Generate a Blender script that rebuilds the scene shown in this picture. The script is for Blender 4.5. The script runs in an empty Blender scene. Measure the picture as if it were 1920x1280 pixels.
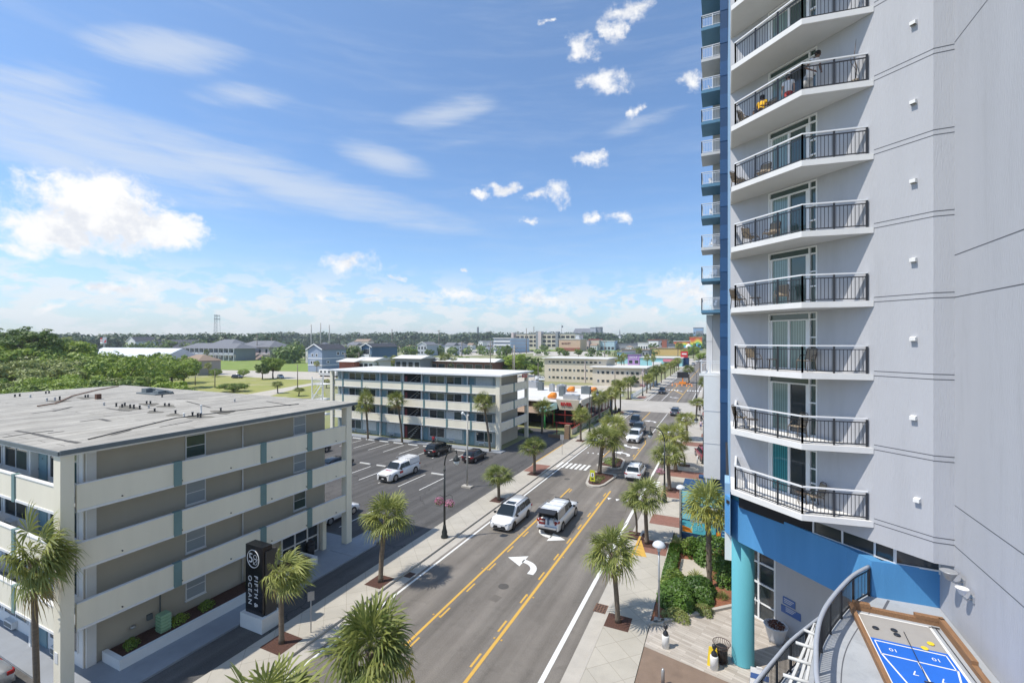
import bpy, math, random
from math import sin, cos, pi, radians, sqrt, atan2
from mathutils import Vector, Matrix

# ---------------- camera, world, sun, exposure ----------------
SC = bpy.context.scene
H = 16.4                      # eye height above the street, metres
F = 853.0                     # focal length in photo pixels (1920 wide)
YAW = radians(25.0)           # the view is turned 25 degrees left of the street (+Y)
CA, SA = cos(YAW), sin(YAW)
cam_d = bpy.data.cameras.new('camera')
cam_d.lens = F / 1920 * 36.0
cam_d.sensor_width = 36.0
cam_d.clip_start = 0.1
cam_d.clip_end = 12000
cam = bpy.data.objects.new('camera', cam_d)
SC.collection.objects.link(cam)
cam.location = (0, 0, H)
cam.rotation_euler = (pi / 2, 0, YAW)
SC.camera = cam

SUN_EL = radians(59)
SUN_TO = Vector((0.745, 0.667, 0)).normalized()      # horizontal direction the light travels
sun_dir = Vector((SUN_TO.x * cos(SUN_EL), SUN_TO.y * cos(SUN_EL), -sin(SUN_EL)))
sd = bpy.data.lights.new('sun', 'SUN')
sd.energy = 3.9
sd.angle = radians(0.5)
sd.color = (1.0, 0.94, 0.85)
so = bpy.data.objects.new('sun', sd)
so.rotation_euler = sun_dir.to_track_quat('-Z', 'Y').to_euler()
so.location = (0, 0, 60)
SC.collection.objects.link(so)

SC.view_settings.view_transform = 'Standard'
SC.view_settings.look = 'None'
SC.view_settings.exposure = 0.30
SC.view_settings.gamma = 1.0
SC.cycles.max_bounces = 6
SC.cycles.transparent_max_bounces = 12

def sky_xy(u, v):
    """photo pixel -> (azimuth right of +Y, tan elevation)"""
    r = (u - 960) / F
    return (math.atan(r) - YAW, (640 - v) / F * cos(math.atan(r)))

def build_world():
    w = bpy.data.worlds.new('World'); SC.world = w
    w.use_nodes = True
    nt = w.node_tree; N = nt.nodes; Lk = nt.links
    for n in list(N): N.remove(n)
    def nd(t, **k):
        n = N.new(t)
        for a, b in k.items(): setattr(n, a, b)
        return n
    def put(sock, v):
        if hasattr(v, 'is_output') or isinstance(v, bpy.types.NodeSocket): Lk.new(v, sock)
        else: sock.default_value = v
    def M(op, a, b=0.0, c=None, clamp=False):
        n = nd('ShaderNodeMath', operation=op, use_clamp=clamp)
        put(n.inputs[0], a); put(n.inputs[1], b)
        if c is not None: put(n.inputs[2], c)
        return n.outputs[0]
    def VM(op, a, b=None):
        n = nd('ShaderNodeVectorMath', operation=op)
        put(n.inputs[0], a)
        if b is not None: put(n.inputs[1], b)
        return n.outputs['Value'] if op in ('LENGTH', 'DOT_PRODUCT') else n.outputs[0]
    def MIX(f, a, b):
        n = nd('ShaderNodeMix', data_type='RGBA')
        put(n.inputs[0], f); put(n.inputs[6], a); put(n.inputs[7], b)
        return n.outputs[2]
    def RMP(x, a, b, c=0.0, d=1.0, smooth=True):
        n = nd('ShaderNodeMapRange')
        if smooth: n.interpolation_type = 'SMOOTHSTEP'
        put(n.inputs[0], x); put(n.inputs[1], a); put(n.inputs[2], b); put(n.inputs[3], c); put(n.inputs[4], d)
        return n.outputs[0]
    def NOISE(vec, scale, detail=6, rough=0.55, dist=0.0):
        n = nd('ShaderNodeTexNoise')
        put(n.inputs['Vector'], vec); n.inputs['Scale'].default_value = scale
        n.inputs['Detail'].default_value = detail; n.inputs['Roughness'].default_value = rough
        n.inputs['Distortion'].default_value = dist
        return n.outputs[0]
    sky = nd('ShaderNodeTexSky', sky_type='NISHITA')
    sky.sun_disc = False
    sky.sun_elevation = SUN_EL
    sky.sun_rotation = atan2(-SUN_TO.x, -SUN_TO.y) % (2 * pi)
    sky.altitude = 0; sky.air_density = 1.0; sky.dust_density = 0.4; sky.ozone_density = 2.0
    tc = nd('ShaderNodeTexCoord')
    sx = nd('ShaderNodeSeparateXYZ'); Lk.new(tc.outputs['Generated'], sx.inputs[0])
    X, Y, Z = sx.outputs
    hl = M('SQRT', M('ADD', M('MULTIPLY', X, X), M('MULTIPLY', Y, Y)))
    az = M('ARCTAN2', X, Y)
    el = M('DIVIDE', Z, M('MAXIMUM', hl, 0.02))
    cb = nd('ShaderNodeCombineXYZ'); put(cb.inputs[0], az); put(cb.inputs[1], el); P2 = cb.outputs[0]
    # colour grade of the clear sky
    cr = nd('ShaderNodeValToRGB'); put(cr.inputs[0], el)
    cr.color_ramp.elements[0].position = 0.0; cr.color_ramp.elements[0].color = (.74, .84, .95, 1)
    cr.color_ramp.elements[1].position = 0.75; cr.color_ramp.elements[1].color = (.93, 1.02, 1.08, 1)
    e_ = cr.color_ramp.elements.new(0.3); e_.color = (.76, .89, 1.02, 1)
    tint = cr.outputs[0]
    base = nd('ShaderNodeMix', data_type='RGBA', blend_type='MULTIPLY')
    base.inputs[0].default_value = 1.0
    Lk.new(sky.outputs[0], base.inputs[6]); Lk.new(tint, base.inputs[7])
    skyc = base.outputs[2]
    # warp for billowy edges
    nA = NOISE(P2, 13.0, 9, 0.64)
    nB = NOISE(P2, 42.0, 8, 0.62, 0.25)
    nsum = M('ADD', M('MULTIPLY', M('SUBTRACT', nA, 0.5), 1.9), M('MULTIPLY', M('SUBTRACT', nB, 0.5), 2.1))
    wn = nd('ShaderNodeTexNoise'); put(wn.inputs['Vector'], P2); wn.inputs['Scale'].default_value = 9.0; wn.inputs['Detail'].default_value = 7; wn.inputs['Roughness'].default_value = .6
    wv_ = VM('MULTIPLY', VM('SUBTRACT', wn.outputs['Color'], (.5, .5, .5)), (.20, .10, 0))
    PW = VM('ADD', P2, wv_)
    # cumulus: centre (photo px), half sizes, strength
    CL = [(195, 400, 150, 82), (110, 432, 110, 50), (290, 428, 95, 48), (205, 360, 62, 45), (340, 430, 40, 30),
          (25, 455, 75, 24), (5, 500, 22, 14), (660, 502, 82, 28), (745, 524, 20, 9), (1040, 366, 46, 24), (1000, 372, 30, 12), (905, 358, 30, 12), (955, 350, 34, 16),
          (1110, 400, 22, 16), (1160, 408, 42, 16), (1095, 95, 42, 32), (1130, 155, 56, 28), (1180, 20, 60, 26), (1150, 60, 26, 40),
          (1185, 205, 18, 16), (1300, 155, 34, 24), (1110, 296, 56, 15), (880, 508, 20, 8), (1275, 535, 72, 32), (1300, 555, 60, 28),
          (235, 545, 62, 26), (410, 565, 26, 12), (600, 555, 30, 13), (850, 550, 75, 16), (1010, 556, 80, 22), (530, 575, 46, 12),
          (1170, 568, 22, 11), (985, 410, 26, 10), (1035, 45, 16, 9), (1230, 575, 30, 12), (680, 572, 40, 12), (100, 565, 60, 15), (700, 560, 30, 10)]
    field = None; fsm = None
    for i, (u, v, ru, rv) in enumerate(CL):
        a0, e0 = sky_xy(u, v); a1, _ = sky_xy(u + ru, v); _, e1 = sky_xy(u, v - rv)
        d = VM('MULTIPLY', VM('SUBTRACT', PW if rv < 44 else P2, (a0, e0, 0)), (1 / (a1 - a0), 1 / (e1 - e0), 0))
        m = M('SUBTRACT', 1.0, VM('LENGTH', d))
        m = M('SUBTRACT', m, 0.04) if rv < 44 else M('ADD', m, 0.16)
        if rv < 44: fsm = m if fsm is None else M('MAXIMUM', fsm, m)
        else: field = m if field is None else M('MAXIMUM', field, m)
    dens = M('ADD', M('MULTIPLY', field, 1.45), M('MULTIPLY', nsum, 0.80))
    cum = RMP(dens, 0.12, 0.95)
    dsm = M('ADD', M('MULTIPLY', fsm, 1.45), M('MULTIPLY', nsum, 0.95))
    cum = M('MAXIMUM', cum, M('MULTIPLY', RMP(dsm, 0.10, 1.35), 0.96))
    dens = M('MAXIMUM', dens, dsm)
    # bottom shading of cumulus from a noise lookup shifted towards the sun
    cb2 = nd('ShaderNodeCombineXYZ'); put(cb2.inputs[0], M('SUBTRACT', az, 0.02)); put(cb2.inputs[1], M('ADD', el, 0.03))
    nS = NOISE(cb2.outputs[0], 9.0, 8, 0.62)
    shd = RMP(M('SUBTRACT', nS, nA), -0.06, 0.14)
    big = RMP(dens, 0.35, 1.0)
    shd = M('MULTIPLY', shd, big)
    cumcol = MIX(shd, (5.6, 5.6, 5.6, 1), (4.5, 4.65, 4.95, 1))
    # small broken cumulus towards the horizon
    st = nd('ShaderNodeVectorMath', operation='MULTIPLY'); put(st.inputs[0], P2); st.inputs[1].default_value = (1.0, 2.2, 1)
    nH = NOISE(st.outputs[0], 15.0, 9, 0.6)
    band = M('MULTIPLY', RMP(el, 0.0, 0.05, 0.7, 1), RMP(el, 0.17, 0.08))
    hor = M('MULTIPLY', RMP(nH, 0.44, 0.56), band)
    hor = M('MULTIPLY', hor, 0.66)
    # cirrus: long streaks falling to the right
    an = radians(-11)
    rot = nd('ShaderNodeMapping'); put(rot.inputs[0], P2); rot.inputs['Rotation'].default_value = (0, 0, -an); rot.inputs['Scale'].default_value = (1.0, 6.5, 1)
    nC = NOISE(rot.outputs[0], 2.2, 9, 0.62, 0.35)
    nC2 = NOISE(rot.outputs[0], 9.0, 6, 0.6, 0.3)
    cir = M('ADD', M('MULTIPLY', nC, 0.75), M('MULTIPLY', nC2, 0.3))
    CI = [(150, 255, 520, 95, 1.0), (520, 340, 460, 62, 1.0), (120, 300, 330, 60, .9), (320, 95, 190, 60, 0.95), (90, 150, 180, 60, 0.75), (720, 300, 130, 40, 0.85),
          (840, 210, 130, 40, 0.75), (460, 180, 150, 40, 0.6), (850, 270, 300, 40, 0.25), (1200, 230, 160, 26, 0.45), (330, 330, 300, 40, .7), (960, 522, 200, 10, .5)]
    cf = None
    for (u, v, ru, rv, s) in CI:
        a0, e0 = sky_xy(u, v); a1, _ = sky_xy(u + ru, v); _, e1 = sky_xy(u, v - rv)
        sl = -0.16
        d0 = VM('SUBTRACT', P2, (a0, e0, 0))
        sp = nd('ShaderNodeSeparateXYZ'); Lk.new(d0, sp.inputs[0])
        xx = M('MULTIPLY', sp.outputs[0], 1 / (a1 - a0)); yy = M('MULTIPLY', M('SUBTRACT', sp.outputs[1], M('MULTIPLY', sp.outputs[0], sl if v > 180 and u < 800 else .25)), 1 / (e1 - e0))
        c3 = nd('ShaderNodeCombineXYZ'); put(c3.inputs[0], xx); put(c3.inputs[1], yy)
        m = M('MULTIPLY', M('SUBTRACT', 1.0, VM('LENGTH', c3.outputs[0]), clamp=True), s)
        cf = m if cf is None else M('MAXIMUM', cf, m)
    cirr = M('MULTIPLY', RMP(M('ADD', cir, M('MULTIPLY', cf, 0.46)), 0.52, 0.95), RMP(cf, 0.0, 0.35))
    cirr = M('MULTIPLY', cirr, 0.60)
    veil = M('MULTIPLY', RMP(cir, 0.46, 0.76), 0.15)
    c = MIX(M('MAXIMUM', cirr, veil), skyc, (4.2, 4.5, 4.9, 1))
    hz = RMP(el, 0.16, -0.01)
    c = MIX(M('MULTIPLY', hz, 0.45), c, (3.1, 3.65, 4.3, 1))
    c = MIX(hor, c, (5.1, 5.15, 5.25, 1))
    c = MIX(cum, c, cumcol)
    bg = nd('ShaderNodeBackground'); Lk.new(c, bg.inputs[0]); bg.inputs[1].default_value = 0.15
    out = nd('ShaderNodeOutputWorld'); Lk.new(bg.outputs[0], out.inputs[0])
build_world()

# ---------------- helpers ----------------
COL = SC.collection
def gp(u, v, z=0.0):
    d = F * (H - z) / (v - 640.0); r = (u - 960) / F
    return Vector((d * (r * CA - SA), d * (r * SA + CA), z))
def pd(u, d, z=0.0):
    r = (u - 960) / F
    return Vector((d * (r * CA - SA), d * (r * SA + CA), z))
def zz(v, d):
    return H - (v - 640.0) * d / F

MATS = {}
def mat(name, col, rough=0.8, var=0.0, vscale=2.0, col2=None, bump=0.0, bscale=20.0, metal=0.0, spec=None, stain=None, streak=False, extra=None, coat=0.0, stretch=None):
    """procedural surface: base colour broken up by two scales of noise + bump"""
    if name in MATS: return MATS[name]
    m = bpy.data.materials.new(name); m.use_nodes = True
    nt = m.node_tree; N = nt.nodes; L = nt.links
    b = N['Principled BSDF']
    b.inputs['Roughness'].default_value = rough
    b.inputs['Metallic'].default_value = metal
    if spec is not None: b.inputs['Specular IOR Level'].default_value = spec
    if coat: b.inputs['Coat Weight'].default_value = coat; b.inputs['Coat Roughness'].default_value = 0.05
    c = tuple(col) + (1,)
    b.inputs['Base Color'].default_value = c
    m.diffuse_color = c
    if var or stain or bump:
        g = N.new('ShaderNodeNewGeometry')
        vec = g.outputs['Position']
        if streak or stretch:
            mp = N.new('ShaderNodeMapping'); mp.inputs['Scale'].default_value = stretch or (1, 1, 0.12); L.new(vec, mp.inputs[0]); vec = mp.outputs[0]
    if var or stain:
        n = N.new('ShaderNodeTexNoise'); n.inputs['Scale'].default_value = vscale; n.inputs['Detail'].default_value = 8; n.inputs['Roughness'].default_value = 0.65
        L.new(vec, n.inputs['Vector'])
        r = N.new('ShaderNodeMapRange'); r.inputs[1].default_value = 0.3; r.inputs[2].default_value = 0.7
        L.new(n.outputs[0], r.inputs[0])
        mx = N.new('ShaderNodeMix'); mx.data_type = 'RGBA'
        L.new(r.outputs[0], mx.inputs[0])
        if col2 is None:
            a = tuple(max(0, x * (1 - var)) for x in col) + (1,); d = tuple(min(1, x * (1 + var)) for x in col) + (1,)
        else: a = c; d = tuple(col2) + (1,)
        mx.inputs[6].default_value = a; mx.inputs[7].default_value = d
        outc = mx.outputs[2]
        if stain:
            sc_, amt, scol = stain
            n2 = N.new('ShaderNodeTexNoise'); n2.inputs['Scale'].default_value = sc_; n2.inputs['Detail'].default_value = 10; n2.inputs['Roughness'].default_value = 0.7
            n2.inputs['Distortion'].default_value = 0.4
            L.new(vec, n2.inputs['Vector'])
            r2 = N.new('ShaderNodeMapRange'); r2.inputs[1].default_value = 0.52; r2.inputs[2].default_value = 0.72; r2.inputs[4].default_value = amt
            L.new(n2.outputs[0], r2.inputs[0])
            m2 = N.new('ShaderNodeMix'); m2.data_type = 'RGBA'
            L.new(r2.outputs[0], m2.inputs[0]); L.new(outc, m2.inputs[6]); m2.inputs[7].default_value = tuple(scol) + (1,)
            outc = m2.outputs[2]
        L.new(outc, b.inputs['Base Color'])
        if extra: extra(nt, b, outc, vec)
    if bump:
        n3 = N.new('ShaderNodeTexNoise'); n3.inputs['Scale'].default_value = bscale; n3.inputs['Detail'].default_value = 5
        L.new(vec, n3.inputs['Vector'])
        bp = N.new('ShaderNodeBump'); bp.inputs['Strength'].default_value = bump; bp.inputs['Distance'].default_value = 0.02
        L.new(n3.outputs[0], bp.inputs['Height']); L.new(bp.outputs[0], b.inputs['Normal'])
    MATS[name] = m
    return m

class MB:
    def __init__(s): s.v = []; s.f = []; s.mi = []; s.cur = 0; s.sm = []; s.smooth = False
    def add(s, vs, fs):
        o = len(s.v); s.v.extend([tuple(x) for x in vs])
        for f in fs: s.f.append(tuple(i + o for i in f)); s.mi.append(s.cur); s.sm.append(s.smooth)
        return s
    def quad(s, a, b, c, d): return s.add([a, b, c, d], [(0, 1, 2, 3)])
    def tri(s, a, b, c): return s.add([a, b, c], [(0, 1, 2)])
    def box(s, x0, x1, y0, y1, z0, z1):
        return s.add([(x0, y0, z0), (x1, y0, z0), (x1, y1, z0), (x0, y1, z0), (x0, y0, z1), (x1, y0, z1), (x1, y1, z1), (x0, y1, z1)],
                     [(3, 2, 1, 0), (4, 5, 6, 7), (0, 1, 5, 4), (1, 2, 6, 5), (2, 3, 7, 6), (3, 0, 4, 7)])
    def obox(s, c, ax, ay, az):
        c = Vector(c); ax = Vector(ax); ay = Vector(ay); az = Vector(az)
        vs = [c + sx * ax + sy * ay + sz * az for sz in (-1, 1) for sx, sy in ((-1, -1), (1, -1), (1, 1), (-1, 1))]
        return s.add(vs, [(3, 2, 1, 0), (4, 5, 6, 7), (0, 1, 5, 4), (1, 2, 6, 5), (2, 3, 7, 6), (3, 0, 4, 7)])
    def bar(s, p, q, w, t=None, up=(0, 0, 1)):
        p = Vector(p); q = Vector(q); t = t or w
        d = q - p; L = d.length
        if L < 1e-6: return s
        d /= L; u = Vector(up)
        if abs(d.dot(u)) > 0.98: u = Vector((1, 0, 0))
        sd_ = d.cross(u).normalized(); u2 = sd_.cross(d)
        return s.obox((p + q) / 2, d * L / 2, sd_ * w / 2, u2 * t / 2)
    def prism(s, poly, z0, z1):
        n = len(poly)
        vs = [(p[0], p[1], z0) for p in poly] + [(p[0], p[1], z1) for p in poly]
        fs = [tuple(range(n - 1, -1, -1)), tuple(range(n, 2 * n))] + [(i, (i + 1) % n, n + (i + 1) % n, n + i) for i in range(n)]
        return s.add(vs, fs)
    def sheet(s, poly, z=None):
        return s.add([(p[0], p[1], z if z is not None else p[2]) for p in poly], [tuple(range(len(poly)))])
    def tube(s, pts, r, n=8, cap=True):
        pts = [Vector(p) for p in pts]; m = len(pts)
        rs = r if isinstance(r, (list, tuple)) else [r] * m
        o = len(s.v); up = Vector((0, 0, 1)); prev = None
        for i, p in enumerate(pts):
            d = (pts[min(i + 1, m - 1)] - pts[max(i - 1, 0)])
            d = d.normalized() if d.length > 1e-9 else Vector((0, 0, 1))
            if prev is None:
                a = d.cross(up) if abs(d.dot(up)) < 0.95 else d.cross(Vector((1, 0, 0)))
            else: a = prev - d * prev.dot(d)
            a = a.normalized(); prev = a; b = d.cross(a)
            for k in range(n):
                t = 2 * pi * k / n; s.v.append(tuple(p + (a * cos(t) + b * sin(t)) * rs[i]))
        for i in range(m - 1):
            for k in range(n):
                s.f.append((o + i * n + k, o + i * n + (k + 1) % n, o + (i + 1) * n + (k + 1) % n, o + (i + 1) * n + k)); s.mi.append(s.cur); s.sm.append(n > 4)
        if cap:
            s.f.append(tuple(o + k for k in range(n - 1, -1, -1))); s.mi.append(s.cur); s.sm.append(False)
            s.f.append(tuple(o + (m - 1) * n + k for k in range(n))); s.mi.append(s.cur); s.sm.append(False)
        return s
    def lathe(s, prof, c=(0, 0, 0), n=16, smooth=True):
        """prof: list of (r, z)"""
        o = len(s.v); c = Vector(c)
        for r, z in prof:
            for k in range(n):
                t = 2 * pi * k / n; s.v.append((c.x + r * cos(t), c.y + r * sin(t), c.z + z))
        for i in range(len(prof) - 1):
            for k in range(n):
                s.f.append((o + i * n + k, o + i * n + (k + 1) % n, o + (i + 1) * n + (k + 1) % n, o + (i + 1) * n + k)); s.mi.append(s.cur); s.sm.append(smooth)
        s.f.append(tuple(o + k for k in range(n - 1, -1, -1))); s.mi.append(s.cur); s.sm.append(False)
        s.f.append(tuple(o + (len(prof) - 1) * n + k for k in range(n))); s.mi.append(s.cur); s.sm.append(False)
        return s
    def mesh(s, name, mats, inv=None):
        me = bpy.data.meshes.new(name)
        v = s.v
        if inv is not None: v = [tuple(inv @ Vector(p)) for p in v]
        me.from_pydata(v, [], s.f)
        if not isinstance(mats, (list, tuple)): mats = [mats]
        for m in mats: me.materials.append(m)
        me.polygons.foreach_set('material_index', s.mi)
        me.polygons.foreach_set('use_smooth', s.sm)
        me.update()
        return me

def mat_world(o):
    M_ = Matrix.Translation(o.location) @ o.rotation_euler.to_matrix().to_4x4() @ Matrix.Diagonal((*o.scale, 1))
    return (mat_world(o.parent) @ M_) if o.parent else M_

def part(name, mb, mats, parent=None, label=None, world=True, kind=None):
    """one mesh object; with world=True the mesh was drawn in world space"""
    inv = mat_world(parent).inverted() if (parent is not None and world) else None
    o = bpy.data.objects.new(name, mb.mesh(name, mats, inv))
    COL.objects.link(o)
    if parent is not None: o.parent = parent
    if label: o['label'] = label
    if kind: o['kind'] = kind
    return o
def thing(name, label, cat, loc=(0, 0, 0), rz=0.0, group=None):
    o = bpy.data.objects.new(name, None); o.empty_display_size = 0.3
    COL.objects.link(o); o.location = loc; o.rotation_euler = (0, 0, rz)
    o['label'] = label; o['category'] = cat
    if group: o['group'] = group
    return o
def solo(name, mb, mats, label, cat, group=None, loc=None):
    """a thing that is one mesh; loc = its base point"""
    inv = Matrix.Translation(-Vector(loc)) if loc is not None else None
    o = bpy.data.objects.new(name, mb.mesh(name, mats, inv)); COL.objects.link(o)
    if loc is not None: o.location = loc
    o['label'] = label; o['category'] = cat
    if group: o['group'] = group
    return o
def struct(name, mb, mats, kind='structure'):
    o = bpy.data.objects.new(name, mb.mesh(name, mats)); COL.objects.link(o); o['kind'] = kind
    return o
def dup(src, loc, rz=0.0, sc=1.0, label=None, group=None, keep=None):
    def cp(o, par):
        c = o.copy(); COL.objects.link(c); c.parent = par
        for ch in o.children: cp(ch, c)
        return c
    r = cp(src, None)
    r.location = loc; r.rotation_euler = (0, 0, rz)
    r.scale = (sc, sc, sc) if not isinstance(sc, tuple) else sc
    if label: r['label'] = label
    if group: r['group'] = group
    return r
def text_mesh(txt, size, mtx, mats, parent, name='lettering', extrude=0.01, align='CENTER', bold=0.0, space=1.0):
    cu = bpy.data.curves.new(name, 'FONT'); cu.body = txt; cu.size = size; cu.extrude = extrude; cu.align_x = align; cu.align_y = 'CENTER'
    cu.offset = bold; cu.resolution_u = 3; cu.space_character = space
    t = bpy.data.objects.new(name + '_curve', cu); COL.objects.link(t)
    bpy.context.view_layer.update()
    me = bpy.data.meshes.new_from_object(t)
    bpy.data.objects.remove(t); bpy.data.curves.remove(cu)
    me.transform(mtx)
    if parent is not None: me.transform(mat_world(parent).inverted())
    me.materials.clear(); me.materials.append(mats)
    o = bpy.data.objects.new(name, me); COL.objects.link(o)
    if parent is not None: o.parent = parent
    return o
def frame_mtx(pos, xdir, zup=(0, 0, 1)):
    """text plane: local x along xdir, local y along zup, normal = x cross y"""
    x = Vector(xdir).normalized(); y = Vector(zup).normalized(); n = x.cross(y)
    return Matrix.Translation(pos) @ Matrix((x, y, n)).transposed().to_4x4()
R = random.Random(11)
# ---------------- materials ----------------
m_tower = mat('tower_stucco', (0.437, 0.445, 0.47), 0.9, 0.07, 0.25, bump=0.6, bscale=30, stain=(1.5, 0.40, (0.345, 0.35, 0.365)), streak=True)
m_soffit = mat('soffit_paint', (0.56, 0.56, 0.545), 0.9, 0.04, 1.5)
m_slab = mat('slab_edge', (0.70, 0.695, 0.68), 0.85, 0.05, 1.2, bump=0.1)
m_groove = mat('groove_shadow_joint', (0.10, 0.105, 0.12), 0.95)
m_railb = mat('black_metal', (0.025, 0.027, 0.032), 0.35, spec=0.5)
m_railw = mat('white_rail', (0.72, 0.73, 0.74), 0.4)
m_railg = mat('grey_rail', (0.36, 0.385, 0.425), 0.4, 0.05, 3)
m_frame = mat('white_frame', (0.74, 0.75, 0.75), 0.45)
m_blue = mat('blue_paint', (0.075, 0.27, 0.53), 0.75, 0.08, 0.7, bump=0.3, bscale=35, stain=(1.1, 0.35, (0.11, 0.33, 0.62)), streak=True)
m_bluel = mat('light_blue_paint', (0.27, 0.42, 0.57), 0.75, 0.06, 0.7)
m_navy = mat('navy_paint', (0.014, 0.055, 0.135), 0.75, 0.07, 0.7)
m_blueslab = mat('blue_slab', (0.10, 0.23, 0.34), 0.8, 0.06, 0.8)
m_turq = mat('turquoise_paint', (0.10, 0.37, 0.43), 0.75, 0.08, 0.8, bump=0.3, bscale=35, stain=(1.2, 0.4, (0.15, 0.43, 0.47)), streak=True)
m_cream = mat('cream_stucco', (0.80, 0.745, 0.60), 0.9, 0.06, 0.6, bump=0.25, bscale=50, stain=(1.4, 0.22, (0.67, 0.62, 0.48)), streak=True)
m_taupe = mat('taupe_wall', (0.46, 0.42, 0.34), 0.9, 0.05, 0.5, bump=0.15, bscale=50, stain=(0.7, 0.15, (0.38, 0.345, 0.275)), streak=True)
m_white = mat('white_paint', (0.74, 0.74, 0.72), 0.8, 0.04, 1.0)
m_teal = mat('teal_paint', (0.16, 0.255, 0.25), 0.7, 0.08, 1.0)
m_tealdoor = mat('teal_door', (0.17, 0.29, 0.33), 0.5, 0.08, 1.0)
m_fascia = mat('grey_fascia', (0.13, 0.155, 0.165), 0.6, 0.15, 1.0)
m_black = mat('black_rubber', (0.012, 0.012, 0.013), 0.7)
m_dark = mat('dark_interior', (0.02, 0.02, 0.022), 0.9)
m_conc = mat('concrete', (0.46, 0.44, 0.39), 0.95, 0.09, 0.5, bump=0.3, bscale=25, stain=(0.55, 0.30, (0.31, 0.29, 0.25)))
m_kerb = mat('kerb_concrete', (0.44, 0.41, 0.36), 0.95, 0.10, 0.8, bump=0.3, bscale=25, stain=(0.8, 0.3, (0.3, 0.28, 0.25)))
m_walkblue = mat('painted_walk', (0.27, 0.29, 0.315), 0.85, 0.10, 0.6, stain=(0.8, 0.35, (0.20, 0.21, 0.23)))
def asphalt(name, a, b, crack):
    def ex(nt, bs, outc, vec):
        N = nt.nodes; L = nt.links
        # fine aggregate and long tyre-wear streaks along the lane
        n = N.new('ShaderNodeTexNoise'); n.inputs['Scale'].default_value = 22; n.inputs['Detail'].default_value = 4; L.new(vec, n.inputs['Vector'])
        mp = N.new('ShaderNodeMapping'); mp.inputs['Scale'].default_value = (1.1, 0.05, 1); L.new(vec, mp.inputs[0])
        n2 = N.new('ShaderNodeTexNoise'); n2.inputs['Scale'].default_value = 1.0; n2.inputs['Detail'].default_value = 5; L.new(mp.outputs[0], n2.inputs['Vector'])
        ad = N.new('ShaderNodeMath'); ad.operation = 'MULTIPLY_ADD'; L.new(n2.outputs[0], ad.inputs[0]); ad.inputs[1].default_value = 1.0; L.new(n.outputs[0], ad.inputs[2])
        rg = N.new('ShaderNodeMapRange'); rg.inputs[1].default_value = 0.72; rg.inputs[2].default_value = 1.28; rg.inputs[3].default_value = 0.62; rg.inputs[4].default_value = 1.34
        L.new(ad.outputs[0], rg.inputs[0])
        mu = N.new('ShaderNodeVectorMath'); mu.operation = 'SCALE'; L.new(outc, mu.inputs[0]); L.new(rg.outputs[0], mu.inputs['Scale'])
        last = mu.outputs[0]
        if crack:
            vo = N.new('ShaderNodeTexVoronoi'); vo.feature = 'DISTANCE_TO_EDGE'; vo.inputs['Scale'].default_value = 0.11
            nz = N.new('ShaderNodeTexNoise'); nz.inputs['Scale'].default_value = 0.6; nz.inputs['Detail'].default_value = 6; L.new(vec, nz.inputs['Vector'])
            va = N.new('ShaderNodeVectorMath'); va.operation = 'MULTIPLY_ADD'; L.new(nz.outputs['Color'], va.inputs[0]); va.inputs[1].default_value = (3, 3, 0); L.new(vec, va.inputs[2])
            L.new(va.outputs[0], vo.inputs['Vector'])
            cr = N.new('ShaderNodeMapRange'); cr.inputs[1].default_value = 0.0; cr.inputs[2].default_value = 0.006; cr.inputs[3].default_value = 0.45; cr.inputs[4].default_value = 1.0; L.new(vo.outputs['Distance'], cr.inputs[0])
            m2 = N.new('ShaderNodeVectorMath'); m2.operation = 'SCALE'; L.new(last, m2.inputs[0]); L.new(cr.outputs[0], m2.inputs['Scale']); last = m2.outputs[0]
        L.new(last, bs.inputs['Base Color'])
    return mat(name, a, 0.93, 0.10, 0.35, col2=b, bump=0.5, bscale=60, stain=(0.7, 0.5, tuple(x * .62 for x in a)), extra=ex)
m_road = asphalt('road_asphalt', (0.155, 0.138, 0.119), (0.20, 0.181, 0.157), False)
m_lot = asphalt('lot_asphalt', (0.074, 0.072, 0.070), (0.108, 0.104, 0.10), True)
m_xst = mat('cross_street_concrete', (0.42, 0.39, 0.34), 0.95, 0.1, 0.3, bump=0.3, stain=(0.2, 0.4, (0.30, 0.28, 0.25)))
m_mark = mat('white_road_paint', (0.72, 0.72, 0.69), 0.8, 0.0, stain=(3.0, 0.45, (0.42, 0.41, 0.39)))
m_ymark = mat('yellow_road_paint', (0.60, 0.36, 0.07), 0.8, 0.0, stain=(3.0, 0.40, (0.36, 0.23, 0.08)))
m_brick = mat('brick_paver', (0.235, 0.115, 0.085), 0.95, 0.16, 4, bump=0.3, stain=(1.0, 0.3, (0.22, 0.16, 0.13)))
m_mulch = mat('mulch', (0.085, 0.040, 0.028), 1.0, 0.5, 14, bump=1.0, bscale=40)
m_mulchr = mat('red_mulch', (0.25, 0.10, 0.055), 1.0, 0.3, 8, bump=1.0, bscale=40, stain=(1.2, 0.6, (0.13, 0.12, 0.035)))
def grassmat(name, a, b, st):
    return mat(name, a, 1.0, 0.2, 0.12, col2=b, bump=1.0, bscale=8, stain=st)
m_grass = grassmat('lawn', (0.14, 0.22, 0.03), (0.24, 0.30, 0.055), (0.06, 0.7, (0.30, 0.25, 0.14)))
m_grass2 = grassmat('dry_lawn', (0.22, 0.25, 0.05), (0.34, 0.32, 0.10), (0.09, 0.8, (0.42, 0.36, 0.25)))
m_ground = mat('earth', (0.17, 0.20, 0.06), 1.0, 0.3, 0.02, col2=(0.32, 0.30, 0.17), stain=(0.012, 0.6, (0.32, 0.30, 0.26)))
m_sand = mat('sandy_road', (0.48, 0.44, 0.37), 1.0, 0.12, 0.3, stain=(0.3, 0.4, (0.33, 0.30, 0.25)))
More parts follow.
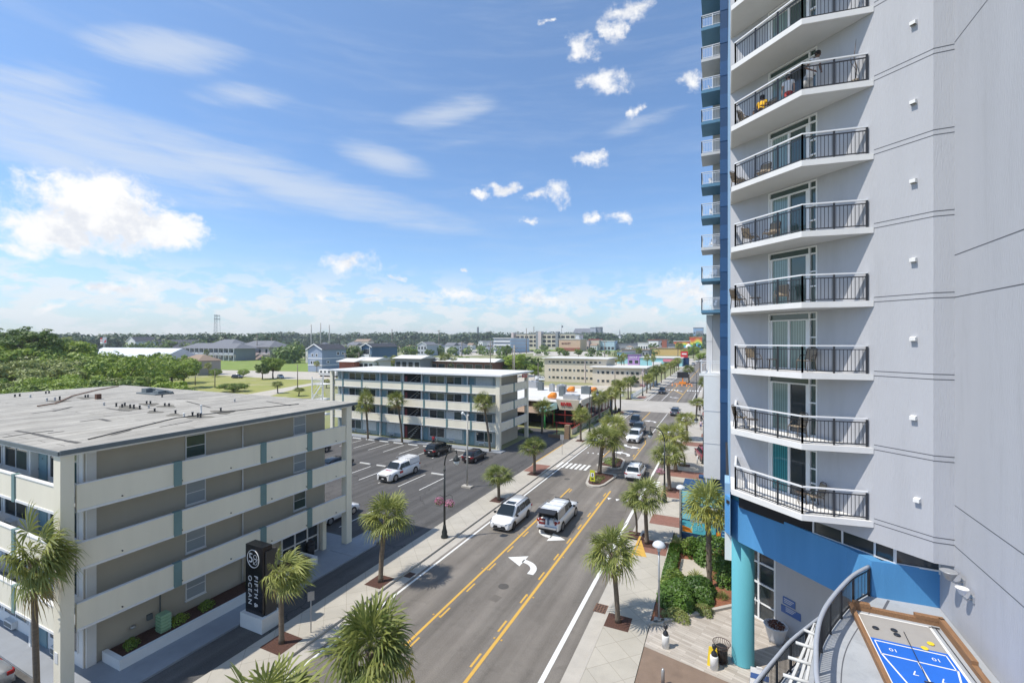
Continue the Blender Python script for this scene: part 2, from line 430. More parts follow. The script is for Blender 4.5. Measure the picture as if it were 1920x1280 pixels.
m_roofw = mat('white_membrane_roof', (0.64, 0.625, 0.585), 0.85, 0.06, 0.3, stain=(0.35, 0.5, (0.46, 0.44, 0.40)))
m_dkroof = mat('dark_shingle', (0.055, 0.058, 0.068), 0.95, 0.2, 3)
m_gryroof = mat('grey_shingle', (0.17, 0.175, 0.19), 0.95, 0.2, 2)
m_brnroof = mat('brown_shingle', (0.30, 0.22, 0.16), 0.95, 0.15, 2)
m_tin = mat('light_metal_roof', (0.62, 0.64, 0.68), 0.5, 0.08, 0.6)
m_red = mat('red_paint', (0.50, 0.03, 0.03), 0.5, 0.08, 2)
m_yellow = mat('yellow_paint', (0.75, 0.55, 0.03), 0.5)
m_orange = mat('orange_paint', (0.80, 0.25, 0.02), 0.5, 0.1, 3)
m_green = mat('green_paint', (0.04, 0.30, 0.08), 0.5)
m_steel = mat('galvanised_steel', (0.42, 0.43, 0.44), 0.4, 0.08, 3, metal=0.5)
m_lamp = mat('lamp_black', (0.022, 0.026, 0.024), 0.45)
m_wood = mat('brown_timber', (0.25, 0.135, 0.065), 0.75, 0.25, 3, stretch=(6, 0.6, 8), stain=(2, .3, (0.11, .055, .03)))
m_polewood = mat('grey_utility_pole', (0.20, 0.17, 0.14), 0.9, 0.15, 2)
m_tan = mat('tan_wall', (0.60, 0.53, 0.42), 0.9, 0.04, 0.4, stain=(0.3, .2, (0.52, 0.455, 0.355)))
m_brickred = mat('red_brick_wall', (0.32, 0.10, 0.055), 0.9, 0.15, 2)
# glass: dark reflective pane
def glassmat(name, col, rough=0.06):
    m = mat(name, col, rough, spec=0.9); return m
m_glass = glassmat('window_glass', (0.025, 0.035, 0.042), 0.08)
m_glassg = glassmat('greenish_glass', (0.05, 0.085, 0.08), 0.06)
m_carglass = mat('car_glass', (0.012, 0.02, 0.026), 0.12, spec=.35)
m_blind = mat('window_blind', (0.33, 0.37, 0.40), 0.35, 0.06, 1.5, stretch=(.3, .3, 12))
m_curtain = mat('curtain', (0.62, 0.64, 0.62), 0.9, 0.1, 3)
def wallglass(name, a, b, sc):
    """glass door pane with the vertical folds of the drape just behind it"""
    m = bpy.data.materials.new(name); m.use_nodes = True
    N = m.node_tree.nodes; L = m.node_tree.links; bs = N['Principled BSDF']
    tc = N.new('ShaderNodeTexCoord'); wv = N.new('ShaderNodeTexWave'); wv.inputs['Scale'].default_value = sc; wv.inputs['Distortion'].default_value = 1.5; wv.inputs['Detail'].default_value = 1
    mp = N.new('ShaderNodeMapping'); mp.inputs['Scale'].default_value = (1, 1, 0.02); L.new(tc.outputs['Object'], mp.inputs[0]); L.new(mp.outputs[0], wv.inputs['Vector'])
    mx = N.new('ShaderNodeMix'); mx.data_type = 'RGBA'; mx.inputs[6].default_value = (*a, 1); mx.inputs[7].default_value = (*b, 1)
    L.new(wv.outputs[0], mx.inputs[0]); L.new(mx.outputs[2], bs.inputs['Base Color'])
    bs.inputs['Roughness'].default_value = 0.07; bs.inputs['Specular IOR Level'].default_value = 0.9
    return m
m_drape = wallglass('draped_glass', (0.13, 0.20, 0.19), (0.25, 0.34, 0.32), 4.0)
m_drapet = wallglass('teal_draped_glass', (0.02, 0.13, 0.15), (0.05, 0.26, 0.29), 4.0)
def leafmat(name, a, b, tr=0.35, rough=0.55):
    m = bpy.data.materials.new(name); m.use_nodes = True
    N = m.node_tree.nodes; L = m.node_tree.links; bs = N['Principled BSDF']; out = N['Material Output']
    g = N.new('ShaderNodeNewGeometry'); n = N.new('ShaderNodeTexNoise'); n.inputs['Scale'].default_value = 1.3; n.inputs['Detail'].default_value = 3
    tc = N.new('ShaderNodeTexCoord'); L.new(tc.outputs['Object'], n.inputs['Vector'])
    ad = N.new('ShaderNodeMath'); ad.operation = 'MULTIPLY_ADD'; L.new(g.outputs['Random Per Island'], ad.inputs[0]); ad.inputs[1].default_value = 0.55; L.new(n.outputs[0], ad.inputs[2])
    oi = N.new('ShaderNodeObjectInfo')
    ad2 = N.new('ShaderNodeMath'); ad2.operation = 'MULTIPLY_ADD'; L.new(oi.outputs['Random'], ad2.inputs[0]); ad2.inputs[1].default_value = 0.6; L.new(ad.outputs[0], ad2.inputs[2])
    mr = N.new('ShaderNodeMapRange'); mr.inputs[1].default_value = 0.45; mr.inputs[2].default_value = 1.4; L.new(ad2.outputs[0], mr.inputs[0])
    mx = N.new('ShaderNodeMix'); mx.data_type = 'RGBA'; mx.inputs[6].default_value = (*a, 1); mx.inputs[7].default_value = (*b, 1); L.new(mr.outputs[0], mx.inputs[0])
    L.new(mx.outputs[2], bs.inputs['Base Color']); bs.inputs['Roughness'].default_value = rough
    t = N.new('ShaderNodeBsdfTranslucent'); L.new(mx.outputs[2], t.inputs[0])
    ms = N.new('ShaderNodeMixShader'); ms.inputs[0].default_value = tr; L.new(bs.outputs[0], ms.inputs[1]); L.new(t.outputs[0], ms.inputs[2]); L.new(ms.outputs[0], out.inputs[0])
    return m
m_palm = leafmat('palm_leaf', (0.065, 0.11, 0.022), (0.34, 0.36, 0.095), 0.3, 0.6)
m_palmdry = leafmat('dry_palm_leaf', (0.24, 0.17, 0.07), (0.46, 0.34, 0.13), 0.25)
m_palmyel = leafmat('yellow_palm_flower', (0.40, 0.38, 0.06), (0.56, 0.50, 0.10), 0.3)
m_trunk = mat('palm_trunk', (0.17, 0.135, 0.10), 0.95, 0.25, 3, bump=1.0, bscale=14, stretch=(1, 1, 4))
m_bark = mat('tree_bark', (0.13, 0.10, 0.075), 0.95, 0.25, 3)
m_leafA = leafmat('broad_leaf', (0.055, 0.11, 0.015), (0.32, 0.42, 0.06), 0.3)
m_leafB = leafmat('dark_leaf', (0.03, 0.07, 0.014), (0.19, 0.27, 0.05), 0.25)
m_leafC = leafmat('olive_leaf', (0.09, 0.13, 0.03), (0.32, 0.36, 0.11), 0.3)
m_hedge = leafmat('hedge_leaf', (0.025, 0.07, 0.012), (0.12, 0.22, 0.03), 0.25, 0.5)
# ---------------- ground, street, pavements ----------------
def flat(name, polys, m, z, kind='structure'):
    b = MB()
    for p in polys: b.sheet([(q[0], q[1]) for q in p], z)
    return struct(name, b, m, kind)
def rect(x0, x1, y0, y1): return [(x0, y0), (x1, y0), (x1, y1), (x0, y1)]
def gpoly(*uv): return [tuple(gp(u, v))[:2] for u, v in uv]
flat('ground', [rect(-2590, 1590, -110, 3290)], m_ground, -0.03)
flat('parking_lot', [rect(-70, -23.0, -30, 61.4), rect(-30.6, -23.0, 61.4, 74.4), rect(-54, -30.6, 72.4, 80.0), rect(-30.6, -27.6, 74.4, 80.0)], m_lot, -0.006)
flat('road', [rect(-20.36, -6.45, -40, 109.8), rect(-20.36, -6.45, 130, 900)], m_road, -0.002)
flat('cross_street', [rect(-90, 12, 109.8, 130)], m_xst, -0.004)
b = MB()
for x in (-19.98, -6.8): b.sheet(rect(x - .36, x + .36, -40, 109.7), 0.002)
for x in (-19.98, -6.8): b.sheet(rect(x - .36, x + .36, 130.1, 700), 0.002)
struct('gutter', b, m_kerb)
def scored(nt, bs, outc, vec):
    N = nt.nodes; L = nt.links
    mp = N.new('ShaderNodeMapping'); mp.inputs['Rotation'].default_value = (0, 0, radians(45)); L.new(vec, mp.inputs[0])
    br = N.new('ShaderNodeTexBrick'); br.offset = 0; br.inputs['Scale'].default_value = 1.0
    br.inputs['Brick Width'].default_value = 1.25; br.inputs['Row Height'].default_value = 1.25; br.inputs['Mortar Size'].default_value = 0.012; br.inputs['Mortar Smooth'].default_value = 0.2
    br.inputs['Color1'].default_value = (1, 1, 1, 1); br.inputs['Color2'].default_value = (0.93, 0.93, 0.93, 1); br.inputs['Mortar'].default_value = (0.62, 0.60, 0.56, 1)
    L.new(mp.outputs[0], br.inputs['Vector'])
    mx = N.new('ShaderNodeMix'); mx.data_type = 'RGBA'; mx.blend_type = 'MULTIPLY'; mx.inputs[0].default_value = 1
    L.new(outc, mx.inputs[6]); L.new(br.outputs[0], mx.inputs[7]); L.new(mx.outputs[2], bs.inputs['Base Color'])
m_walk = mat('scored_pavement', (0.44, 0.41, 0.35), 0.95, 0.09, 0.5, bump=0.3, bscale=25, stain=(0.6, 0.35, (0.33, 0.31, 0.27)), extra=scored)
KH = 0.13
def pavement(name, x0, x1, y0, y1, kerb_side):
    b = MB(); b.box(x0, x1, y0, y1, -0.02, KH); struct(name, b, m_walk)
    k = MB()
    if kerb_side > 0: k.box(x1 + .003, x1 + .16, y0, y1, -0.02, KH + .01)
    else: k.box(x0 - .16, x0 - .003, y0, y1, -0.02, KH + .01)
    struct('kerb', k, m_kerb)
pavement('pavement_left', -23.0, -20.52, -30, 108.5, 1)
pavement('pavement_left_far', -23.6, -20.52, 131, 420, 1)
pavement('pavement_right', -6.26, -3.9, -8, 108.5, -1)
pavement('pavement_right_far', -6.26, -2.5, 131, 420, -1)
b = MB(); b.box(-3.9, 4.0, 41.0, 108.5, -0.02, KH - .004); struct('plaza_paving', b, m_walk)
# brick bands, mulch tree pits
b = MB()
for (x0, x1, y0, y1) in [(-6.1, -3.2, 36.2, 38.6), (-6.1, -1.2, 42.2, 44.6), (-6.1, -1.2, 50.0, 53.5), (-6.1, -2.2, 58.0, 61.0), (-6.1, -1, 76, 79), (-22.9, -20.6, 52.5, 56.2), (-22.9, -20.6, 102, 106), (-3.6, 2, 84, 87), (-22.9, -20.6, 133, 139)]:
    b.sheet(rect(x0, x1, y0, y1), KH + .004)
struct('brick_band', b, m_brick)
PITS = []
# yellow painted kerb and ramps
b = MB()
b.box(-23.16, -23.003, 56, 68.6, 0, KH + .012); b.sheet([(-6.2, 35.4), (-5.3, 35.4), (-6.2, 38.4)], KH + .008); b.box(-6.43, -6.27, 35, 39, 0, KH + .016)

b.box(-23.16, -23.003, 9.5, 12.0, 0, KH + .012)
struct('yellow_kerb_paint', b, m_ymark)
# building aprons
b = MB(); b.box(-66, -25.38, 10.2, 28.6, -0.02, 0.10); struct('painted_walk', b, m_walkblue)
b = MB(); b.box(-27.9, -25.6, 26.2, 30.4, -0.02, 0.115); b.box(-67, -29.6, 59.6, 61.3, -0.02, 0.11); struct('motel_apron', b, m_walkblue)
# lane markings
W = MB(); Yl = MB()
def ln(b, x, y0, y1, w=0.11): b.sheet(rect(x - w / 2, x + w / 2, y0, y1), 0.007)
ln(W, -19.3, -10, 108, .17); ln(W, -19.3, 132, 420, .17); ln(W, -8.0, -8, 108, .26); ln(W, -8.05, 132, 420, .16)
ln(W, -11.68, 83, 109, .12); ln(W, -15.7, 131.5, 152, .12)
ln(Yl, -15.62, 17.5, 48.8, .17); ln(Yl, -11.3, 2, 49.8, .19)
y = 19.6
while y < 48: 
    Yl.sheet(rect(-15.38, -15.26, y, y + 1.1), 0.007)
    if y > 4: Yl.sheet(rect(-11.66, -11.53, y + 0.3, y + 1.4), 0.007)
    y += 3.1
for y in (4, 7.1, 10.2, 13.3, 16.4): Yl.sheet(rect(-11.66, -11.50, y, y + 1.2), 0.007)
ln(Yl, -11.45, 64.5, 75.2, .13)
for y in (66, 70): Yl.sheet(rect(-11.85, -11.72, y, y + 1.2), 0.007)
Yl.sheet([(-11.5, 75.2), (-11.37, 75.2), (-12.2, 79.8), (-12.34, 79.8)], 0.0075)
ln(Yl, -15.6, 62, 71, .13); ln(Yl, -15.55, 93, 109.3, .17)
ln(Yl, -11.5, 130.5, 182, .16); ln(Yl, -15.75, 154, 185, .14)
Yl.sheet([(-15.8, 163), (-15.65, 163.8), (-11.45, 150.5), (-11.6, 149.5)], 0.0075)
for y in range(200, 420, 12): ln(Yl, -13.5, y, y + 8, .3)
# crosswalks
for k in range(7): W.sheet(rect(-19.0 + k * .62 - 1.0, -18.66 + k * .62 - 1.0, 56.4, 59.0), 0.009)
for x in (-7.45, -6.95): W.sheet(rect(x - .17, x + .17, 53.3, 55.6), 0.0088)
for x in range(7): W.sheet(rect(-19.8 + x * .9, -19.4 + x * .9, 128.0 + 33, 131.0 + 33), 0.009)
for x in range(6): W.sheet(rect(-11.2 + x * .8, -10.8 + x * .8, 161, 164), 0.009)
# yield triangles
for k in range(4): 
    x = -10.9 + k * .85; W.sheet([(x - .22, 47.6), (x + .22, 47.6), (x, 47.0)], 0.009)
for k in range(4):
    x = -18.2 + k * .75; W.sheet([(x - .18, 65.4), (x + .18, 65.4), (x, 66.0)], 0.009)
def arrow(cx, cy, s):
    """curved turn arrow: s=+1 for +Y traffic turning left, -1 rotated half a turn"""
    P = []
    for i in range(9):
        t = i / 8 * pi / 2; P.append((1.05 - 1.5 + 1.25 * cos(t) + .0, -0.55 + 1.15 * sin(t)))
    P = [(0.8, -1.0)] + P
    def tf(x, y): return (cx + s * x, cy + s * y)
    w = 0.23; L_ = []; R_ = []
    for i, (x, y) in enumerate(P):
        a = P[max(i - 1, 0)]; c = P[min(i + 1, len(P) - 1)]; dx, dy = c[0] - a[0], c[1] - a[1]; l = sqrt(dx * dx + dy * dy)
        nx, ny = -dy / l * w, dx / l * w; L_.append((x + nx, y + ny)); R_.append((x - nx, y - ny))
    for i in range(len(P) - 1): W.sheet([tf(*L_[i]), tf(*L_[i + 1]), tf(*R_[i + 1]), tf(*R_[i])], 0.0085)
    ex, ey = P[-1]; W.sheet([tf(ex + .1, ey - .85), tf(ex + .1, ey + .85), tf(ex - 1.25, ey + .05)], 0.0085)
    W.sheet([tf(ex - .0, ey - .2), tf(ex, ey + .2), tf(ex + .05, ey + .2), tf(ex + .05, ey - .2)], 0.0085)
for a in [(-13.2, 30.6, 1), (-13.6, 36.6, -1), (-13.4, 72.4, -1), (-13.3, 67.0, 1), (-13.5, 96.5, 1), (-13.5, 141, -1), (-13.5, 160, 1)]: arrow(*a)
for (x, y, wh) in [(-15.62, 22.8, 'left yellow line nearest the camera'), (-15.62, 28.9, 'left yellow line halfway along'), (-15.62, 35.2, 'left yellow line farthest away'), (-11.3, 22.4, 'right yellow line nearest the camera'), (-11.3, 27.0, 'right yellow line halfway along'), (-11.3, 33.0, 'right yellow line farthest away')]:
    for dx in (-.22, .22): b_ = MB(); b_.box(x + dx - .05, x + dx + .05, y - .05, y + .05, .001, .022); solo('road_reflector', b_, m_ymark, 'amber reflector %s of the pair on the %s' % ('left' if dx < 0 else 'right', wh), 'road reflector', 'raised reflectors along the yellow lines', (x + dx, y, 0))
for (x, y, lab) in [(-13.4, 27.4, 'round dark manhole cover in the turn lane before the white arrow'), (-17.0, 52, 'round dark manhole cover in the left lane near the crossing'), (-12.0, 118, 'manhole cover in the pale cross street')]:
    b_ = MB(); b_.lathe([(.36, 0), (.36, .006)], (x, y, 0.001), 20); solo('manhole_cover', b_, mat('manhole_iron', (.085, .078, .07), .85, .2, 6), lab, 'manhole cover', None, (x, y, 0))
b_ = MB(); b_.sheet([(-13.6, 25.6), (-13.0, 25.5), (-12.9, 26.2), (-13.5, 26.3)], .0012); b_.sheet([(-19.0, 43.0), (-16.4, 43.2), (-16.5, 46.4), (-19.0, 46.1)], .0012); b_.sheet([(-10.6, 39), (-8.5, 39), (-8.5, 44.5), (-10.4, 44.3)], .0012); b_.sheet([(-15, 84), (-9, 84), (-9, 86.5), (-15, 86.3)], .0012)
struct('road_patch', b_, mat('asphalt_patch', (.142, .127, .110), .95, .15, 1.5, bump=.5, bscale=60))
struct('white_road_marking', W, m_mark); struct('yellow_road_marking', Yl, m_ymark)
# parking bay lines in the lot (y direction, slanted like the photo shows)
b = MB()
for i in range(10):
    x = -31.5 - i * 2.9; b.sheet([(x, 53.2), (x + .12, 53.2), (x + .12, 58.0), (x, 58.0)], 0.004)
for i in range(8):
    x = -30.6 - i * 2.9
    b.sheet([(x, 41.2), (x + .12, 41.2), (x + .12, 46.4), (x, 46.4)], 0.004)
for i in range(2):
    x = -30.9 - i * 2.9; b.sheet([(x, 30.0), (x + .12, 30.0), (x + .12, 34.8), (x, 34.8)], 0.004)
struct('parking_bay_line', b, m_mark)
# median islands with planting
def island(name, pts, my):
    k = MB(); k.prism(pts, -0.01, 0.15); struct(name, k, m_kerb)
    cx = sum(p[0] for p in pts) / len(pts); cy = sum(p[1] for p in pts) / len(pts)
    q = [(cx + (p[0] - cx) * .80, cy + (p[1] - cy) * .82) for p in pts]
    s_ = MB(); s_.prism(q, 0.1, 0.19); struct('median_soil', s_, m_mulch)
island('median_island', [(-14.5, 51.2), (-14.1, 50.4), (-13.4, 50.2), (-12.7, 50.5), (-12.3, 51.4), (-11.7, 55.4), (-12.0, 56.0), (-14.9, 56.2), (-15.2, 55.7)], 0)
island('median_island', [(-15.3, 59.3), (-15.1, 58.8), (-12.3, 58.5), (-11.9, 59.0), (-12.3, 63.2), (-13.0, 64.2), (-14.2, 64.4)], 0)
island('median_island', [(-15.4, 4.0), (-12.0, 4.0), (-11.9, 14.5), (-13.0, 16.6), (-14.2, 16.8), (-15.2, 15.0)], 0)
island('median_island', [(-15.4, 184), (-12.0, 184), (-12.0, 194), (-15.0, 194)], 0)
# open land to the left and behind
flat('lawn', [gpoly((380, 692), (582, 696.5), (582, 672), (520, 671), (380, 677))], m_grass, 0.0)
flat('dry_lawn', [gpoly((150, 741), (320, 712), (400, 703.5), (520, 708), (600, 714), (612, 742), (400, 765), (150, 765))], m_grass2, 0.0)
flat('small_lawn', [gpoly((530, 705.2), (590, 704), (590, 697), (548, 700))], m_grass, 0.004)
flat('sandy_road', [gpoly((380, 701.5), (380, 693), (582, 697), (630, 700), (630, 712), (540, 711), (470, 707))], m_sand, 0.008)
flat('sandy_lane', [gpoly((380, 676), (520, 670), (520, 668), (380, 671))], m_sand, 0.008)
flat('sandy_path', [gpoly((430, 745), (560, 722), (625, 712), (625, 715), (565, 726), (470, 752))], m_sand, 0.012)
flat('far_field', [gpoly((975, 656), (1000, 659), (1160, 659), (1172, 649), (1010, 647.5), (975, 650))], m_grass, 0.0)
flat('far_field_left', [gpoly((880, 652), (925, 652.5), (925, 648), (880, 648))], m_grass2, 0.0)
flat('gravel_yard', [gpoly((990, 722), (1210, 722), (1205, 733), (990, 733)), gpoly((960, 722), (1010, 714), (1012, 700), (960, 700))], m_sand, 0.0)
flat('town_lot', [gpoly((1120, 684), (1300, 690), (1300, 672), (1130, 672))], m_sand, 0.0)
flat('inland_lot', [gpoly((860, 668), (1000, 662), (1000, 656), (860, 656)), gpoly((1000, 667), (1140, 668), (1140, 659), (1000, 658))], m_sand, 0.0)
# ---------------- the grey tower on the right ----------------
E = H   # tower heights are written relative to the eye
P0 = (0.28, 24.70); P1 = (6.30, 19.62); P2_ = (6.83, 19.60)
dv = Vector((P1[0] - P0[0], P1[1] - P0[1], 0)); dl = dv.length; dv.normalize()
nv = Vector((dv.y, -dv.x, 0))            # outward normal (towards the camera side)
if nv.y > 0: nv = -nv
def wp(t, off=0.0, z=0.0):
    """point on the slanted front: t metres from the street corner, off metres outwards"""
    return Vector((P0[0], P0[1], 0)) + dv * t + nv * off + Vector((0, 0, z))
LV = [-6.6 + 2.7 * k for k in range(10)]     # floor levels
TOP = 22.5
tower = thing('hotel_tower', 'tall pale grey stucco tower with stacked black-railed balconies, filling the right side', 'building', (3.3, 22.5, 0))
b = MB()
BT = E - 7.35
# wall with door openings is built from strips
DT0 = None
def t_of_u(u):
    # intersection of the view ray through u with the slanted wall
    r = (u - 960) / F; dx, dy = r * CA - SA, r * SA + CA
    # P0 + dv t = s (dx,dy)
    det = dv.x * (-dy) + dv.y * dx
    t = (-P0[0] * (-dy) - P0[1] * dx) / det
    return t
D0 = t_of_u(1441); D1 = t_of_u(1532.5)
b.smooth = False
def wallseg(t0, t1, z0, z1, th=0.3):
    a, c = wp(t0), wp(t1)
    b.prism([(a.x, a.y), (c.x, c.y), (c.x - nv.x * th, c.y - nv.y * th), (a.x - nv.x * th, a.y - nv.y * th)], z0, z1)
wallseg(0, D0, BT, E + TOP); wallseg(D1, dl, BT, E + TOP)
for k in range(len(LV)):
    z0 = E + LV[k]
    ztop = z0 + 2.42
    nxt = E + (LV[k + 1] if k + 1 < len(LV) else TOP)
    wallseg(D0, D1, ztop, nxt - .02 if k + 1 < len(LV) else E + TOP)
wallseg(D0, D1, BT, E + LV[0] - .02)
b.box(P1[0], P2_[0] + .3, P2_[1], P2_[1] + .3, BT, E + TOP)           # short face square to the street
b.box(P2_[0], P2_[0] + .3, -6, P2_[1], 0, E + TOP); b.box(P2_[0], P2_[0] + .3, P2_[1] + .001, 21.2, 0, BT)
b.prism([(P0[0], P0[1] + .02), (P0[0] + .3, P0[1] - .15), (P0[0] + .3, 44), (P0[0], 44)], BT, E + TOP)  # street side
b.box(P2_[0] + .3, 13, -6, 40, E + TOP - .3, E + TOP)
part('wall', b, m_tower, tower)
b = MB()
c = Vector((P0[0] - .012, P0[1] + .3, 0)); b.prism([(c.x, c.y), (c.x + .01, c.y), (c.x + .01, 44), (c.x, 44)], E - 9.9, E + TOP); part('blue_side_stripe', b, m_bluel, tower)
# joints cut into the stucco
b = MB()
w_ = 0.028
tR = t_of_u(1638.8)
for L_ in LV:
    for dz in (0.10, -0.07):
        z = E + L_ + dz
        a, c = wp(tR, .003, z), wp(dl, .003, z); b.quad(a, c, c + Vector((0, 0, w_)), a + Vector((0, 0, w_)))
        b.quad((P1[0] - .02, P2_[1] - .004, z), (P2_[0], P2_[1] - .004, z), (P2_[0], P2_[1] - .004, z + w_), (P1[0] - .02, P2_[1] - .004, z + w_))
for z in (9.75, 2.8, 1.43, -5.36, -6.68, 15.2):
    z += E; x = P2_[0] - .004; b.quad((x, 19.59, z), (x, -6, z), (x, -6, z + w_), (x, 19.59, z + w_))
part('stucco_joint', b, m_groove, tower)
# balconies
F0 = pd(1371, 20.35); FB = pd(1503, 17.35); FE = wp(tR, 0.02); FW = wp(0.0, 0)
F0.z = FB.z = 0
def offs(p, q, d):  # inward offset of a front edge
    e = (Vector(q) - Vector(p)); e.z = 0; e.normalize(); n = Vector((-e.y, e.x, 0)); return n * d
poly = [(F0.x, F0.y), (FB.x, FB.y), (FE.x, FE.y), (FW.x, FW.y)]
ins = 0.13
n1 = offs(F0, FB, ins); n2 = offs(FB, FE, ins)
RA = Vector((F0.x + .08, F0.y, 0)) + n1; RBm = FB + (n1 + n2) * .55; 
RE = FB + (FE - FB) * 0.93 + n2
RW = Vector((RA.x * 1.085 + .02, FW.y - .15, 0))
def rail_mesh(path, z0, h, post_at, bal=0.125, lead=True):
    """posts, bottom and mid rails and balusters following a plan path"""
    b = MB(); tr = MB()
    for i in range(len(path) - 1):
        p, q = Vector(path[i]), Vector(path[i + 1]); L = (q - p).length
        up = Vector((0, 0, 1))
        zb = z0 + .09; zm = z0 + h - .17
        b.bar(p + up * zb, q + up * zb, .04, .035); b.bar(p + up * zm, q + up * zm, .04, .035)
        tr.bar(p + up * (z0 + h - .03) - (q - p).normalized() * .02, q + up * (z0 + h - .03) + (q - p).normalized() * .02, .085, .05)
        n = max(1, int(round(L / bal)))
        for k in range(1, n):
            s = p + (q - p) * k / n
            b.box(s.x - .0095, s.x + .0095, s.y - .0095, s.y + .0095, zb, zm)
        for k in range(post_at[i] + 1):
            s = p + (q - p) * k / post_at[i]
            b.box(s.x - .032, s.x + .032, s.y - .032, s.y + .032, z0, z0 + h - .055)
    return b, tr
balc = None
for k, L_ in enumerate(LV):
    z = E + L_
    s = MB(); s.prism([(p[0], p[1]) for p in poly], z - .22, z)
    o = part('balcony', s, m_slab, tower)
    fl = MB(); cx = sum(p[0] for p in poly) / 4; cy = sum(p[1] for p in poly) / 4
    fl.sheet([(cx + (p[0] - cx) * .97, cy + (p[1] - cy) * .97) for p in poly][::-1], z - .223); fl.v = fl.v
    part('soffit', fl, m_soffit, o)
    rb, tr = rail_mesh([RW, RA, RBm, RE], z, 1.07, [1, 3, 2])
    part('railing', rb, m_railb, o); part('handrail', tr, m_railw, o)
    # glazed door set
    ft = MB(); g1 = MB(); g2 = MB(); tg = MB()
    dw = D1 - D0; zt = z + 2.42
    def slab(b, t0, t1, z0, z1, o0, o1):
        a, c = wp(t0), wp(t1)
        b.prism([(a.x + nv.x * o1, a.y + nv.y * o1), (c.x + nv.x * o1, c.y + nv.y * o1), (c.x + nv.x * o0, c.y + nv.y * o0), (a.x + nv.x * o0, a.y + nv.y * o0)], z0, z1)
    fr = 0.055; side = D1 - 0.30
    for t in (D0, side - .05, D1 - fr, ): slab(ft, t, t + fr, z, zt, -.16, .015)
    mid = (D0 + side) / 2
    slab(ft, mid - .045, mid + .045, z, z + 2.08, -.14, -.02)
    slab(ft, side - .19, side - .052, z, z + 2.08, -.13, -.03); slab(ft, D0 + fr + .002, D0 + .15, z, z + 2.08, -.13, -.03)
    for zq in (z + .0, z + 2.08, zt - .05): slab(ft, D0 + fr, side - .05, zq, zq + .055, -.155, .01); slab(ft, side + .005, D1 - fr, zq, zq + .055, -.155, .01)
    for zq in (z + .75, z + 1.35): slab(ft, side + .005, D1 - fr, zq, zq + .05, -.155, .005)
    slab(g1, D0 + fr, mid, z, z + 2.08, -.10, -.09); slab(g2, mid, side - .05, z, z + 2.08, -.10, -.09)
    slab(tg, D0 + fr, side - .05, z + 2.13, zt - .05, -.10, -.09); slab(tg, side + .005, D1 - fr, z, zt - .05, -.10, -.09)
    d = part('sliding_door', ft, m_frame, tower)
    lower = k <= 1
    part('door_pane', g1, m_drapet if k == 0 else m_drape, d)
    part('door_pane', g2, m_glass if k in (0, 1, 6) else (m_drapet if k == 0 else (m_drape if k in (2,) else m_glassg)), d)
    part('transom_pane', tg, m_glassg, d)
# exhaust hoods
for k, L_ in enumerate(LV[:-1]):
    z = E + L_ + 1.32 + (0.05 if k else -.03); t = t_of_u(1714 if k else 1721)
    a = wp(t, 0, z)
    h = MB(); q = dv * .085; o_ = nv * .13
    vs = [a - q, a + q, a + q + o_ - Vector((0, 0, .03)), a - q + o_ - Vector((0, 0, .03))]
    lo = [v - Vector((0, 0, .16 if i < 2 else .12)) for i, v in enumerate(vs)]
    h.add(vs + lo, [(0, 1, 2, 3), (4, 5, 1, 0), (5, 6, 2, 1), (6, 7, 3, 2), (7, 4, 0, 3)])
    part('vent_hood', h, m_white, tower)
# low windows between tower and blue band, dark recess
b = MB(); fr = MB()
def band_pt(u, v, z=-8.0): d = F * (-z) / (v - 640); p = pd(u, d); return (p.x, p.y)
WB = [band_pt(1387, 943), band_pt(1588, 1026), band_pt(1634.5, 1051), (6.83, 20.72)]
WI = [(wp(t_of_u(u), -.42).x, wp(t_of_u(u), -.42).y) for u in (1514, 1629)]
WI.append((6.83, wp(t_of_u(1700), -.42).y * 0 + 20.55))
zt = E - 7.30; zb = E - 8.12
gl = MB()
pts = [(WI[0][0] - dv.x * 3.6, WI[0][1] - dv.y * 3.6), WI[0], WI[1], (5.6, 20.76), (6.83, 20.74)]
for i in range(len(pts) - 1):
    p, q = pts[i], pts[i + 1]
    (gl if i else b).quad((p[0], p[1], zb), (q[0], q[1], zb), (q[0], q[1], zt), (p[0], p[1], zt))
part('recess_wall', b, m_dark, tower); part('low_window', gl, m_glass, tower)
for i in range(1, len(pts) - 1):
    p, q = Vector((*pts[i], 0)), Vector((*pts[i + 1], 0)); n = Vector(((q - p).y, -(q - p).x, 0)).normalized() * .04
    for z in (zb + .12, zt - .03): fr.bar(p + n + Vector((0, 0, z)), q + n + Vector((0, 0, z)), .05, .05)
    N_ = 2 if i == 1 else 1
    for j in range(N_ + 1):
        s = p + (q - p) * j / N_ + n; fr.box(s.x - .03, s.x + .03, s.y - .03, s.y + .03, zb, zt)
part('low_window_frame', fr, m_frame, tower)
# blue podium band with its top cap
def thick(path, off, z0, z1, m, name, par):
    b = MB()
    for i in range(len(path) - 1):
        p, q = Vector((*path[i], 0)), Vector((*path[i + 1], 0)); e = (q - p).normalized(); n = Vector((-e.y, e.x, 0)) * off
        b.prism([tuple(p)[:2], tuple(q)[:2], tuple(q + n)[:2], tuple(p + n)[:2]], z0, z1)
    return part(name, b, m, par)
bandpath = [(.04, 26.3), WB[0], WB[1], WB[2]]
def offpath(path, d):
    out = []
    for i, p in enumerate(path):
        a = Vector(path[max(i - 1, 0)]); c = Vector(path[min(i + 1, len(path) - 1)]); e = (c - a).normalized(); out.append((p[0] - e.y * d, p[1] + e.x * d))
    return out
ip = offpath(bandpath, .38)
b = MB(); zb_, zt_ = E - 9.94, E - 8.0
for i in range(len(bandpath) - 1):
    b.prism([bandpath[i], bandpath[i + 1], ip[i + 1], ip[i]], zb_, zt_)
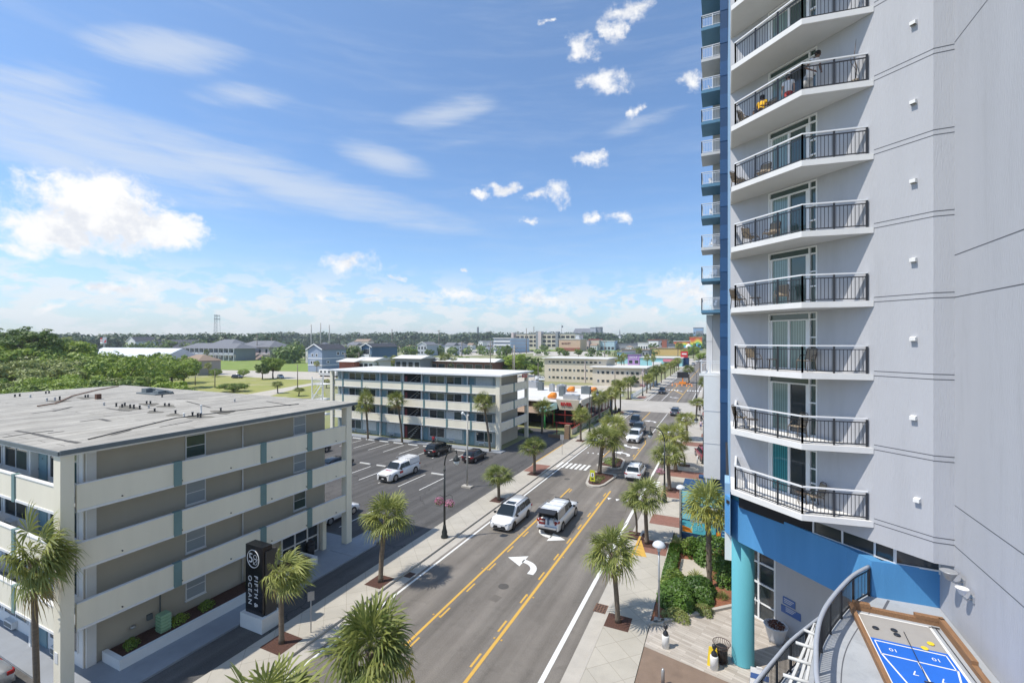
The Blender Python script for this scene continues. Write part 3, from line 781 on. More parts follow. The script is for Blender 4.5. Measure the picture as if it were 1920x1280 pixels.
b.prism([WB[2], (6.83, 20.72), (6.83, 21.1), (ip[-1][0], ip[-1][1])], E - 9.94, zt_)
part('blue_band', b, m_blue, tower)
# light blue return towards the street
b = MB(); b.box(.03, .30, 26.31, 26.6, E - 9.94, E - 7.4); b.box(.03, .27, 26.61, 29, E - 9.94, E - 7.7); part('light_blue_return', b, m_bluel, tower)
b = MB(); b.box(.03, .60, 26.3, 27.0, E - 11.4, E - 9.945); part('white_corner_block', b, m_white, tower)
# soffit under the podium, ceiling height
b = MB(); b.prism([(.35, 26.65), ip[1], ip[2], (5.3, 21.15), (12, 21.15), (12, 44), (0.35, 44)], E - 9.90, E - 9.80); part('podium_soffit', b, m_white, tower)
b = MB(); b.prism([(.1, 26), (WB[0][0] + .3, WB[0][1] + .4), (WB[1][0] + .5, WB[1][1] + .5), (6.8, 21.2), (12, 21.2), (12, 44), (.1, 44)], E - 8.35, E - 8.2); part('podium_roof', b, m_dark, tower)
# turquoise column
cc = pd(1393, 23.15); col_ = MB(); col_.lathe([(.53, 0.12), (.52, .16), (.52, E - 6.84 - .0)], (cc.x, cc.y, 0), 36)
part('column', col_, m_turq, tower)
# lower facade with the glass doors
LA = Vector((1.64, 30.5, 0)); ld = Vector((.764, -.645, 0)).normalized(); ln_ = Vector((-.645, -.764, 0)).normalized()
b = MB()
def lseg(b, t0, t1, z0, z1, o0=-.3, o1=0.0):
    a, c = LA + ld * t0, LA + ld * t1
    b.prism([tuple(a + ln_ * o1)[:2], tuple(c + ln_ * o1)[:2], tuple(c + ln_ * o0)[:2], tuple(a + ln_ * o0)[:2]], z0, z1)
lseg(b, 1.32, 13.5, 0.1, E - 9.94); lseg(b, -1.35, -0.85, 0.1, E - 9.94); lseg(b, -.85, 1.32, 4.9, E - 9.94)
part('lower_wall', b, m_tower, tower)
fr = MB(); g = MB(); sg = MB()
for t in (-.85, .2, 1.22): lseg(fr, t, t + .1, .1, 4.9, -.12, .02)
for z in (.1, 2.2, 3.4, 4.8): lseg(fr, -.75, .2, z, z + .09, -.11, .015); lseg(fr, .3, 1.22, z, z + .09, -.11, .015)
lseg(fr, -.75, .2, 1.1, 1.16, -.11, .012); lseg(fr, .3, 1.22, 1.1, 1.16, -.11, .012)
lseg(g, -.75, 1.22, .1, 4.8, -.08, -.06)
for t in (.1, .38): 
    a = LA + ld * t + ln_ * .08; fr.tube([a + Vector((0, 0, .95)), a + Vector((0, 0, 1.35))], .018, 6)
d = part('glass_door', fr, m_frame, tower); part('door_pane', g, m_glass, d)
lseg(sg, 1.75, 2.45, 1.85, 2.25, 0.002, .03); lseg(sg, 1.65, 2.75, 1.35, 1.75, 0.002, .03)
ws = part('wall_sign', sg, mat('sign_blue', (0.06, 0.13, 0.34), 0.5), tower)
for (txt, t, z) in (('LOBBY', 2.1, 2.05), ('HOTEL ENTRANCE', 2.2, 1.6)):
    bb = MB()
    for q in range(3): lseg(bb, t - .28, t + .28 - .08 * q, z + .08 - .09 * q, z + .11 - .09 * q, .031, .034)
    part('sign_line', bb, m_white, ws)
# ---- terrace deck ----
dz_ = -9.3
def rp(u, v, z=-8.23): d = F * (-z) / (v - 640); p = pd(u, d); return Vector((p.x, p.y, 0))
uv = [(1629, 1057), (1600.7, 1077), (1575, 1102), (1555.8, 1125.7), (1544, 1145), (1536, 1166.7), (1531, 1196), (1530, 1225), (1533, 1280)]
RP = [rp(*q) for q in uv]
RP[0] = Vector((4.80, 20.62, 0))
RP.append(RP[-1] + (RP[-1] - RP[-2]).normalized() * 1.5 + Vector((.25, 0, 0))); RP.append(RP[-1] + Vector((.5, -1.6, 0))); RP.append(RP[-1] + Vector((.8, -1.6, 0)))
def smooth_path(P, n=3):
    out = []
    for i in range(len(P) - 1):
        p0 = P[max(i - 1, 0)]; p1 = P[i]; p2 = P[i + 1]; p3 = P[min(i + 2, len(P) - 1)]
        for k in range(n):
            t = k / n; out.append(.5 * ((2 * p1) + (p2 - p0) * t + (2 * p0 - 5 * p1 + 4 * p2 - p3) * t * t + (3 * p1 - p0 - 3 * p2 + p3) * t ** 3))
    out.append(P[-1]); return out
RS = smooth_path(RP, 4)
ez = [tuple(p - Vector((.18, .05, 0)))[:2] for p in RS]
m_deck = mat('terrace_concrete', (0.36, 0.38, 0.40), 0.8, 0.10, 0.8, bump=0.15, stain=(2.2, 0.5, (0.24, 0.26, 0.29)))
b = MB(); b.prism([(4.62, 20.70)] + ez + [(6.82, ez[-1][1]), (6.82, 20.70)], E + dz_ - .35, E + dz_); part('terrace_deck', b, m_deck, tower)
b = MB(); ins1 = [p + Vector((.55, .02, 0)) for p in RS]; ins2 = [p + Vector((.58, .02, 0)) for p in RS]
for i in range(5, len(RS) - 1): b.quad((ins1[i].x, ins1[i].y, E + dz_ + .004), (ins1[i + 1].x, ins1[i + 1].y, E + dz_ + .004), (ins2[i + 1].x, ins2[i + 1].y, E + dz_ + .004), (ins2[i].x, ins2[i].y, E + dz_ + .004))
b.quad((4.95, 19.7, E + dz_ + .004), (5.05, 19.75, E + dz_ + .004), (5.4, 20.55, E + dz_ + .004), (5.32, 20.55, E + dz_ + .004))
part('deck_joint', b, m_groove, tower)
def curve_rail(path, z0, h, par, lead, post_every, toprad, topmat, bal=.11):
    b = MB(); acc = 0; pacc = 0
    for i in range(len(path) - 1):
        p, q = path[i], path[i + 1]; L = (q - p).length; up = Vector((0, 0, 1))
        b.bar(p + up * (z0 + .1), q + up * (z0 + .1), .04, .035); b.bar(p + up * (z0 + h - .14), q + up * (z0 + h - .14), .04, .035)
        s = bal - acc if acc else 0
        while s < L:
            c = p + (q - p) * s / L; b.box(c.x - .01, c.x + .01, c.y - .01, c.y + .01, z0 + .1, z0 + h - .14); s += bal
        acc = (acc + L) % bal
        s = post_every - pacc if i else 0
        while s < L:
            c = p + (q - p) * s / L; b.box(c.x - .035, c.x + .035, c.y - .035, c.y + .035, z0 - .05, z0 + h - .04); s += post_every
        pacc = (pacc + L) % post_every
    o = part('terrace_railing', b, m_railb, par)
    t = MB(); t.tube([p + Vector((0, 0, z0 + h)) for p in path], toprad, 10); part('handrail', t, topmat, o)
curve_rail(RS, E + dz_, 1.07, tower, 1, 1.22, .06, m_railg)
b = MB(); uv2 = [(1540, 1155), (1524.5, 1166.7), (1483.5, 1200), (1458, 1229), (1436.6, 1254.6), (1417, 1280), (1398, 1312), (1384, 1350), (1376, 1400)]
R2 = [rp(u, v, -10.2) for u, v in uv2]; RS2 = smooth_path(R2, 4)
curve_rail(RS2, E - 11.25, 1.05, tower, 1, 1.22, .055, m_railg)
# lower ramp slab the second railing stands on
b = MB(); lp = [tuple(p - Vector((.1, .1, 0)))[:2] for p in RS2]; b.prism(lp + [(5.2, lp[-1][1]), (5.2, 17.6)], E - 11.45, E - 11.25); part('lower_landing', b, m_deck, tower)
# white slatted canopy between the two railings
b = MB()
def cz(u, v, z): p = rp(u, v, z); return p + Vector((0, 0, E + z))
beams = [((1528, 1170), (1478, 1290)), ((1530, 1172), (1496, 1290)), ((1531, 1176), (1509, 1290)), ((1532, 1182), (1520, 1290))]
Z = -9.75
for a, c in beams:
    p, q = cz(*a, Z), cz(*c, Z); b.bar(p, q + (q - p) * .35, .07, .10)
for (a, c) in [((1510, 1181), (1531, 1190)), ((1496, 1205), (1530, 1216)), ((1483, 1233), (1528, 1247)), ((1474, 1266), (1523, 1281)), ((1464, 1300), (1520, 1316))]:
    p, q = cz(*a, Z + .09), cz(*c, Z + .09); b.tube([p - (q - p) * .12, q + (q - p) * .04], .05, 8)
part('slatted_canopy', b, mat('off_white_slats', (.56, .56, .54), .7, .08, 2), tower)
# flood lights on the wing wall
for (y, z, s) in ((18.95, -7.40, 1.0), (18.35, -7.62, .72)):
    fl = thing('flood_light', 'larger grey flood light on the wing wall above the terrace' if s == 1 else 'smaller white flood light right of the larger one on the wing wall', 'wall light', (6.83, y, E + z), 0, 'flood lights on the wing wall')
    a = MB(); x = 6.83
    a.lathe([(.05, -.28 * s), (.10 * s, -.25 * s), (.21 * s, -.02 * s), (.24 * s, .0), (.20 * s, .005)], (x - .36 * s, y, E + z + .12), 14); part('shade', a, m_steel if s == 1 else m_white, fl)
    a = MB(); a.tube([(x - .01, y, E + z - .15), (x - .2 * s, y, E + z - .22), (x - .36 * s, y, E + z - .14)], .03, 6); a.box(x - .04, x - .003, y - .09, y + .09, E + z - .26, E + z - .06); part('bracket', a, m_steel, fl)
# ---- shuffleboard court ----
court = thing('shuffleboard_court', 'blue shuffleboard court with white lines inside a brown timber border on the terrace', 'shuffleboard court', (5.2, 17, E + dz_))
zc = E + dz_ + .006
b = MB(); b.sheet(rect(4.15, 6.05, 12.0, 19.15), zc); part('grey_apron', b, mat('court_grey', (0.33, 0.315, 0.295), 0.7, .05, 2), court)
b = MB(); b.sheet(rect(4.15, 6.05, 8.0, 17.75), zc + .004); part('blue_surface', b, mat('court_blue', (0.015, 0.13, 0.55), 0.55, .07, 1.2), court)
b = MB(); q = zc + .008
def cl(x0, y0, x1, y1, w=.045):
    d = Vector((x1 - x0, y1 - y0, 0)); n = Vector((-d.y, d.x, 0)).normalized() * w / 2
    b.sheet([(x0 + n.x, y0 + n.y), (x1 + n.x, y1 + n.y), (x1 - n.x, y1 - n.y), (x0 - n.x, y0 - n.y)], q)
for s in (4.13, 6.07): cl(s, 8, s, 19.2, .07)
cl(4.1, 19.16, 6.1, 19.16, .06)
cl(4.25, 17.62, 5.95, 17.62); cl(4.25, 16.95, 5.98, 16.95); cl(4.25, 17.62, 4.25, 16.95, .03); cl(5.95, 17.62, 5.95, 16.95, .03)
cl(4.25, 16.95, 5.1, 13.2); cl(5.98, 16.95, 5.1, 13.2) ; cl(5.1, 16.95, 5.1, 14.2); cl(4.55, 15.75, 5.9, 15.75); cl(4.75, 14.7, 5.7, 14.7); cl(4.95, 13.8, 5.3, 13.8)
part('white_line', b, m_white, court)
for (t, x, y, s) in (('10', 4.62, 17.28, .22), ('10', 5.62, 17.28, .22), ('7', 4.85, 16.35, .3), ('7', 5.45, 16.3, .3), ('8', 4.95, 15.2, .3), ('8', 5.35, 15.2, .3)):
    text_mesh(t, s, frame_mtx(Vector((x, y, q + .002)), (-1, 0, 0), (0, -1, 0)), m_white, court, 'court_number', 0.0)
b = MB()
def timber(x0, x1, y0, y1, h0=.17): b.box(x0, x1, y0, y1, E + dz_ - .0, E + dz_ + h0)
timber(3.95, 4.07, 8, 19.5); timber(4.07, 6.5, 19.34, 19.5, .15); timber(6.36, 6.5, 8, 19.34, .15)
b.prism([(4.071, 19.33), (4.55, 19.33), (4.55, 19.51), (4.071, 19.51)], E + dz_ + .15, E + dz_ + .26); b.box(5.75, 6.505, 19.33, 19.51, E + dz_ + .15, E + dz_ + .26)
for y0 in (17.2, 13.8): b.box(6.35, 6.51, y0, y0 + 2.2, E + dz_ + .15, E + dz_ + .26)
part('timber_border', b, m_wood, court)
for i, (x, y, m_, nm) in enumerate([(4.45, 18.35, m_railb, 'a'), (4.95, 18.45, m_railb, 'b'), (4.96, 18.2, m_railb, 'c'), (5.75, 18.1, m_yellow, 'd'), (5.5, 17.75, m_yellow, 'e')]):
    b = MB(); b.lathe([(.085, 0), (.09, .01), (.09, .025), (.08, .032)], (x, y, q + .002), 20)
    lab = ['black disc nearest the left timber border of the court', 'upper black disc of the close pair on the grey apron', 'lower black disc of the close pair on the grey apron', 'yellow disc on the grey apron', 'yellow disc touching the top edge of the blue surface'][i]
    solo('shuffleboard_disc', b, m_, lab, 'disc', 'discs on the shuffleboard court', (x, y, q))
b = MB(); b.tube([(5.2, 18.45, q + .03), (5.05, 16.1, q + .03)], .013, 6); b.tube([(4.95, 16.0, q + .03), (5.16, 16.02, q + .03)], .018, 6)
solo('shuffleboard_cue', b, m_railb, 'dark cue lying across the blue court squares', 'cue', 'cues on the terrace', (5.1, 17.2, q))
b = MB(); b.tube([(6.2, 19.1, q + .02), (6.22, 16.3, q + .02)], .013, 6); b.tube([(6.1, 19.15, q + .03), (6.3, 19.13, q + .03)], .018, 6)
solo('shuffleboard_cue', b, m_railb, 'dark cue lying on the grey strip by the right timber border', 'cue', 'cues on the terrace', (6.2, 17.6, q))

# ---------------- the second tower further along the street ----------------
blue_tower = thing('blue_trim_tower', 'beige and blue tower beyond the grey one with a column of small white-railed balconies', 'building', (-.4, 42, 0))
b = MB()
b.box(-.93, -.30, 44.6, 46.6, 4.2, E + 43); part('beige_wall', b, m_soffit, blue_tower)
b = MB(); b.box(-.30, .27, 41.0, 46.0, 4.2, E + 43); part('blue_wall', b, m_navy, blue_tower)
for k in range(-2, 16): b = MB(); b.box(-.312, .272, 40.975, 40.996, E + 2.67 * k + .35, E + 2.67 * k + 1.5); part('blue_wall_panel', b, mat('mid_blue_panel', (0.022, 0.08, 0.19), 0.75, .06, .8), blue_tower)
for k in range(-1, 16):
    z = E + 2.67 * k
    if k == 0: continue
    if k == -1: zz0 = z
    s = MB(); s.box(-1.78, .0, 42.0, 44.59, z - .24, z) if k >= 1 else s.box(-1.9, -.1, 41.4, 44.59, z - .2, z)
    sl = part('balcony', s, (m_blueslab if k % 3 else m_soffit) if k >= 1 else m_white, blue_tower)
    x0, x1, y0 = (-1.74, -.05, 42.05) if k >= 1 else (-1.84, -.3, 41.5)
    rb, tr = rail_mesh([(x0, 44.4, 0), (x0, y0, 0), (x1, y0, 0)], z, 1.05, [1, 2], .12)
    part('railing', rb, m_railw, sl); part('handrail', tr, m_railw, sl)
b = MB(); b.box(-1.45, -.95, 44.6, 45.6, 0, E + 2.4); b.box(-1.55, -.28, 41.3, 44.6, 5.0, E - 2.9 + .0); part('white_stair_block', b, m_slab, blue_tower)
b = MB(); b.box(-1.56, -.275, 41.28, 41.297, 7.9, 7.93); b.box(-1.56, -.275, 41.28, 41.297, 10.6, 10.63); b.box(-1.453, -.947, 44.58, 44.597, E, E + .03); part('panel_joint', b, m_tower, blue_tower)
b = MB(); b.box(-1.45, -.9, 42.5, 44.5, 0.1, 5.0); part('white_pier', b, m_white, blue_tower)
b = MB(); b.box(-.28, .27, 41.0, 44, 0.1, 4.2); part('blue_base', b, mat('base_blue', (.03, .12, .36), .7, .08, .6), blue_tower)
b = MB(); b.box(0.3, 13, 44, 70, 0.1, E + 41); part('rear_block', b, m_tower, blue_tower)
# ---------------- the two four-storey motels ----------------
def rough_roof(nt, bs, outc, vec):
    N = nt.nodes; L = nt.links
    # membrane laps run parallel to the street, with dark patched seams
    sp = N.new('ShaderNodeMapping'); sp.inputs['Scale'].default_value = (1.0, 0.16, 1); L.new(vec, sp.inputs[0])
    n = N.new('ShaderNodeTexNoise'); n.inputs['Scale'].default_value = 1.1; n.inputs['Detail'].default_value = 8; n.inputs['Roughness'].default_value = .72; L.new(sp.outputs[0], n.inputs['Vector'])
    r = N.new('ShaderNodeMapRange'); r.inputs[1].default_value = .50; r.inputs[2].default_value = .66; r.inputs[4].default_value = .75; L.new(n.outputs[0], r.inputs[0])
    mx = N.new('ShaderNodeMix'); mx.data_type = 'RGBA'; L.new(r.outputs[0], mx.inputs[0]); L.new(outc, mx.inputs[6]); mx.inputs[7].default_value = (.23, .215, .19, 1)
    br = N.new('ShaderNodeTexBrick'); br.inputs['Scale'].default_value = 1.0; br.inputs['Brick Width'].default_value = 11; br.inputs['Row Height'].default_value = 0.95; br.inputs['Mortar Size'].default_value = .022
    br.inputs['Color1'].default_value = (1, 1, 1, 1); br.inputs['Color2'].default_value = (.82, .82, .82, 1); br.inputs['Mortar'].default_value = (.25, .24, .22, 1)
    rt = N.new('ShaderNodeMapping'); rt.inputs['Rotation'].default_value = (0, 0, radians(90)); 
    nz = N.new('ShaderNodeTexNoise'); nz.inputs['Scale'].default_value = .5; nz.inputs['Detail'].default_value = 4; L.new(vec, nz.inputs['Vector'])
    va = N.new('ShaderNodeVectorMath'); va.operation = 'MULTIPLY_ADD'; L.new(nz.outputs['Color'], va.inputs[0]); va.inputs[1].default_value = (.5, .5, 0); L.new(vec, va.inputs[2])
    L.new(va.outputs[0], rt.inputs[0]); L.new(rt.outputs[0], br.inputs['Vector'])
    m2 = N.new('ShaderNodeMix'); m2.data_type = 'RGBA'; m2.blend_type = 'MULTIPLY'; m2.inputs[0].default_value = 1; L.new(mx.outputs[2], m2.inputs[6]); L.new(br.outputs[0], m2.inputs[7])
    L.new(m2.outputs[2], bs.inputs['Base Color'])
m_oldroof = mat('weathered_membrane', (0.42, 0.395, 0.34), 0.9, 0.12, 0.6, bump=.2, stain=(.5, .7, (.29, .265, .215)), extra=rough_roof)

def motel(name, label, X0, X1, Y0, Y1, roofm, over, detail_end, bays, stair_bay=None, fins_end=(), gal=1.45):
    """galleries on the south front (-Y) and round the street end (+X)"""
    t = thing(name, label, 'building', ((X0 + X1) / 2, (Y0 + Y1) / 2, 0))
    FL = [2.95, 5.78, 8.55]; RZ = 11.18
    cx1 = X1 - gal; cy0 = Y0 + gal; cy1 = Y1 - gal
    b = MB(); b.box(X0 + .3, cx1, cy0, cy1, 0.0, RZ - .02); part('end_wall', b, m_taupe, t)
    b = MB(); b.box(X0 + .3, cx1 - .02, cy0 - .06, cy0 - .002, 0.1, RZ - .02); part('front_wall', b, m_white if detail_end else mat('grey_teal_wall', (.34, .40, .41), .85, .05, .8), t)
    # roof slab + fascia
    b = MB(); b.box(X0 - .1, X1 + over, Y0 - over, Y1 + .5, RZ, RZ + .20); part('roof', b, roofm, t)
    b = MB(); e = .025
    b.box(X1 + over + .003, X1 + over + .09, Y0 - over, Y1 + .5, RZ + .02, RZ + .235); b.box(X0, X1 + over, Y0 - over - .06, Y0 - over - .003, RZ + .0, RZ + .19)
    part('roof_edge', b, m_fascia if roofm is m_oldroof else m_frame, t)
    b = MB(); b.box(X0, X1 + over - .02, Y0 - over + .02, cy0 - .065, RZ - .08, RZ - .003); b.box(cx1 + .003, X1 + over - .02, cy0 - .06, Y1, RZ - .08, RZ - .003); part('roof_soffit', b, m_white, t)
    # corner columns
    for (cx, cy, wx, wy) in [(X1, Y0, .65, .5 if detail_end else .6), (X1 - .02, Y1 - .55, .55, .55), (X0 + .4, Y0 + .05, .6, .5)]:
        b = MB(); b.box(cx - wx, cx, cy, cy + wy, 0.0, RZ - .085); part('corner_column', b, m_cream, t)
    # galleries: floor slab, parapet with teal fins, drains
    for fi, fz in enumerate(FL):
        b = MB(); b.box(X0 + .3, X1 - .16, Y0 + .16, cy0 - .065, fz - .18, fz); b.box(cx1 + .004, X1 - .16, cy0 - .06, Y1 - .1, fz - .18, fz); part('gallery_floor', b, m_walkblue, t)
        z0, z1 = fz - .20, fz + 1.08
        b = MB(); b.box(X0 + 1.0, X1 - .62, Y0 + .08, Y0 + .22, z0, z1); part('front_parapet', b, m_cream, t)
        b = MB(); b.box(X0 + 1.0, X1 - .62, Y0 + .05, Y0 + .25, z1 + .002, z1 + .05); b.box(X0 + 1.0, X1 - .62, Y0 + .05, Y0 + .078, z0, z0 + .12); part('parapet_cap', b, m_white, t)
        b = MB(); b.box(X1 - .24, X1 - .10, Y0 + .62, Y1 - .57, z0, z1); part('end_parapet', b, m_cream, t)
        b = MB(); b.box(X1 - .098, X1 - .07, Y0 + .62, Y1 - .57, z0, z0 + .11); b.box(X1 - .27, X1 - .07, Y0 + .62, Y1 - .57, z1 + .002, z1 + .045); part('parapet_cap', b, m_white, t)
        n = int((X1 - X0 - 2) / bays)
        for k in range(1, n + 1):
            x = X1 - .6 - k * bays
            if x < X0 + 1.5: continue
            b = MB(); b.box(x - .16, x + .16, Y0 + .02, Y0 + .28, z0 - .02, z1 + .08); part('parapet_fin', b, m_teal, t)
        for y in fins_end:
            b = MB(); b.box(X1 - .27, X1 - .04, y - .20, y + .20, z0 + .02, z1 + .09); part('parapet_fin', b, m_teal, t)
        for k in range(6):
            y = Y0 + 2.4 + k * (Y1 - Y0 - 4) / 5; b = MB(); b.tube([(X1 - .2, y, z0 + .26), (X1 - .03, y, z0 + .26)], .032, 6); part('drain_spout', b, m_railb, t)
        if detail_end:
            b = MB()
            for y in (15.0 + fi * .1, 23.6): b.lathe([(.07, 0), (.10, .03), (.06, .1)], (cx1 + .12, y, RZ - .3 if fi == 2 else FL[fi + 1] - .36), 10)
            part('gallery_lamp', b, m_railb, t)
    # south front: doors, windows and unit heaters behind the galleries
    zl = [0.1] + FL
    yf = cy0 - .062
    for fi, fz in enumerate(zl):
        x = X1 - gal - .25; k = 0
        top = (FL[fi] - .24) if fi < 3 else RZ - .12
        while x - bays > X0 - 1:
            xs = x; 
            if stair_bay == k:
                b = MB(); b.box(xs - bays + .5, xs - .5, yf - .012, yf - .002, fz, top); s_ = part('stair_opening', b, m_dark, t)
                b = MB(); b.box(xs - bays + .1, xs - bays + .42, yf - .05, yf - .004, fz, top); part('pier', b, m_white, t)
                b = MB(); b.box(xs - bays + .62, xs - bays + 1.15, yf - .05, yf - .02, fz, fz + 2.0); part('red_door', b, mat('dark_red_door', (.16, .015, .02), .5), t)
                b = MB(); 
                for q in range(7): b.box(xs - bays + 1.7 + q * .3, xs - bays + 2.0 + q * .3, yf - .35, yf - .02, fz + q * .32, fz + q * .32 + .08)
                b.bar((xs - bays + 1.6, yf - .38, fz + .9), (xs - bays + 3.8, yf - .38, min(top, fz + 2.4)), .05)
                part('stair', b, m_conc, t)
            else:
                flip = k % 2
                d0 = xs - .95 if flip else xs - bays + .05
                w0 = (xs - bays + .25) if flip else xs - bays + 1.35
                ww = bays - 1.6
                b = MB(); b.box(d0, d0 + .9, yf - .05, yf - .003, fz + .01, fz + 2.08); d = part('door', b, m_tealdoor, t)
                b = MB(); b.tube([(d0 + .1, yf - .07, fz + 1.0), (d0 + .1, yf - .10, fz + 1.0)], .03, 6); b.box(d0 + .42, d0 + .5, yf - .056, yf - .0505, fz + 1.55, fz + 1.62); part('door_handle', b, m_railb, d)
                zs = fz + (.72 if fi == 0 or detail_end else .45); zt2 = fz + 2.16
                b = MB()
                for (a0, a1, c0, c1) in [(w0, w0 + ww, zs - .06, zs), (w0, w0 + ww, zt2, zt2 + .06), (w0 - .06, w0, zs - .06, zt2 + .06), (w0 + ww, w0 + ww + .06, zs - .06, zt2 + .06), (w0 + ww / 2 - .03, w0 + ww / 2 + .03, zs, zt2)]:
                    b.box(a0, a1, yf - .05, yf - .004, c0, c1)
                w = part('window', b, m_frame, t)
                bright = R.random() < .22
                b = MB(); b.box(w0, w0 + ww / 2 - .03, yf - .022, yf - .006, zs, zt2); part('pane', b, m_curtain if bright else m_glass, w)
                b = MB(); b.box(w0 + ww / 2 + .03, w0 + ww, yf - .022, yf - .006, zs, zt2); part('pane', b, m_curtain if bright and R.random() < .7 else (m_glassg if R.random() < .5 else m_glass), w)
                b = MB(); b.box(w0 + .5, w0 + 1.5, yf - .24, yf - .003, fz + .12, fz + .50); ac = part('wall_air_conditioner', b, m_white, t)
                if fi == 0 or detail_end:
                    b = MB(); b.box(w0 + .56, w0 + 1.44, yf - .25, yf - .242, fz + .17, fz + .40); part('grille', b, m_fascia, ac)
                if k % 2 == 0:
                    b = MB(); b.box(xs - bays - .22, xs - bays + .0, yf - .35, yf - .004, fz, top); part('pier', b, m_white, t)
            x -= bays; k += 1
    return t, cx1, cy0, cy1, FL, RZ

m1, c1x, c1y0, c1y1, FL, RZ = motel('gallery_motel', 'cream and taupe four-storey motel with weathered flat roof, nearest on the left', -62.5, -27.5, 10.12, 28.1, m_oldroof, .05, True, 4.4, None, (15.1, 20.3, 24.0))
# end wall extras of the near motel
b = MB()
def endwin(parent, y0, y1, z0, z1, x, pane, nm='window'):
    f = MB(); 
    for (a, c, d, e) in [(y0, y1, z0 - .07, z0), (y0, y1, z1, z1 + .05), (y0 - .05, y0, z0 - .07, z1 + .05), (y1, y1 + .05, z0 - .07, z1 + .05)]: f.box(x + .003, x + .06, a, c, d, e)
    f.box(x + .003, x + .10, y0 - .08, y1 + .08, z0 - .13, z0 - .072)
    w = part(nm, f, m_frame, parent); g = MB(); g.box(x + .004, x + .03, y0, y1, z0, z1); part('pane', g, pane, w)
    f = MB(); f.box(x + .0305, x + .045, y0, y1, (z0 + z1) / 2 - .02, (z0 + z1) / 2 + .02); part('sash_bar', f, m_frame, w)
for fi, fz in enumerate([0.1] + FL):
    endwin(m1, 16.3, 17.35, fz + (.95 if fi else 1.0), fz + 2.2, c1x, m_glassg if fi == 3 else m_blind)
    endwin(m1, 23.75, 24.75, fz + .95, fz + 2.2, c1x, m_blind if fi != 1 else m_glassg) if fi else None
for y in (12.3,):
    b = MB(); b.box(c1x + .004, c1x + .12, 11.6, 12.0, .1, RZ - .1); part('white_pilaster', b, m_white, m1)
b = MB(); b.tube([(c1x + .08, 19.75, .3), (c1x + .08, 19.75, RZ - .1)], .05, 8); part('downpipe', b, m_white, m1)
b = MB(); b.tube([(c1x + .06, 14.9, .3), (c1x + .06, 14.9, 2.9)], .035, 8); b.box(c1x + .004, c1x + .14, 14.25, 14.5, 1.0, 1.3); part('conduit', b, m_fascia, m1)
b = MB(); b.lathe([(.05, 0), (.13, .03), (.13, .12), (.05, .15)], (c1x + .16, 13.55, 1.0), 12); part('meter', b, m_steel, m1)
# glazed lobby at the far end of the ground floor
fr = MB(); g = MB()
for y in (22.6, 23.7, 24.8, 25.8): fr.box(c1x + .07, c1x + .16, y, y + .1, .1, 2.55)
for z in (.1, 1.3, 2.45): fr.box(c1x + .071, c1x + .15, 22.7, 25.8, z, z + .09)
g.box(c1x + .065, c1x + .09, 22.65, 25.85, .1, 2.5)
d = part('lobby_glazing', fr, m_frame, m1); part('pane', g, m_glass, d)
b = MB(); b.box(c1x + .2, c1x + .55, 25.95, 26.3, .1, 2.7); part('lobby_column', b, m_cream, m1)
# raised planter
b = MB(); px0, px1 = c1x + .16, -27.12
for q in [(px1 - .22, px1, 12.2, 24.3), (px0, px1 - .223, 12.2, 12.42), (px0, px1 - .223, 24.08, 24.3)]: b.box(*q, .1, .62)
pl = thing('raised_planter', 'long low white raised planter bed along the end wall of the near motel', 'planter', (-28, 18, .1)); part('planter_wall', b, m_white, pl)
b = MB(); b.box(px0 + .01, px1 - .225, 12.43, 24.07, .1, .52); part('soil', b, m_mulch, pl)
# notice on the near column
b = MB(); b.box(-28.02, -27.72, 10.10, 10.117, 1.6, 2.1); part('notice', b, m_frame, m1)
# roof furniture of the near motel
rz = RZ + .2
def roofpipe(u, v, h=.35, r=.09, m=m_railb):
    p = gp(u, v, rz); b = MB(); b.lathe([(r * 1.6, 0), (r, .05), (r, h), (r * 1.25, h + .02), (r * 1.25, h + .09)], p, 10)
    return part('roof_vent_pipe', b, m, m1)
for (u, v, h, m) in [(28, 744, .3, m_railb), (37, 743, .3, m_railb), (57, 745, .3, m_steel), (88, 752, .35, m_steel), (103, 751, .4, m_steel), (112, 750, .5, m_railb), (86, 738, .3, m_railb), (92, 737, .3, m_railb),
                     (160, 745, .3, m_railb), (165, 744.5, .3, m_railb), (195, 760, .3, m_steel), (218, 762, .4, m_railb), (229, 763.5, .35, m_railb), (234, 761, .35, m_railb), (244, 765, .4, m_railb), (251, 766, .45, m_railb), (262, 767, .4, m_railb), (279, 765, .3, m_steel), (275, 757, .3, m_railb), (282, 757, .3, m_railb),
                     (309, 761, .3, m_railb), (317, 761.5, .3, m_railb), (329, 775, .3, m_railb), (345, 782, .4, m_white), (361, 780, .4, m_railb), (371, 782, .4, m_railb), (376, 783, .45, m_railb), (377, 776, 1.1, m_white), (414, 771, .35, m_railb), (290, 771.5, .3, m_railb), (304, 744.5, .35, m_railb), (440, 753, .3, m_steel)]:
    roofpipe(u, v, h * .5, .055, m)
p = gp(184, 748, rz); b = MB(); b.box(p.x - .17, p.x + .17, p.y - .17, p.y + .17, rz, rz + .45); part('roof_flue', b, mat('rust_brown', (.12, .06, .04), .8, .2, 3), m1)
p = gp(293, 738, rz); b = MB(); b.box(p.x - 1.8, p.x + 1.4, p.y - .8, p.y + .8, rz, rz + .12); b.box(p.x - 1.5, p.x - .7, p.y - .5, p.y + .3, rz + .121, rz + .5); b.box(p.x + .2, p.x + 1.1, p.y - .4, p.y + .5, rz + .121, rz + .35); b.bar((p.x - 1.2, p.y, rz + .5), (p.x + 1.9, p.y + .4, rz + .22), .12); part('roof_unit', b, m_fascia, m1)
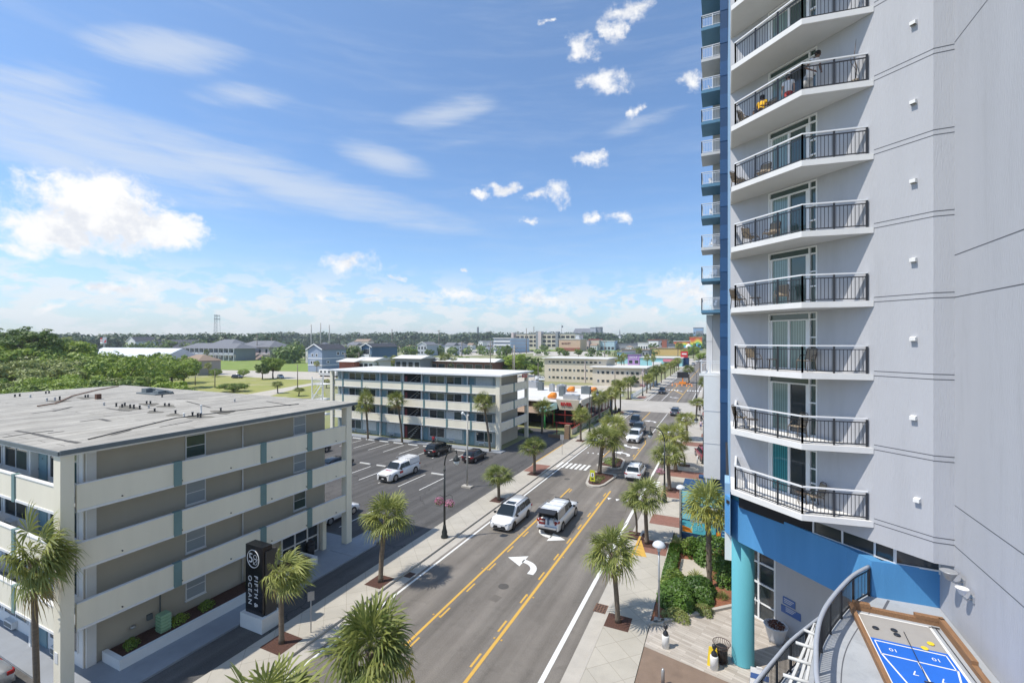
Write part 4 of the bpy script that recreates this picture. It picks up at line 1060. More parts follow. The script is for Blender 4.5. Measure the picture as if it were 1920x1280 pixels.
b = MB(); b.tube([gp(70, 761, rz + .08), gp(103, 756, rz + .08), gp(118, 750, rz + .08), gp(135, 742, rz + .08), gp(180, 731, rz + .08), gp(222, 723.5, rz + .08)], .05, 6); part('roof_cable', b, mat('rust_pipe', (.20, .10, .06), .8, .2, 3), m1)
b = MB(); pts = [gp(90, 763, rz + .03)]; 
b.tube([gp(165, 823, rz + .04), gp(330, 783, rz + .04), gp(480, 765, rz + .04), gp(560, 757, rz + .04)], .03, 6); part('roof_cable', b, m_railb, m1)
b = MB()
for (u, v, ru, rv) in [(160, 746, 16, 1.6), (240, 765, 22, 4), (280, 758, 18, 2.4), (313, 761.5, 18, 2.2), (290, 772, 15, 2), (327, 777.5, 15, 2.2), (418, 772, 22, 3), (372, 781, 26, 2.2), (110, 752, 22, 1.2), (293, 738.5, 22, 1.6)]:
    pts = []
    for k in range(14):
        a = 2 * pi * k / 14; rr = 1 + .25 * sin(3 * a + u) ; pts.append(gp(u + ru * rr * cos(a), v + rv * 1.25 * rr * sin(a), rz + .006))
    b.sheet([(q.x, q.y) for q in pts], rz + .006)
part('roof_patch', b, mat('tar_patch', (.185, .175, .15), 1.0, spec=.05, var=.25, vscale=1.0, stain=(1.2, .6, (.10, .095, .085))), m1)
b = MB()
for pth in [[(350, 752), (395, 764)], [(300, 800), (360, 789)], [(60, 775), (130, 765)], [(210, 815), (245, 806)], [(150, 790), (188, 785), (205, 789)], [(330, 748), (372, 747)], [(500, 752), (545, 760)], [(30, 807), (65, 813), (95, 820), (125, 826), (148, 830)], [(120, 808), (90, 812)], [(100, 771), (135, 762)], [(5, 820), (60, 811), (100, 807)], [(200, 765), (228, 769), (245, 770)]]:
    for i in range(len(pth) - 1):
        p, q = gp(*pth[i], rz + .009), gp(*pth[i + 1], rz + .009); b.bar(p, q, .16 + .08 * (i % 2), .006)
part('tar_seam', b, mat('tar_line', (.09, .085, .075), .9, .2, 2), m1)

m2, c2x, c2y0, c2y1, FL2, RZ2 = motel('gallery_motel', 'second four-storey motel with clean white roof and teal doors, beyond the parking lot', -64.8, -30.5, 61.0, 72.2, m_roofw, .6, False, 4.4, 3, (66.4,))
# the planted pots on its end gallery, red sign, white stair tower on its left end
b = MB(); b.box(-30.56, -30.53, 69.5, 71.8, 10.35, 11.1); s_ = part('red_sign', b, m_red, m2)
text_mesh('MOTEL', .55, frame_mtx(Vector((-30.51, 70.65, 10.72)), (0, 1, 0)), m_white, s_, 'sign_lettering')
b = MB()
for x in (-69.2, -66.6): 
    for y in (60.6, 63.2): b.box(x, x + .14, y, y + .14, 0, 9.9)
for z in (2.8, 5.6, 8.4):
    b.box(-69.1, -66.5, 60.7, 63.3, z, z + .12)
    for y in (60.66,): b.bar((-69.1, y, z + 1.0), (-66.5, y, z + 1.0), .07)
    b.bar((-69.12, 60.7, z + 1.0), (-69.12, 63.2, z + 1.0), .07)
    for q in range(14): b.box(-69.1 + q * .19, -69.07 + q * .19, 60.64, 60.67, z, z + 1.0)
    b.bar((-68.9, 60.5, z - 2.6), (-66.7, 60.5, z - .1), .09, .22); b.bar((-68.9, 60.5, z - 1.7), (-66.7, 60.5, z + .8), .06)
part('stair_tower', b, m_white, m2)
for i, (u, v) in enumerate([(985, 716), (987, 752)]): pass

# ---------------- restaurant with the white roof and red posts ----------------
rest = thing('restaurant', 'single-storey restaurant with bright white roof, red frames and green posts', 'restaurant', (-35, 92, 0))
RX = -24.3; m_rwall = mat('pale_stucco', (.50, .46, .36), .9, .06, .6)
b = MB(); b.box(-60, RX - .02, 88.8, 107.0, 3.3, 4.75); b.box(-60, -28, 88.9, 106.9, 0, 3.29); part('wall', b, m_rwall, rest)
b = MB(); b.prism([(-62, 84), (-28.6, 82.2), (RX - .15, 82.2), (RX - .15, 107.2), (-62, 110)], 4.76, 4.95); part('roof', b, m_roofw, rest)
b = MB(); b.box(RX - .14, RX, 83, 107.4, 4.3, 5.35); b.box(-62, RX - .2, 107.25, 107.4, 4.96, 5.3); part('roof_parapet', b, m_tan, rest)
b = MB(); b.add([(-28.3, 81.9, 3.5), (-25.0, 81.9, 3.5), (RX, 81.7, 5.5), (-28.9, 81.7, 5.4), (-28.3, 82.15, 3.5), (-25.0, 82.15, 3.5), (RX, 82.15, 5.5), (-28.9, 82.15, 5.4)], [(0, 1, 2, 3), (7, 6, 5, 4), (3, 2, 6, 7), (1, 5, 6, 2), (0, 3, 7, 4), (0, 4, 5, 1)])
sw = part('sign_wall', b, m_tan, rest)
text_mesh('RIVER', .85, frame_mtx(Vector((-26.9, 81.72, 4.6)), (1, 0, 0)), m_red, sw, 'sign_lettering', .06, bold=.03)
b = MB(); b.add([(-31.2, 79.6, 3.0), (-28.6, 81.6, 3.7), (-28.9, 82.4, 4.9), (-32.8, 87, 4.75)], [(0, 1, 2, 3)]); b.add([(-31.2, 79.6, 2.95), (-32.8, 87, 4.7), (-34, 87, 4.7), (-31.6, 79.8, 2.95)], [(0, 1, 2, 3)]); part('teal_awning', b, m_teal, rest)
b = MB(); b.add([(-50, 82, 2.75), (-31.7, 79.9, 2.85), (-34, 87, 4.7), (-50, 88, 4.7)], [(0, 1, 2, 3)]); part('porch_roof', b, m_brnroof, rest)
b = MB()
for x, y in ((-30.6, 80.2), (-30.1, 84.0)): b.tube([(x, y, 0), (x, y, 3.4)], .17, 8)
part('green_post', b, m_green, rest)
b = MB()
for x in (-29.6, -27.2, -25.4): b.tube([(x, 82.0, 0), (x, 82.0, 4.3)], .07, 8)
for z in (1.1, 2.6): b.bar((-29.6, 81.8, z), (-25.0, 81.8, z), .08)
for y in range(84, 107, 3): b.box(RX - .12, RX + .02, y, y + .12, 1.1, 4.29)
b.box(RX - .14, RX + .06, 77.0, 107, 1.0, 1.12); b.box(-26.4, -23.5, 74.4, 74.7, 2.3, 2.45); b.tube([(-26.2, 74.5, 0), (-26.2, 74.5, 2.3)], .06, 6)
part('red_frame', b, mat('deep_red_frame', (.28, .025, .02), .5), rest)
b = MB(); b.box(RX - .10, RX - .06, 84, 107, 1.13, 4.29); part('window_band', b, m_glass, rest)
b = MB(); b.box(RX - .12, RX + .03, 77.0, 107, 0.0, .99); part('terrace_wall', b, m_tan, rest)
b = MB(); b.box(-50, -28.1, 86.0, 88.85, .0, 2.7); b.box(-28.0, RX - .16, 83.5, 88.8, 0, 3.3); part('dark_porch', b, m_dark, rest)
b = MB(); b.box(-24.4, -23.6, 73.2, 74.1, 0, 2.3); b.box(-27.4, -24.5, 73.4, 73.7, 0, .5); part('brick_gate_pier', b, mat('brown_brick', (.25, .17, .11), .9, .2, 4), rest)
b = MB(); b.box(RX - .3, RX + .1, 107.5, 108.2, .1, 3.8); part('blue_panel', b, m_bluel, rest)
for i, (u, v, sx, sy, h) in enumerate([(996, 726, 3.4, 2, 1.6), (1014, 731, 1.2, 1.2, 1.9), (1035, 733, 1.0, 1.2, 1.6), (1054, 742, 1.1, 1.2, 2.0), (1053, 734, 1.9, 1.6, 1.6), (1099, 738, 1.9, 1.4, 1.6), (1072, 748, 3.0, 1.8, .9)]):
    p = gp(u, v, 4.96); b = MB(); b.box(p.x - sx / 2, p.x + sx / 2, p.y - sy / 2, p.y + sy / 2, 4.96, 4.96 + h); b.lathe([(sy * .3, 0), (sy * .3, .12)], (p.x, p.y, 4.961 + h), 12); part('roof_air_unit', b, m_fascia if i % 2 else m_steel, rest)
for (u, v) in [(1072, 735), (1113, 737), (1037, 748)]:
    p = gp(u, v, 4.96); b = MB(); b.tube([p + Vector((-1.1, 0, .35)), p + Vector((-.2, 0, .75)), p + Vector((.6, 0, .75))], [.25, .62, .6], 12); part('orange_duct_hood', b, m_orange, rest)
# ---------------- palms ----------------
def fan_leaf(b, origin, direction, pet, blade, rnd, wind=(0, 0), nseg=17, droop=1.0):
    """a sabal leaf: petiole, arched costa, folded segments with drooping tips"""
    d = Vector(direction).normalized(); up = Vector((0, 0, 1))
    side = d.cross(up); side = side.normalized() if side.length > .05 else Vector((1, 0, 0))
    nrm = side.cross(d).normalized()
    o = Vector(origin); hub = o + d * pet - Vector((0, 0, pet * .10)) + Vector((wind[0], wind[1], 0)) * pet * .25
    w = .02
    b.quad(o - side * w, o + side * w, hub + side * w * .6, hub - side * w * .6)
    for k in range(nseg):
        a = (k / (nseg - 1) - .5) * radians(205)
        L = blade * (1 - .22 * abs(k / (nseg - 1) - .5) * 2) * rnd.uniform(.9, 1.06)
        s = d * cos(a) + side * sin(a)
        s = (s + nrm * .12 * cos(a * 2) + Vector((wind[0], wind[1], 0)) * .35).normalized()
        ww = blade * .036
        t = s.cross(nrm); t = t.normalized() if t.length > .01 else side
        fold = nrm * (ww * (.8 if k % 2 else -.8))
        m1_ = hub + s * L * .5 - up * (L * .03 * droop) - nrm * (L * .10 * abs(sin(a))) ; m2_ = hub + s * L * .80 - up * (L * .16 * droop) - nrm * (L * .20 * abs(sin(a))) + Vector((wind[0], wind[1], 0)) * L * .10
        tip = hub + s * L * 1.0 - up * (L * .42 * droop * rnd.uniform(.5, 1.3)) - nrm * (L * .30 * abs(sin(a))) + Vector((wind[0], wind[1], 0)) * L * .25
        i = len(b.v)
        b.add([hub, m1_ + t * ww + fold, m1_ - t * ww + fold * .2, m2_ + t * ww * .7, m2_ - t * ww * .7, tip],
              [(0, 1, 2), (1, 3, 4, 2), (3, 5, 4)])
def palm_proto(seed, trunk_h, crown_r, nfan, wind=(0, 0), lean=0.0, boots=.5, flower=False, thick=.17, rough=False, dry=6):
    rnd = random.Random(seed)
    root = thing('palm_tree', 'palm', 'palm tree', (0, -500 - seed * 10, -60))
    b = MB(); pts = []; rs = []
    n = 14
    for i in range(n + 1):
        t = i / n
        pts.append(Vector((lean * t * t, lean * .3 * sin(t * 3), trunk_h * t)))
        r = thick * (1.22 - .35 * min(1, t * 5)) if t < .2 else thick * (1 - .08 * t)
        if rough: r *= (1.15 if i % 2 else .85) * 1.15
        if t > .86: r *= 1 + boots * (t - .86) * 5
        rs.append(r)
    b.tube(pts, rs, 10)
    if rough or boots > .3:
        z0 = .15 if rough else .86
        cnt = int((1 - z0) * trunk_h * 9) + 8
        for k in range(cnt):
            t = z0 + (1 - z0) * k / cnt; i = min(int(t * n), n - 1); c = pts[i].lerp(pts[i + 1], t * n - i)
            a = k * 2.4; o = Vector((cos(a), sin(a), 0)); r = thick * (1.0 if t < .86 else 1 + boots * (t - .86) * 5)
            s_ = Vector((-sin(a), cos(a), 0)) * .06
            b.add([c + o * r - s_, c + o * r + s_, c + o * (r + .13) + Vector((0, 0, .24)) + s_ * .5, c + o * (r + .13) + Vector((0, 0, .24)) - s_ * .5], [(0, 1, 2, 3)])
    part('trunk', b, m_trunk, root, world=False)
    top = pts[-1]
    b = MB(); dr = MB(); fl = MB()
    blade = crown_r * .66; pet = crown_r * .58
    for k in range(nfan):
        t = (k + .5) / nfan
        elv = radians((78 - 100 * t ** .8) if wind == (0, 0) else (50 - 68 * t)) + rnd.uniform(-.26, .26)
        a = k * 2.39996 + rnd.uniform(-.35, .35)
        d = Vector((cos(elv) * cos(a), cos(elv) * sin(a), sin(elv)))
        if wind != (0, 0):
            d = (d + Vector((wind[0], wind[1], 0)) * .55).normalized()
        fan_leaf(b, top + Vector((0, 0, .12 * (1 - t))), d, pet * rnd.uniform(.5, 1.1), blade * rnd.uniform(.72, 1.12), rnd, wind, droop=(.35 + .6 * t) * rnd.uniform(.6, 1.9))
    part('crown', b, m_palm, root, world=False)
    for k in range(dry):
        a = k * 2.39996 + 1; elv = radians(rnd.uniform(-62, -35))
        d = Vector((cos(elv) * cos(a), cos(elv) * sin(a), sin(elv)))
        fan_leaf(dr, top - Vector((0, 0, .1)), d, pet * .75, blade * rnd.uniform(.5, .8), rnd, wind, nseg=11, droop=1.2)
    if dry: part('dry_leaves', dr, m_palmdry, root, world=False)
    if flower:
        for k in range(70):
            a = rnd.uniform(-.9, .9) - 1.2; e = rnd.uniform(-.3, .35); L = rnd.uniform(.5, 1.25) * crown_r * .75
            d = Vector((cos(a) * cos(e), sin(a) * cos(e), sin(e))); p = top + d * L - Vector((0, 0, .25 * L * L))
            q = p + Vector((rnd.uniform(-.2, .2), rnd.uniform(-.2, .2), -rnd.uniform(.15, .5)))
            fl.add([top, p + Vector((.02, 0, 0)), p - Vector((.02, 0, 0))], [(0, 1, 2)])
            for j in range(4):
                s_ = Vector((rnd.uniform(-.09, .09), rnd.uniform(-.09, .09), 0)); fl.add([p, p + s_ + Vector((.05, 0, 0)), q + s_], [(0, 1, 2)])
        part('flower_stalks', fl, m_palmyel, root, world=False)
    return root
PP = [palm_proto(1, 4.6, 1.85, 32, dry=6), palm_proto(2, 4.6, 1.95, 36, lean=.25, dry=4), palm_proto(3, 4.6, 1.8, 29, lean=-.2, dry=8, thick=.16),
      palm_proto(4, 6.2, 1.6, 26, lean=.9, dry=8, thick=.15), palm_proto(5, 4.6, 1.85, 32, wind=(.95, .42), dry=6, boots=.9), palm_proto(6, 3.2, 2.15, 46, dry=5, flower=True), palm_proto(7, 5.4, 2.0, 36, rough=True, flower=True, dry=3, lean=-.2)]
PH = [4.6, 4.6, 4.6, 6.2, 4.6, 3.2, 5.4]
def put_palm(base, proto, hgt, label, rz=None, z=KH, group='palms along the street', w=None):
    s = hgt / PH[proto]; w = (w or 1.12) * R.uniform(.9, 1.08)
    o = dup(PP[proto], (base.x, base.y, z), rz if rz is not None else R.uniform(0, 6.28), (w, w, s) , label, group)
    o.rotation_euler = (R.uniform(-.045, .045), R.uniform(-.045, .045), o.rotation_euler.z); return o
pits = MB()
def pit(p, s=.75, z=KH + .006): pits.sheet(rect(p.x - s, p.x + s, p.y - s, p.y + s), z)
# (u, v of the base, prototype, trunk height, label)
STREET = [
 (528, 1205, 4, 3.9, 'windswept palm leaning right beside the black motel sign'),
 (713.5, 1090, 1, 4.3, 'palm in a mulch square between the black sign and the flower basket lamp post'),
 (935.5, 937, 0, 2.6, 'short palm on the left pavement beside the white minivan'),
 (1002, 888, 2, 3.4, 'palm on the left pavement by the driveway of the second motel'),
 (1089, 826, 2, 4.2, 'palm on the left pavement beside the brick gate pier'),
 (1125, 790, 1, 4.7, 'palm in front of the restaurant side windows'),
 (1147, 776, 0, 4.6, 'left palm of three at the near corner of the cross street'),
 (1155, 772, 3, 6.2, 'middle palm of three at the near corner of the cross street, slim trunk'),
 (1163, 771, 2, 5.6, 'right palm of three at the near corner of the cross street'),
 (1178, 747, 1, 4.6, 'palm on the far corner of the cross street beside the white picket fence'),
]
for (u, v, pr, h, lab) in STREET:
    p = gp(u, v, KH); pit(p); put_palm(p, pr, h, lab, rz=0 if pr == 4 else None, w=.84 if pr == 4 else (1.0 if v > 930 else None))
pp_ = pd(70, 20.5); put_palm(Vector((pp_.x, pp_.y, 0)), 4, 6.75, 'tall windswept palm in front of the near motel front galleries', rz=0, z=0, group=None, w=.76)
p = pd(692, 19.0); put_palm(Vector((p.x, p.y, .15)), 5, 3.35, 'large full palm in the road median at the bottom of the picture', rz=2.2, z=.15, w=.93)
p = pd(472, 14.6); put_palm(Vector((p.x, p.y, .15)), 1, 4.1, 'palm whose crown tip just shows at the bottom edge beside the road', z=.15)
p = gp(1124, 887, .18); put_palm(p, 1, 4.3, 'palm on the nearer planted median island behind the yellow sign', z=.18, w=1.4)
p = gp(1151, 875, .18); put_palm(p, 2, 5.2, 'palm on the farther planted median island', z=.18, w=1.35)
RIGHT = [
 (1158.7, 1165.6, 1, 4.0, 'palm nearest on the right pavement beside the storm drain grate', .95),
 (1213, 1018.7, 0, 3.9, 'palm in a mulch square beside the white domed lamp on the right pavement', .9),
 (1193, 1003, 3, 3.2, 'small slim palm at the right kerb leaning on the road edge', .62),
 (1256, 919, 2, 3.8, 'palm right of the black lamp post with the flower basket', 1.3),
 (1267, 883, 1, 4.4, 'palm behind the black lamp post on the right pavement', 1.25),
 (1289, 824, 0, 3.4, 'palm on the right plaza beside the seated people', 1.15),
 (1305.6, 779, 2, 2.9, 'palm on the right pavement level with the cross street', 1.15),
 (1318, 747, 1, 4.6, 'palm half hidden behind the white stair block', 1.1),
 (1283, 872, 3, 2.4, 'small leaning palm behind the right pavement palms', .9)]
for (u, v, pr, h, lab, w) in RIGHT:
    p = gp(u, v, KH); pit(p, .7); put_palm(p, pr, h, lab, w=w)
p = gp(1330, 1098, .2); put_palm(p, 6, 5.3, 'tall palm with rough boots and yellow flower stalks in the hedge bed', rz=-.3, z=.15, w=.85)
p = gp(1292, 717, .15); put_palm(p, 0, 5.2, 'palm on the far median beside the road works board', z=.15, w=1.4)
for (u, v, pr, h, lab) in [(690, 824, 2, 6.3, 'left palm of the parking lot row in front of the second motel'), (754, 831, 3, 7.0, 'middle palm of the parking lot row, trunk leaning, with a white notice'), (919, 847, 3, 7.4, 'right palm of the parking lot row, slim trunk leaning over the dark hatchback')]:
    p = gp(u, v, 0); pit(p, .6, .012) if False else None
    put_palm(p, pr, h, lab, rz={690: 1.0, 754: 3.6, 919: 3.3}[u], z=0, group='palms in the parking lot', w=1.0)
p = gp(1016, 812, 0); put_palm(p, 2, 4.6, 'palm with pale dry fronds in front of the restaurant awning', z=0, w=1.2)
FAR = [(1212.4, 736.6, 4.6), (1219.5, 731, 4.3), (1225.5, 725.6, 5), (1232, 722, 5.6), (1240, 717, 5), (1247, 711, 5.2), (1257.6, 705, 5), (1261, 701.5, 5), (1265, 699, 5.2), (1268.7, 696, 5.5), (1272.6, 694, 5.5)]
for i, (u, v, h) in enumerate(FAR):
    p = gp(u, v, KH); put_palm(p, [2, 1, 0, 1][i % 4], h, 'number %s palm from the near end of the far left row beyond the cross street' % ['first', 'second', 'third', 'fourth', 'fifth', 'sixth', 'seventh', 'eighth', 'ninth', 'tenth', 'last'][i], w=1.25, group='far row of palms on the left pavement')
p = gp(1205, 742, KH)
pits_o = struct('tree_pit', pits, m_mulch)
# ---------------- leafy shrubs, hedges and trees ----------------
def leaf_cloud(b, c, r, n, size, rnd, squash=1.0, shell=.55):
    for k in range(n):
        z = rnd.uniform(-1, 1); a = rnd.uniform(0, 2 * pi); q = sqrt(max(0, 1 - z * z)); rr = r * (shell + (1 - shell) * rnd.random() ** .6)
        nrm = Vector((q * cos(a), q * sin(a), z)); p = Vector(c) + Vector((nrm.x * rr, nrm.y * rr, nrm.z * rr * squash))
        nrm = (nrm + Vector((rnd.uniform(-.6, .6), rnd.uniform(-.6, .6), rnd.uniform(-.2, .9)))).normalized()
        t = nrm.cross(Vector((rnd.uniform(-1, 1), rnd.uniform(-1, 1), rnd.uniform(-1, 1)))); 
        if t.length < .01: continue
        t.normalize(); s = nrm.cross(t); L = size * rnd.uniform(.6, 1.3); w = L * .5
        b.add([p - t * L, p + s * w, p + t * L, p - s * w], [(0, 1, 2, 3)])
def tree_proto(seed, name, m, hgt, rad, nb, leaves, size, umbrella=False, trunk_r=.25, bare=.35):
    rnd = random.Random(seed); root = thing(name, 'tree', 'tree', (0, -700 - seed * 12, -60))
    b = MB(); lf = MB()
    fork = hgt * bare
    b.tube([(0, 0, -.2), (.1, .05, fork * .5), (0, 0, fork)], [trunk_r * 1.3, trunk_r, trunk_r * .85], 8)
    for k in range(nb):
        a = k * 2.4 + rnd.uniform(-.3, .3); t = (k + .5) / nb
        if umbrella: rr = rad * sqrt(t) * .85; z = hgt * (.80 + .16 * (1 - t)) + rnd.uniform(-.05, .03) * hgt
        else: rr = rad * (.25 + .62 * sin(pi * (t * .85 + .1))) * rnd.uniform(.7, 1.05); z = fork + (hgt - fork) * (.12 + .80 * (1 - t)) 
        c = Vector((rr * cos(a), rr * sin(a), z)); cr = rad * rnd.uniform(.24, .46)
        b.tube([(0, 0, fork * .9), Vector((c.x * .45, c.y * .45, fork + (z - fork) * .55)), c], [trunk_r * .55, trunk_r * .3, trunk_r * .10], 5)
        leaf_cloud(lf, c, cr, leaves, size, rnd, .62 if not umbrella else .42)
        for j in range(3):
            o = Vector((rnd.uniform(-1, 1), rnd.uniform(-1, 1), rnd.uniform(-.3, .7))) * cr * .9
            leaf_cloud(lf, c + o, cr * .45, leaves // 4, size * .9, rnd, .7)
    part('trunk', b, m_bark, root, world=False); part('crown', lf, m, root, world=False)
    return root
TP = [tree_proto(1, 'broadleaf_tree', m_leafA, 8, 4.2, 13, 190, .31), tree_proto(2, 'broadleaf_tree', m_leafB, 8, 3.8, 12, 190, .30), tree_proto(3, 'broadleaf_tree', m_leafC, 7, 4.2, 13, 150, .29, bare=.25),
      tree_proto(4, 'pine_tree', m_leafB, 14, 3.6, 16, 130, .24, umbrella=True, trunk_r=.22, bare=.6), tree_proto(5, 'broadleaf_tree', m_leafA, 6, 4.6, 18, 160, .24, bare=.2)]
TH = [8, 8, 7, 14, 6]
def put_tree(x, y, k, h, label, group=None, w=None, z=0):
    s = h / TH[k]; w = w or s
    return dup(TP[k], (x, y, z), R.uniform(0, 6.28), (w, w, s), label, group)
def shrub(name, c, rx, ry, h, m, label, cat='shrub', n=None, size=.11, group=None, box=False, seed=0):
    rnd = random.Random(seed + int(c[0] * 100)); b = MB()
    n = n or int(260 * (rx * ry + rx * h + ry * h))
    for k in range(n):
        if box:
            f = rnd.random(); x = rnd.uniform(-rx, rx); y = rnd.uniform(-ry, ry); z = rnd.uniform(0, h)
            if f < .42: z = h * rnd.uniform(.86, 1.03)
            elif f < .7: y = (ry if rnd.random() < .3 else -ry) * rnd.uniform(.86, 1.02)
            else: x = (rx if rnd.random() < .4 else -rx) * rnd.uniform(.86, 1.02)
        else:
            zt = rnd.uniform(0, 1); a = rnd.uniform(0, 2 * pi); q = sqrt(1 - zt * zt) * (.7 + .3 * rnd.random()) * (1 + .16 * sin(3 * a + c[0]) + .1 * sin(5 * a)); x, y, z = rx * q * cos(a), ry * q * sin(a), h * zt * rnd.uniform(.9, 1.05)
        p = Vector((c[0] + x, c[1] + y, c[2] + z)); nr = Vector((x / rx, y / ry, .9)) + Vector((rnd.uniform(-.8, .8), rnd.uniform(-.8, .8), rnd.uniform(-.5, .8)))
        nr.normalize(); t = nr.cross(Vector((rnd.uniform(-1, 1), rnd.uniform(-1, 1), rnd.uniform(-1, 1))))
        if t.length < .01: continue
        t.normalize(); s = nr.cross(t); L = size * rnd.uniform(.7, 1.3)
        b.add([p - t * L, p + s * L * .5, p + t * L, p - s * L * .5], [(0, 1, 2, 3)])
    return solo(name, b, m, label, cat, group, c)
def spiky(name, c, r, h, label, m=m_palm, group=None, nf=13):
    rnd = random.Random(int(c[0] * 77)); b = MB()
    for k in range(nf):
        a = k * 2.4; e = radians(75 - 65 * k / nf); d = Vector((cos(e) * cos(a), cos(e) * sin(a), sin(e)))
        fan_leaf(b, c, d, h * .35, r * .75, rnd, nseg=11, droop=.6)
    return solo(name, b, m, label, 'shrub', group, c)
# planting bed beside the plank deck
BZ = .15
bed = [(-3.85, 27.0), (.45, 31.0), (1.2, 34), (.8, 39.2), (-3.85, 39.2)]
b = MB(); b.prism(bed, -.01, .16); struct('planting_bed', b, m_mulchr)
b = MB(); b.bar((-3.9, 27.0, .16), (.5, 31.05, .16), .22, .22); b.bar((-3.95, 27, .1), (-3.95, 39, .1), .12, .14); struct('bed_edging', b, m_kerb)
b = MB(); b.prism([(-2.9, 33.2), (-1.5, 33.0), (-.8, 34.6), (-1.6, 36.5), (-2.9, 36.2)], .161, .17); struct('gravel_patch', b, m_sand)
def at(u, v, z=BZ): p = gp(u, v, z); return (p.x, p.y, z)
shrub('leafy_hedge', (-2.7, 30.2, BZ), 1.15, 1.5, 1.25, m_hedge, 'large glossy green hedge mound behind the grey domed lamp post', 'hedge', n=4200, size=.10)
shrub('leafy_hedge', (-1.5, 31.6, BZ), 1.15, 1.3, 1.05, m_hedge, 'glossy green hedge mound left of the tall rough palm', 'hedge', n=3600, size=.10)
shrub('leafy_hedge', (-3.0, 32.2, BZ), .9, 1.1, .95, m_leafA, 'paler green shrub mound behind the large hedge mound', 'hedge', n=2400, size=.09)
shrub('round_shrub', (-2.55, 28.35, BZ), .85, .55, .55, m_leafC, 'low olive shrub at the front corner of the bed by the lamp base', n=1500, size=.05, group='clipped shrubs at the bed edge')
shrub('round_shrub', (-1.1, 29.6, BZ), .6, .5, .5, m_leafC, 'smaller olive shrub right of the low front one at the bed edge', n=1100, size=.05, group='clipped shrubs at the bed edge')
shrub('clipped_hedge', (-3.4, 34.6, BZ), .38, 2.6, .7, m_hedge, 'narrow green hedge strip along the pavement side of the bed', 'hedge', box=True, n=3200, size=.09)
shrub('clipped_hedge', (-.6, 36.6, BZ), 1.9, 1.4, 1.9, m_hedge, 'tall dark hedge below the colourful mural wall', 'hedge', n=4500, size=.10)
shrub('round_shrub', (-2.2, 37.6, BZ), .9, .8, 1.2, m_leafA, 'feathery green bush left of the hedge below the mural', n=1500, size=.09)
shrub('round_shrub', (.1, 33.9, BZ), .8, 1.0, 1.5, m_hedge, 'dark rounded bush between the tall palm and the turquoise column', n=1500, size=.09)
spiky('spiky_plant', (-1.75, 33.4, BZ), .8, .9, 'grey green spiky plant on the gravel patch in the bed')
spiky('spiky_plant', (-.1, 31.8, BZ), .5, .6, 'small spiky plant in the red mulch near the turquoise column')
spiky('spiky_plant', (-3.3, 38.3, BZ), .9, 1.0, 'upright spiky grass clump at the kerb end of the bed')
# motel planter plants
for (y, r_, lab) in [(13.1, .35, 'small ragged plant at the near end of the motel planter'), (15.4, .5, 'spreading green plant beside the green utility box'), (16.9, .45, 'low green plant in the middle of the motel planter'), (19.9, .5, 'bushy green plant by the white downpipe')]:
    shrub('planter_shrub', (-28.0, y, .52), .38, r_, .45, m_leafA, lab, n=420, size=.06, group='plants in the motel planter')
# restaurant greenery
for (x, y, r_, h, lab) in [(-43.5, 77.4, 1.4, 1.6, 'dark bush left of the green posts of the restaurant'), (-37.0, 76.6, 1.5, 1.1, 'low dark planting in front of the restaurant porch'), (-32.5, 75.3, 1.4, .8, 'low shrub beside the brick gate pier'), (-24.6, 106, .6, 1.2, 'narrow bush at the corner by the blue panel')]:
    shrub('garden_shrub', (x, y, 0), r_, r_ * .8, h, m_leafB, lab, n=700, size=.14, group='restaurant garden shrubs')
for k, y in enumerate((83, 89, 95, 101)):
    shrub('clipped_hedge', (-24.55, y, .1), .38, 2.7, .75, m_leafB, ['first', 'second', 'third', 'fourth'][k] + ' low hedge length under the restaurant terrace wall from the near end', 'hedge', n=700, size=.12, group='hedge lengths along the restaurant', box=True)
shrub('median_groundcover', (-13.6, 52.9, .18), .9, 1.6, .3, m_leafB, 'low ground cover on the nearer median island', n=600, size=.06)
shrub('median_groundcover', (-13.8, 61.4, .18), 1.1, 1.9, .5, m_leafB, 'taller ground cover on the farther median island', n=800, size=.08)
# forest on the left, each tree its own
ADJ = ['pale', 'dark', 'bright', 'olive', 'broad', 'narrow', 'low', 'tall', 'rounded', 'ragged']
n_ = 0
def forest(u0, u1, d0, d1, cnt, hs, kinds, where, seed):
    rnd = random.Random(seed)
    ORDW = ['leftmost', 'second', 'third', 'fourth', 'fifth', 'sixth', 'seventh', 'eighth', 'ninth', 'tenth', 'eleventh', 'twelfth', 'thirteenth', 'fourteenth', 'fifteenth', 'sixteenth', 'seventeenth', 'eighteenth', 'nineteenth', 'twentieth']
    for i in range(cnt):
        u = u0 + (u1 - u0) * (i + rnd.random()) / cnt; d = rnd.uniform(d0, d1); p = pd(u, d)
        if -72 < p.x < -25 and p.y < 74: continue
        k = rnd.choice(kinds); h = rnd.uniform(*hs) * (1.0 if k != 3 else 1.25)
        put_tree(p.x, p.y, k, h, '%s leafy tree from the left %s' % (ORDW[i], where), 'trees ' + where, w=h / TH[k] * rnd.uniform(.95, 1.3) if k != 3 else None)
forest(-80, 330, 66, 84, 20, (4.5, 6.5), [0, 2, 4, 1], 'just behind the near motel roof', 1)
forest(-70, 330, 88, 108, 18, (6, 8.5), [0, 1, 2, 4], 'in the middle of the left thicket', 2)
forest(-60, 240, 112, 140, 14, (9, 12), [0, 1, 4, 2], 'towards the back of the left thicket', 3)
forest(-50, 130, 130, 165, 10, (14, 18), [1, 0, 2], 'at the far left below the tall pines', 4)
forest(150, 345, 150, 200, 9, (8.5, 12), [1, 0, 4], 'around the white roofed house', 5)
